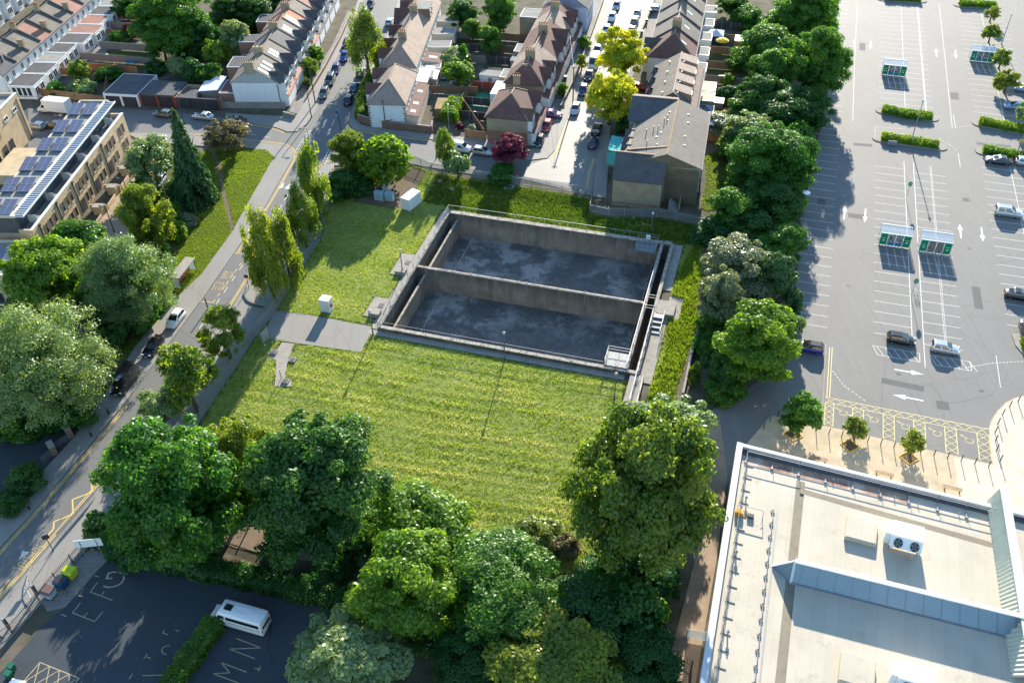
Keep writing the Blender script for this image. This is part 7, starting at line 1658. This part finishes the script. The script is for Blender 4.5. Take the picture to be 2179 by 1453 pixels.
palisade(pp([(432, 892), (445, 866), (497, 788), (540, 721), (557, 700)]), 'galvanised palisade fence along the road below the meadow gate', 2.1)
palisade(pp([(572, 682), (587, 661), (640, 575), (681, 509), (700, 448), (705, 425)]), 'galvanised palisade fence along the birch row', 2.1)
g = palisade(pp([(557, 700), (572, 682)]), 'closed galvanised palisade gate at the asphalt pad', 2.1, name='palisade_gate'); g['category'] = 'gate'
palisade(pp([(872, 348), (919, 366), (1010, 380), (1100, 395), (1260, 417), (1254, 452)]), 'galvanised palisade fence between the dead end street and the meadow', 2.0)
palisade(pp([(1254, 452), (1294, 461), (1404, 463), (1498, 482)]), 'galvanised palisade fence behind the brick flats', 1.9)
palisade(pp([(390, 965), (500, 1085), (640, 1130), (790, 1168)]), 'palisade fence between the meadow trees and the path', 2.0)
palisade(pp([(790, 1168), (1010, 1213), (1100, 1232), (1280, 1280)]), 'palisade fence under the light green trees', 2.0)
palisade([W('d1', -60, 1180), W('d1', 20, 1100), W('d1', 110, 1050), W('d1', 330, 790), W('d1', 600, 480), W('d1', 740, 330), W('d1', 830, 290)], 'dark school boundary railing beside the pavement', 1.7, .22, 'school_rail' if 'school_rail' in MATS else 'dark_grey', 'railing', True, .06, .06)
palisade(pp([(1440, 1400), (1470, 1420), (1462, 1470)]), 'dark footpath gate railing below the shop wall', 1.6, .3, 'black_metal', 'railing', True, 0, .07)
for k, (x, y) in enumerate(((310, 740), (80, 1010))):
    o = thing('gate_post', 'blue black gate post of the school entrance%s' % (' beside the bins' if k == 0 else ' by the green bins'), 'post', W('d1', x, y), MR); MB().box(0, 0, 0, .3, .3, 2.0).build('post', MATS['dark_grey'], o, bevel=.03); MB().box(0, 0, 2.0, .36, .36, .08).build('cap', MATS['galvanised'], o)
def panels(pts, mat, label, h=1.75, w=1.83, z=0.0, name='garden_fence'):
    """timber garden fence: every panel its own part between posts"""
    pts = [Vector((q.x, q.y, z)) for q in pts]; o = pts[0]; t = thing(name, label, 'fence', o); k_ = ('panel', mat, h)
    if k_ not in _wm:
        m = MB(); n = 12
        for i in range(n): m.box(-w/2+w*(i+.5)/n, .012*(i % 2), .08, w/n*1.02, .025, h-.08)
        m.box(0, 0, h, w, .07, .05); _wm[k_] = (m.mesh('panel', MATS[mat]), MB().box(0, 0, 0, .1, .1, h+.08).mesh('post', MATS['concrete' if mat in ('fence_red', 'fence_dark') else mat]))
    pa_, po = _wm[k_]
    for a, b in zip(pts, pts[1:]):
        a, b = a-o, b-o; L = (b-a).length; d = (b-a)/L; n = max(1, round(L/(w+.1))); r = math.atan2(d.y, d.x)
        for i in range(n): put('panel', pa_, t, None, a+d*(i+.5)*L/n, (0, 0, r), ((L/n-.1)/w, 1, 1)); put('post', po, t, None, a+d*i*L/n, (0, 0, r))
    return t
def gw(fr, pts): return [fr(u, v) for u, v in pts]
for pts, mt, lb in (
 ([(75, 203), (225, 222)], 'fence_brown', 'long brown timber fence behind the box truck'),
 ([(128, 160), (195, 163)], 'fence_orange', 'short orange fence by the flat roofed extensions'),
 ([(185, 150), (295, 158)], 'fence_orange', 'orange fence across the long garden'),
 ([(175, 128), (335, 140)], 'fence_grey', 'grey fence between the long gardens, the lower one'),
 ([(215, 104), (330, 112)], 'fence_grey', 'grey fence between the long gardens, the upper one'),
 ([(225, 78), (300, 84)], 'fence_brown', 'brown fence in the upper long garden'),
 ([(222, 60), (300, 66)], 'fence_grey', 'weathered fence at the head of the long gardens'),
 ([(250, 40), (290, 44)], 'fence_red', 'red garden fence behind the far white backs'),
 ([(225, 222), (232, 170), (250, 150)], 'fence_brown', 'brown fence beside the double garage'),
 ([(520, 88), (560, 92)], 'fence_brown', 'brown fence behind the gabled terrace'),
): panels(pp(pts), mt, lb)
for u, v0, v1, mt, lb in ((22.0, -16.5, -9.5, 'fence_orange', 'orange garden fence behind the tan roofed terrace'), (19.0, -11, -9.4, 'fence_brown', 'short brown fence by the patio canopy'), (27.5, -20, -10, 'fence_grey', 'grey garden fence behind the tan roofed terrace'), (33.5, -21, -10, 'fence_dark', 'dark garden fence behind the tan roofed terrace'), (40, -22, -11, 'fence_grey', 'far grey garden fence between the middle rows'),
                         (12.5, -20, -10.2, 'fence_brown', 'brown fence round the paved garden')): panels(gw(F3, [(u, v0), (u, v1)]), mt, lb)
panels(gw(F3, [(16, -15.6), (19, -15.8)]), 'fence_brown', 'brown fence closing the shrub garden')
for u, v0, v1, mt, lb in ((8.0, 8.9, 16, 'fence_dark', 'dark panel fence of the green lawn garden, near side'), (14.0, 11.5, 17, 'fence_dark', 'dark panel fence of the green lawn garden, far side'), (21.2, 9, 17, 'fence_red', 'red panel fence below the grey shed'), (28, 9, 15.5, 'fence_grey', 'grey fence above the grey shed'), (33.5, 9, 17, 'fence_dark', 'dark fence of the swing garden'), (39.5, 9, 17, 'fence_brown', 'brown fence above the swing garden'), (46, 9, 18, 'fence_brown', 'farthest brown fence of the middle gardens')):
    panels(gw(F4, [(u, v0), (u, v1)]), mt, lb)
panels(gw(F4, [(1.5, 9.5), (14.0, 17.5), (21.2, 17)]), 'fence_brown', 'brown fence dividing the back gardens of the middle rows'); panels(pp([(990, 292), (1036, 300)]), 'fence_brown', 'brown fence and gate beside the hip roofed end house')
for u, v1, mt, lb in ((22.8, -9.5, 'fence_orange', 'tan timber fence behind the brick flats'), (27.8, -9, 'fence_red', 'dark red fence of the lowest dormered garden'), (33.2, -8, 'fence_red', 'dark red fence by the glass roofed conservatory'), (37.5, -7.5, 'fence_orange', 'bright timber fence of the toy garden'), (42, -7.5, 'fence_grey', 'grey fence above the toy garden'), (47.5, -7, 'fence_grey', 'weathered fence below the yellow parasol'), (54.5, -8, 'fence_brown', 'brown fence above the yellow parasol'), (62, -12, 'fence_brown', 'brown fence behind the white extensions'), (69, -14, 'fence_grey', 'grey fence far along the right gardens'), (76, -16, 'fence_dark', 'dark fence at the end of the right gardens')):
    panels(gw(F5, [(u, 2.2), (u, v1)]), mt, lb)
def wall(pts, mat, h, label, thick=.24, coping=True):
    pts = [Vector((q.x, q.y, 0)) for q in pts]; o = pts[0]; t = thing('garden_wall', label, 'wall', o)
    for a, b in zip(pts, pts[1:]):
        a, b = a-o, b-o; L = (b-a).length; r = math.atan2(b.y-a.y, b.x-a.x); c = (a+b)/2
        w = MB().box(0, 0, -.1, L, thick, h+.1).build('wall', MATS[mat], t, loc=c, rz=r)
        if coping: MB().box(0, 0, h, L+.05, thick+.1, .08).build('coping', MATS['concrete'], w)
    return t
wall(pp([(762, 258), (800, 270), (919, 284), (921, 272)]), 'red_brick', 1.5, 'red brick wall below the white gabled end house')
wall(pp([(1193, 232), (1228, 160), (1285, 0)]), 'red_brick', .8, 'low front wall along the brown tiled terrace', .2)
wall(pp([(655, 208), (690, 150), (722, 90), (752, 26)]), 'red_brick', .8, 'low front wall along the gabled terrace', .2)
wall(pp([(1385, 25), (1350, 105), (1330, 150)]), 'stock_brick', .8, 'low front wall along the far right terrace', .2)
wall(pp([(1492, 690), (1475, 740), (1452, 845)]), 'concrete', .9, 'concrete retaining wall leaning beside the tank bank', .3, False)
wall(pp([(628, 252), (604, 246)]), 'concrete', .8, 'low concrete wall at the white end house corner')
wall([W('c1', 560, 770), W('c1', 585, 810)], 'red_brick', 1.6, 'brick gate pier nearest the green litter bin', .7); wall([W('c1', 425, 900), W('c1', 455, 950)], 'red_brick', 1.5, 'brick gate pier between the pavement railings', .7)
wall([W('c1', -60, 1260), W('c1', 30, 1445)], 'red_brick', 1.2, 'red brick pier at the edge of the front garden', .5)
slab('front_yard', [(-60, 930), (60, 900), (150, 915), (157, 935), (110, 985), (5, 1097), (-60, 1150)], -.1, .05, 'school_asphalt')
for k, (a, b) in enumerate((((585, 810), (450, 900)), ((425, 950), (350, 1010)))):
    o = thing('pavement_railing', 'white railing %s' % ('between the two brick gate piers' if k == 0 else 'below the lower brick gate pier'), 'railing', (0, 0, 0)); rail('railing', [W('c1', *a, .1), W('c1', *b, .1)], 1.0, .18, o, True, .018)
# ================================================================ sheds and garden things
def shed(fr, u, v, L, D, h, label, rmat='dark_felt', wmat='fence_grey', h2=None, rz=0.0):
    t = thing('shed', label, 'shed', fr(u, v), fr.a+rz); MB().box(0, 0, 0, L, D, h).build('wall', MATS[wmat], t)
    roof(t, -L/2, L/2, -D/2, D/2, h, h+.5, 0, 0, rmat, over=.12, wall=wmat) if h2 else MB().box(0, 0, h, L+.2, D+.2, .08).build('roof', MATS[rmat], t)
    MB().box(-L/2-.01, 0, 0, .04, .8, 1.8).build('door', MATS['timber'], t); return t
shed(F4, 24.5, 13.8, 2.6, 4.6, 2.2, 'grey felt roofed shed between the middle rows', 'grey_felt', 'white_render')
shed(F4, 33, 10.3, 3.5, 2.0, 2.2, 'narrow felt roofed shed behind the brown terrace', 'grey_felt', 'fence_grey')
shed(F3, 19.2, -15.0, 2.2, 2.6, 2.1, 'small pale shed in the shrub garden', 'grey_felt', 'pvc_sheet')
shed(F3, 4.0, -14.4, 4.6, 3.4, 2.1, 'mossy roofed shed in the paved garden', 'moss_tile', 'fence_brown')
shed(F5, 66, -6, 3, 5.5, 2.3, 'long white roofed garden room in the far right gardens', 'white_paint', 'fence_brown')
shed(F5, 72, -16, 4, 6, 2.4, 'white roofed garden building at the top of the right gardens', 'white_paint', 'dark_grey')
shed(F5, 64, -16.5, 3, 3, 2.2, 'red shed with pale roof near the tree belt', 'pvc_sheet', 'fence_red', 1)
shed(F5, 35.5, -1.2, 2.2, 2.4, 2.2, 'white sheet roofed shed beside the conservatory', 'white_paint', 'fence_grey')
cn = thing('conservatory', 'white framed conservatory behind the far right terrace', 'conservatory', F5(68.5, 1.2), F5.a); MB().box(0, 0, 0, 3.6, 3.4, 2.1).build('wall', MATS['blue_glass'], cn)
MB().quad((-1.9, -1.8, 2.1), (1.9, -1.8, 2.1), (0, 0, 3.0)).quad((1.9, -1.8, 2.1), (1.9, 1.8, 2.1), (0, 0, 3.0)).quad((1.9, 1.8, 2.1), (-1.9, 1.8, 2.1), (0, 0, 3.0)).quad((-1.9, 1.8, 2.1), (-1.9, -1.8, 2.1), (0, 0, 3.0)).build('roof', MATS['pvc_sheet'], cn)
ps = thing('parasol', 'yellow garden parasol in the right gardens', 'parasol', P(1535, 104), 0); plain('parasol_yellow', (.8, .55, .02), .7, var=.05); MB().tube((0, 0, 0), (0, 0, 2.3), .04).build('pole', MATS['galvanised'], ps); MB().lathe([(1.5, 1.9), (.9, 2.25), (.05, 2.5)], 10).build('canopy', MATS['parasol_yellow'], ps)
tp = thing('trampoline', 'round trampoline in the long garden beside the orange fence', 'trampoline', P(283, 136), 0); MB().lathe([(1.5, .7), (1.55, .76), (1.45, .78), (.02, .72)], 20).build('mat', MATS['teal_panel'], tp)
for k in range(6): MB().bar((1.45*math.cos(k*1.05), 1.45*math.sin(k*1.05), 0), (1.45*math.cos(k*1.05), 1.45*math.sin(k*1.05), .72), .06).build('leg', MATS['galvanised'], tp)
slab('lawn_patch', [(998, 228), (1032, 232), (1040, 200), (1015, 196)], -.1, .02, 'green_panel')
for pts in ([(195, 145), (335, 150), (335, 142), (200, 136)], [(218, 118), (330, 122), (330, 114), (220, 108)], [(955, 92), (1020, 95), (1020, 82), (960, 80)], [(1500, 120), (1570, 128), (1575, 112), (1505, 105)], [(1500, 150), (1575, 158), (1578, 142), (1503, 136)]): slab('garden_lawn', pts, -.1, .02, 'grass_ground')
for pts in ([(640, 244), (655, 208), (690, 150), (722, 90), (752, 26), (740, 24), (705, 100), (670, 150), (630, 205), (615, 238)], [(1193, 232), (1228, 160), (1285, 0), (1262, -5), (1205, 160), (1172, 232), (1150, 285), (1160, 290)], [(1385, 30), (1350, 105), (1325, 160), (1345, 165), (1400, 60), (1415, 0), (1395, 0)], [(240, 60), (225, 120), (200, 145), (185, 142), (205, 95), (230, 50)]): slab('front_yard', pts, -.1, .04, 'paving_slabs')
slab('patio', [(905, 200), (985, 205), (985, 178), (930, 172)], -.1, .03, 'concrete')
rs = random.Random(5); bits = [('plant_pot', 'terracotta_tile'), ('storage_tub', 'gazebo_blue'), ('garden_chair', 'white_paint'), ('storage_box', 'dark_grey')]
for i, (px, py) in enumerate(((925, 175), (945, 172), (960, 180), (975, 185), (950, 195), (1010, 245), (1022, 250), (1535, 168), (1545, 175), (1560, 225), (1545, 222), (205, 122), (192, 126), (228, 122), (1100, 150), (1075, 158), (1080, 168), (935, 190))):
    nm, mt = bits[i % 4]; o = thing(nm, None, nm.replace('_', ' '), P(px, py))
    wh = {925: 'at the left end of the patio', 945: 'on the patio near the house', 960: 'in the middle of the patio', 975: 'at the fruit tree end of the patio', 950: 'on the near edge of the patio', 1010: 'beside the dark garden fence', 1022: 'behind the hip roofed end house', 1535: 'in the toy garden', 1545: 'by the conservatory garden', 1560: 'in the lowest right garden', 205: 'on the long garden deck', 192: 'by the deck rail', 228: 'at the deck end', 1100: 'in the yard by the brown terrace', 1075: 'beside the grey shed', 1080: 'by the red panel fence', 935: 'at the patio corner'}
    w_ = wh.get(px, 'in a garden') if not (px == 1545 and py == 222) else 'against the dark red fence'
    o['label'] = '%s %s' % ({'plant_pot': 'terracotta plant pot', 'storage_tub': 'blue storage tub', 'garden_chair': 'white garden chair', 'storage_box': 'dark storage box'}[nm], w_)
    if nm == 'garden_chair': MB().box(0, 0, .4, .5, .5, .05).build('seat', MATS[mt], o); MB().box(0, .24, .45, .5, .05, .5).build('backrest', MATS[mt], o); [MB().box(x, y, 0, .05, .05, .4).build('leg', MATS[mt], o) for x in (-.2, .2) for y in (-.2, .2)]
    elif nm == 'plant_pot': MB().lathe([(.2, 0), (.3, .45), (.33, .5)], 10).build('pot', MATS[mt], o); MB().lathe([(.28, .45), (.4, .7), (.3, 1.0), (.05, 1.15)], 9).build('plant', MATS['grass_ground'], o)
    elif nm == 'storage_tub': MB().lathe([(.3, 0), (.38, .6), (.4, .62)], 12).build('tub', MATS[mt], o); MB().lathe([(.4, .62), (.3, .68), (.02, .7)], 12).build('lid', MATS['white_paint'], o)
    else: MB().box(0, 0, 0, 1.3, .6, .6).build('box', MATS[mt], o, bevel=.03); MB().box(0, 0, .6, 1.36, .66, .07).build('lid', MATS['grey_metal'], o, bevel=.02)

# ================================================================ street furniture
bsh = thing('bus_shelter', 'bus shelter with white roof and red bench on the pavement', 'bus shelter', W('b1', 1475, 985, .13), hd((390, 615), (421, 575)))
L_ = (W('b1', 1595, 845)-W('b1', 1475, 985)).length+.6
MB().box(L_/2, .5, 2.35, L_+.3, 1.7, .12).build('roof', MATS['concrete'], bsh, bevel=.03)
for x in (.1, L_/2, L_-.1): MB().bar((x, 1.15, 0), (x, 1.15, 2.35), .08).build('post', MATS['black_metal'], bsh)
for x in (.1, L_-.1): MB().bar((x, -.1, 0), (x, -.1, 2.35), .08).build('post', MATS['black_metal'], bsh); MB().box(x, .5, .3, .03, 1.2, 1.9).build('end_glass', MATS['clear_sheet'], bsh)
MB().box(L_/2, 1.17, .3, L_-.3, .03, 1.9).build('back_glass', MATS['clear_sheet'], bsh); MB().box(L_/2, .95, .5, L_-1, .28, .06).build('bench', MATS['red_lamp'], bsh)
def pole(name, px, py, h, label, r=.045, mat='black_metal', z=.13, cat='post', plate=None):
    o = thing(name, label, cat, P(px, py, z), 0); MB().tube((0, 0, 0), (0, 0, h), r*1.2, r, 7).build('post', MATS[mat], o)
    if plate: w, hh, mt, a = plate; MB().box(0, 0, h-hh, w, .05, hh, a).build('plate', MATS[mt], o)
    return o
lamp(355, 652, 6.2, 'street lamp at the pavement below the bus shelter', rad(-20), mat='dark_grey', z=.13); lamp(243, 493, 4.6, 'estate lane lamp near the dark green maple', rad(150), mat='dark_grey'); lamp(279, 432, 4.6, 'estate lane lamp near the terrace bin stores', rad(150), mat='dark_grey')
lamp(192, 893, 6.4, 'street lamp head poking out under the huge pale willow', rad(-20), mat='dark_grey', z=.13); lamp(667, 350, 7.5, 'street lamp on the junction corner', rad(190), mat='galvanised', z=.13); lamp(663, 250, 5.5, 'street lamp on the pavement by the white end house', rad(0), mat='dark_grey', z=.13)
lamp(393, 265, 6, 'green street lamp column on the side road', rad(90), mat='dark_grey'); lamp(727, 288, 6.5, 'dark lamp column at the junction island', rad(180), mat='dark_grey'); lamp(956, 280, 5.0, 'slim lamp in front of the garden hedge', rad(90), mat='galvanised', z=.13)
pole('bus_stop_pole', 362, 640, 3.2, 'bus stop pole with flag and timetable beside the shelter', plate=(.5, .6, 'white_paint', MR), cat='sign'); pole('bin_post', 442, 655, 1.9, 'dark post with a box at the kerb of the bus stop', .09)
pole('warning_sign', 530, 613, 2.6, 'dark backed triangular sign on a post opposite the bus stop', plate=(.7, .65, 'dark_grey', MR+1.57), cat='sign'); pole('school_sign', 114, 1172, 3.0, 'dark backed square sign by the school lettering', plate=(.75, .7, 'black_metal', .4), cat='sign')
sb = pole('blue_sign', 720, 262, 2.6, 'blue round direction sign on the junction island', plate=(.6, .6, 'gazebo_blue', .2), cat='sign')
sw = thing('school_board', 'white school name board on two tall posts behind the railing', 'sign', W('d1', 775, 425, .06), hd((185, 1185), (212, 1182)))
for x in (-.9, .9): MB().tube((x, 0, 0), (x, 0, 3.0), .05, n=7).build('post', MATS['galvanised'], sw)
MB().box(0, .06, 1.9, 3.0, .07, 1.3).build('board', MATS['kiosk_white'], sw)
for k, (px, py) in enumerate(((232, 880), (195, 928), (63, 1083))):
    o = thing('bollard', 'dark timber bollard on the pavement %s' % ('in the black van shade', 'opposite the gate piers', 'near the front garden bush')[k], 'bollard', P(px, py, .13)); MB().box(0, 0, 0, .2, .2, 1.1).build('post', MATS['black_metal'], o, bevel=.02); MB().box(0, 0, .9, .21, .21, .08).build('band', MATS['galvanised'], o)
o = thing('litter_bin', 'green litter bin on two legs at the pavement edge', 'bin', W('c1', 740, 660, .13), MR); plain('bin_green', (.02, .12, .07), .5, var=.1)
MB().box(0, 0, .7, .7, .5, .8).build('bin', MATS['bin_green'], o, bevel=.05); [MB().bar((x, 0, 0), (x, 0, .75), .07).build('leg', MATS['black_metal'], o) for x in (-.25, .25)]
gr = thing('guard_rail', 'grey pedestrian guard rail by the zigzag lines', 'guard rail', (0, 0, 0)); ga, gb = W('c1', 780, 1290, .13), W('d1', 480, 285, .13)
n = 6
for i in range(n): a, b = ga.lerp(gb, i/n), ga.lerp(gb, (i+.96)/n); rail('rail_panel', [a, b], 1.05, .14, gr, False, .012); MB().bar(a+Vector((0, 0, .98)), b+Vector((0, 0, .98)), .06).build('top_rail', MATS['galvanised'], gr)
for k, (pts, lb) in enumerate((([(255, 500), (220, 600), (215, 690), (250, 760)], 'curved tubular barrier by the school lettering'),)):
    o = thing('hoop_barrier', lb, 'barrier', (0, 0, 0)); q = [W('d1', x, y, .5) for x, y in pts]; m = MB()
    for a, b in zip(q, q[1:]): m.tube(a, b, .05)
    for a in q: m.bar(a, a-Vector((0, 0, .4)), .05)
    m.build('hoop', MATS['galvanised'], o)
o = thing('hoop_barrier', 'curved kerb barrier below the dark backed triangular sign', 'barrier', (0, 0, 0)); q = [W('b1', x, y, .2) for x, y in ((2005, 960), (1980, 1020), (2010, 1070), (2080, 1110), (2141, 1120))]; m = MB()
for a, b in zip(q, q[1:]): m.bar(a, b, .2, .25)
m.build('barrier', MATS['dark_grey'], o)
# bins behind the school railing
plain('lime', (.42, .5, .02), .5, var=.06); plain('bin_blue', (.015, .06, .17), .5, var=.08); plain('bin_brown', (.16, .1, .09), .6, var=.1); plain('bin_pale', (.35, .45, .52), .5, var=.08)
ba = hd((100, 1275), (150, 1215))
for (x, y), body_, lid, lb in (((590, 585), 'lime', 'lime', 'lime green wheeled bin behind the school railing'), ((515, 660), 'bin_blue', 'bin_blue', 'dark blue open wheeled bin between the lime and brown lidded bins'), ((415, 745), 'bin_pale', 'bin_brown', 'pale wheeled bin with a brown lid behind the school railing')):
    o = thing('wheeled_bin', lb, 'bin', W('d1', x, y, .07), ba-math.pi/2)
    MB().loft([[(-.55, -.5, .2), (.55, -.5, .2), (.55, .45, .2), (-.55, .45, .2)], [(-.68, -.62, 1.2), (.68, -.62, 1.2), (.68, .55, 1.2), (-.68, .55, 1.2)]]).build('body', MATS[body_], o, bevel=.03)
    if lid == 'bin_blue': MB().box(0, 0, 1.2, 1.2, .95, .02).build('contents', MATS['black_metal'], o)
    else: MB().loft([[(-.7, -.66, 1.2), (.7, -.66, 1.2), (.7, .6, 1.2), (-.7, .6, 1.2)], [(-.68, -.4, 1.38), (.68, -.4, 1.38), (.68, .55, 1.42), (-.68, .55, 1.42)]]).build('lid', MATS[lid], o, bevel=.02)
    for x_ in (-.5, .5):
        for y_ in (-.4, .35): MB().tube((x_-.04, y_, .1), (x_+.04, y_, .1), .1, n=8).build('wheel', MATS['rubber'], o)
    MB().box(0, -.63, .8, .6, .03, .18).build('label', MATS['green_panel' if lid == 'bin_blue' else body_], o)
for k, (x, y) in enumerate(((110, 1350), (90, 1410))):
    o = thing('wheelie_bin', 'dark green wheelie bin by the school gate, %s' % ('beside the gate post' if k == 0 else 'beside the pale blue van roof'), 'bin', W('d1', x, y, .02), ba); MB().loft([[(-.25, -.28, .1), (.25, -.28, .1), (.25, .28, .1), (-.25, .28, .1)], [(-.3, -.36, 1.0), (.3, -.36, 1.0), (.3, .36, 1.0), (-.3, .36, 1.0)]]).build('body', MATS['bin_green'], o); MB().box(0, 0, 1.0, .64, .76, .08).build('lid', MATS['bin_green'], o, bevel=.02)
    for s in (-.25, .25): MB().tube((s-.03, .3, .1), (s+.03, .3, .1), .1, n=8).build('wheel', MATS['rubber'], o)
van('skyblue', 12, 1488, MR+R, 'pale blue van roof at the school gate', 4.6, 1.9, 1.9)
# telegraph pole with wires
tp = thing('telegraph_pole', 'tall timber telegraph pole with wires beside the brown terrace', 'telegraph pole', P(1219, 226, .1)); MB().tube((0, 0, 0), (0, 0, 8.4), .14, .1, 9).build('pole', MATS['bark'], tp); MB().bar((-.5, 0, 8.2), (.5, 0, 8.2), .1).build('crossarm', MATS['bark'], tp)
b = tp.location
for k, (u, v, z) in enumerate(((17, .6, 5.2), (30, .5, 5.2), (43, .5, 5.2))):
    e = F4(u, v, z)-b; m = MB(); a = Vector((0, 0, 8.2)); pr = a
    for i in range(1, 7): f = i/6; q = a.lerp(e, f)-Vector((0, 0, math.sin(f*math.pi)*.4)); m.bar(pr, q, .025); pr = q
    m.build('wire', MATS['black_metal'], tp)
tp2 = thing('telegraph_pole', 'telegraph pole between the white end house and the street', 'telegraph pole', P(671, 220, .13)); MB().tube((0, 0, 0), (0, 0, 8.0), .13, .1, 9).build('pole', MATS['bark'], tp2); MB().bar((-.4, 0, 7.8), (.4, 0, 7.8), .1).build('crossarm', MATS['bark'], tp2)
fp = thing('footpath_gate', 'wire mesh gate across the footpath beside the shop', 'gate', P(1480, 1362), rad(-12)); [MB().bar((x, 0, 0), (x, 0, 2), .07).build('post', MATS['galvanised'], fp) for x in (-1, 1)]; MB().box(0, 0, .2, 2, .03, 1.7).build('mesh', MATS['clear_sheet'], fp)
for k, (px, py) in enumerate(((652, 190), (665, 160), (1190, 210), (1200, 205), (1203, 172), (1365, 75), (1375, 50), (1383, 30))):
    o = thing('wheelie_bin', 'dark front garden wheelie bin %s' % ('by the conical bush', 'by the palm bush', 'beside the purple car', 'beside the low front wall', 'by the terrace bays', 'at the far right terrace wall', 'in the far right front yard', 'at the top of the far right terrace')[k], 'bin', P(px, py)); MB().loft([[(-.25, -.28, .1), (.25, -.28, .1), (.25, .28, .1), (-.25, .28, .1)], [(-.3, -.36, 1.0), (.3, -.36, 1.0), (.3, .36, 1.0), (-.3, .36, 1.0)]]).build('body', MATS['dark_grey'], o); MB().box(0, 0, 1.0, .64, .76, .08).build('lid', MATS['black_metal'], o)
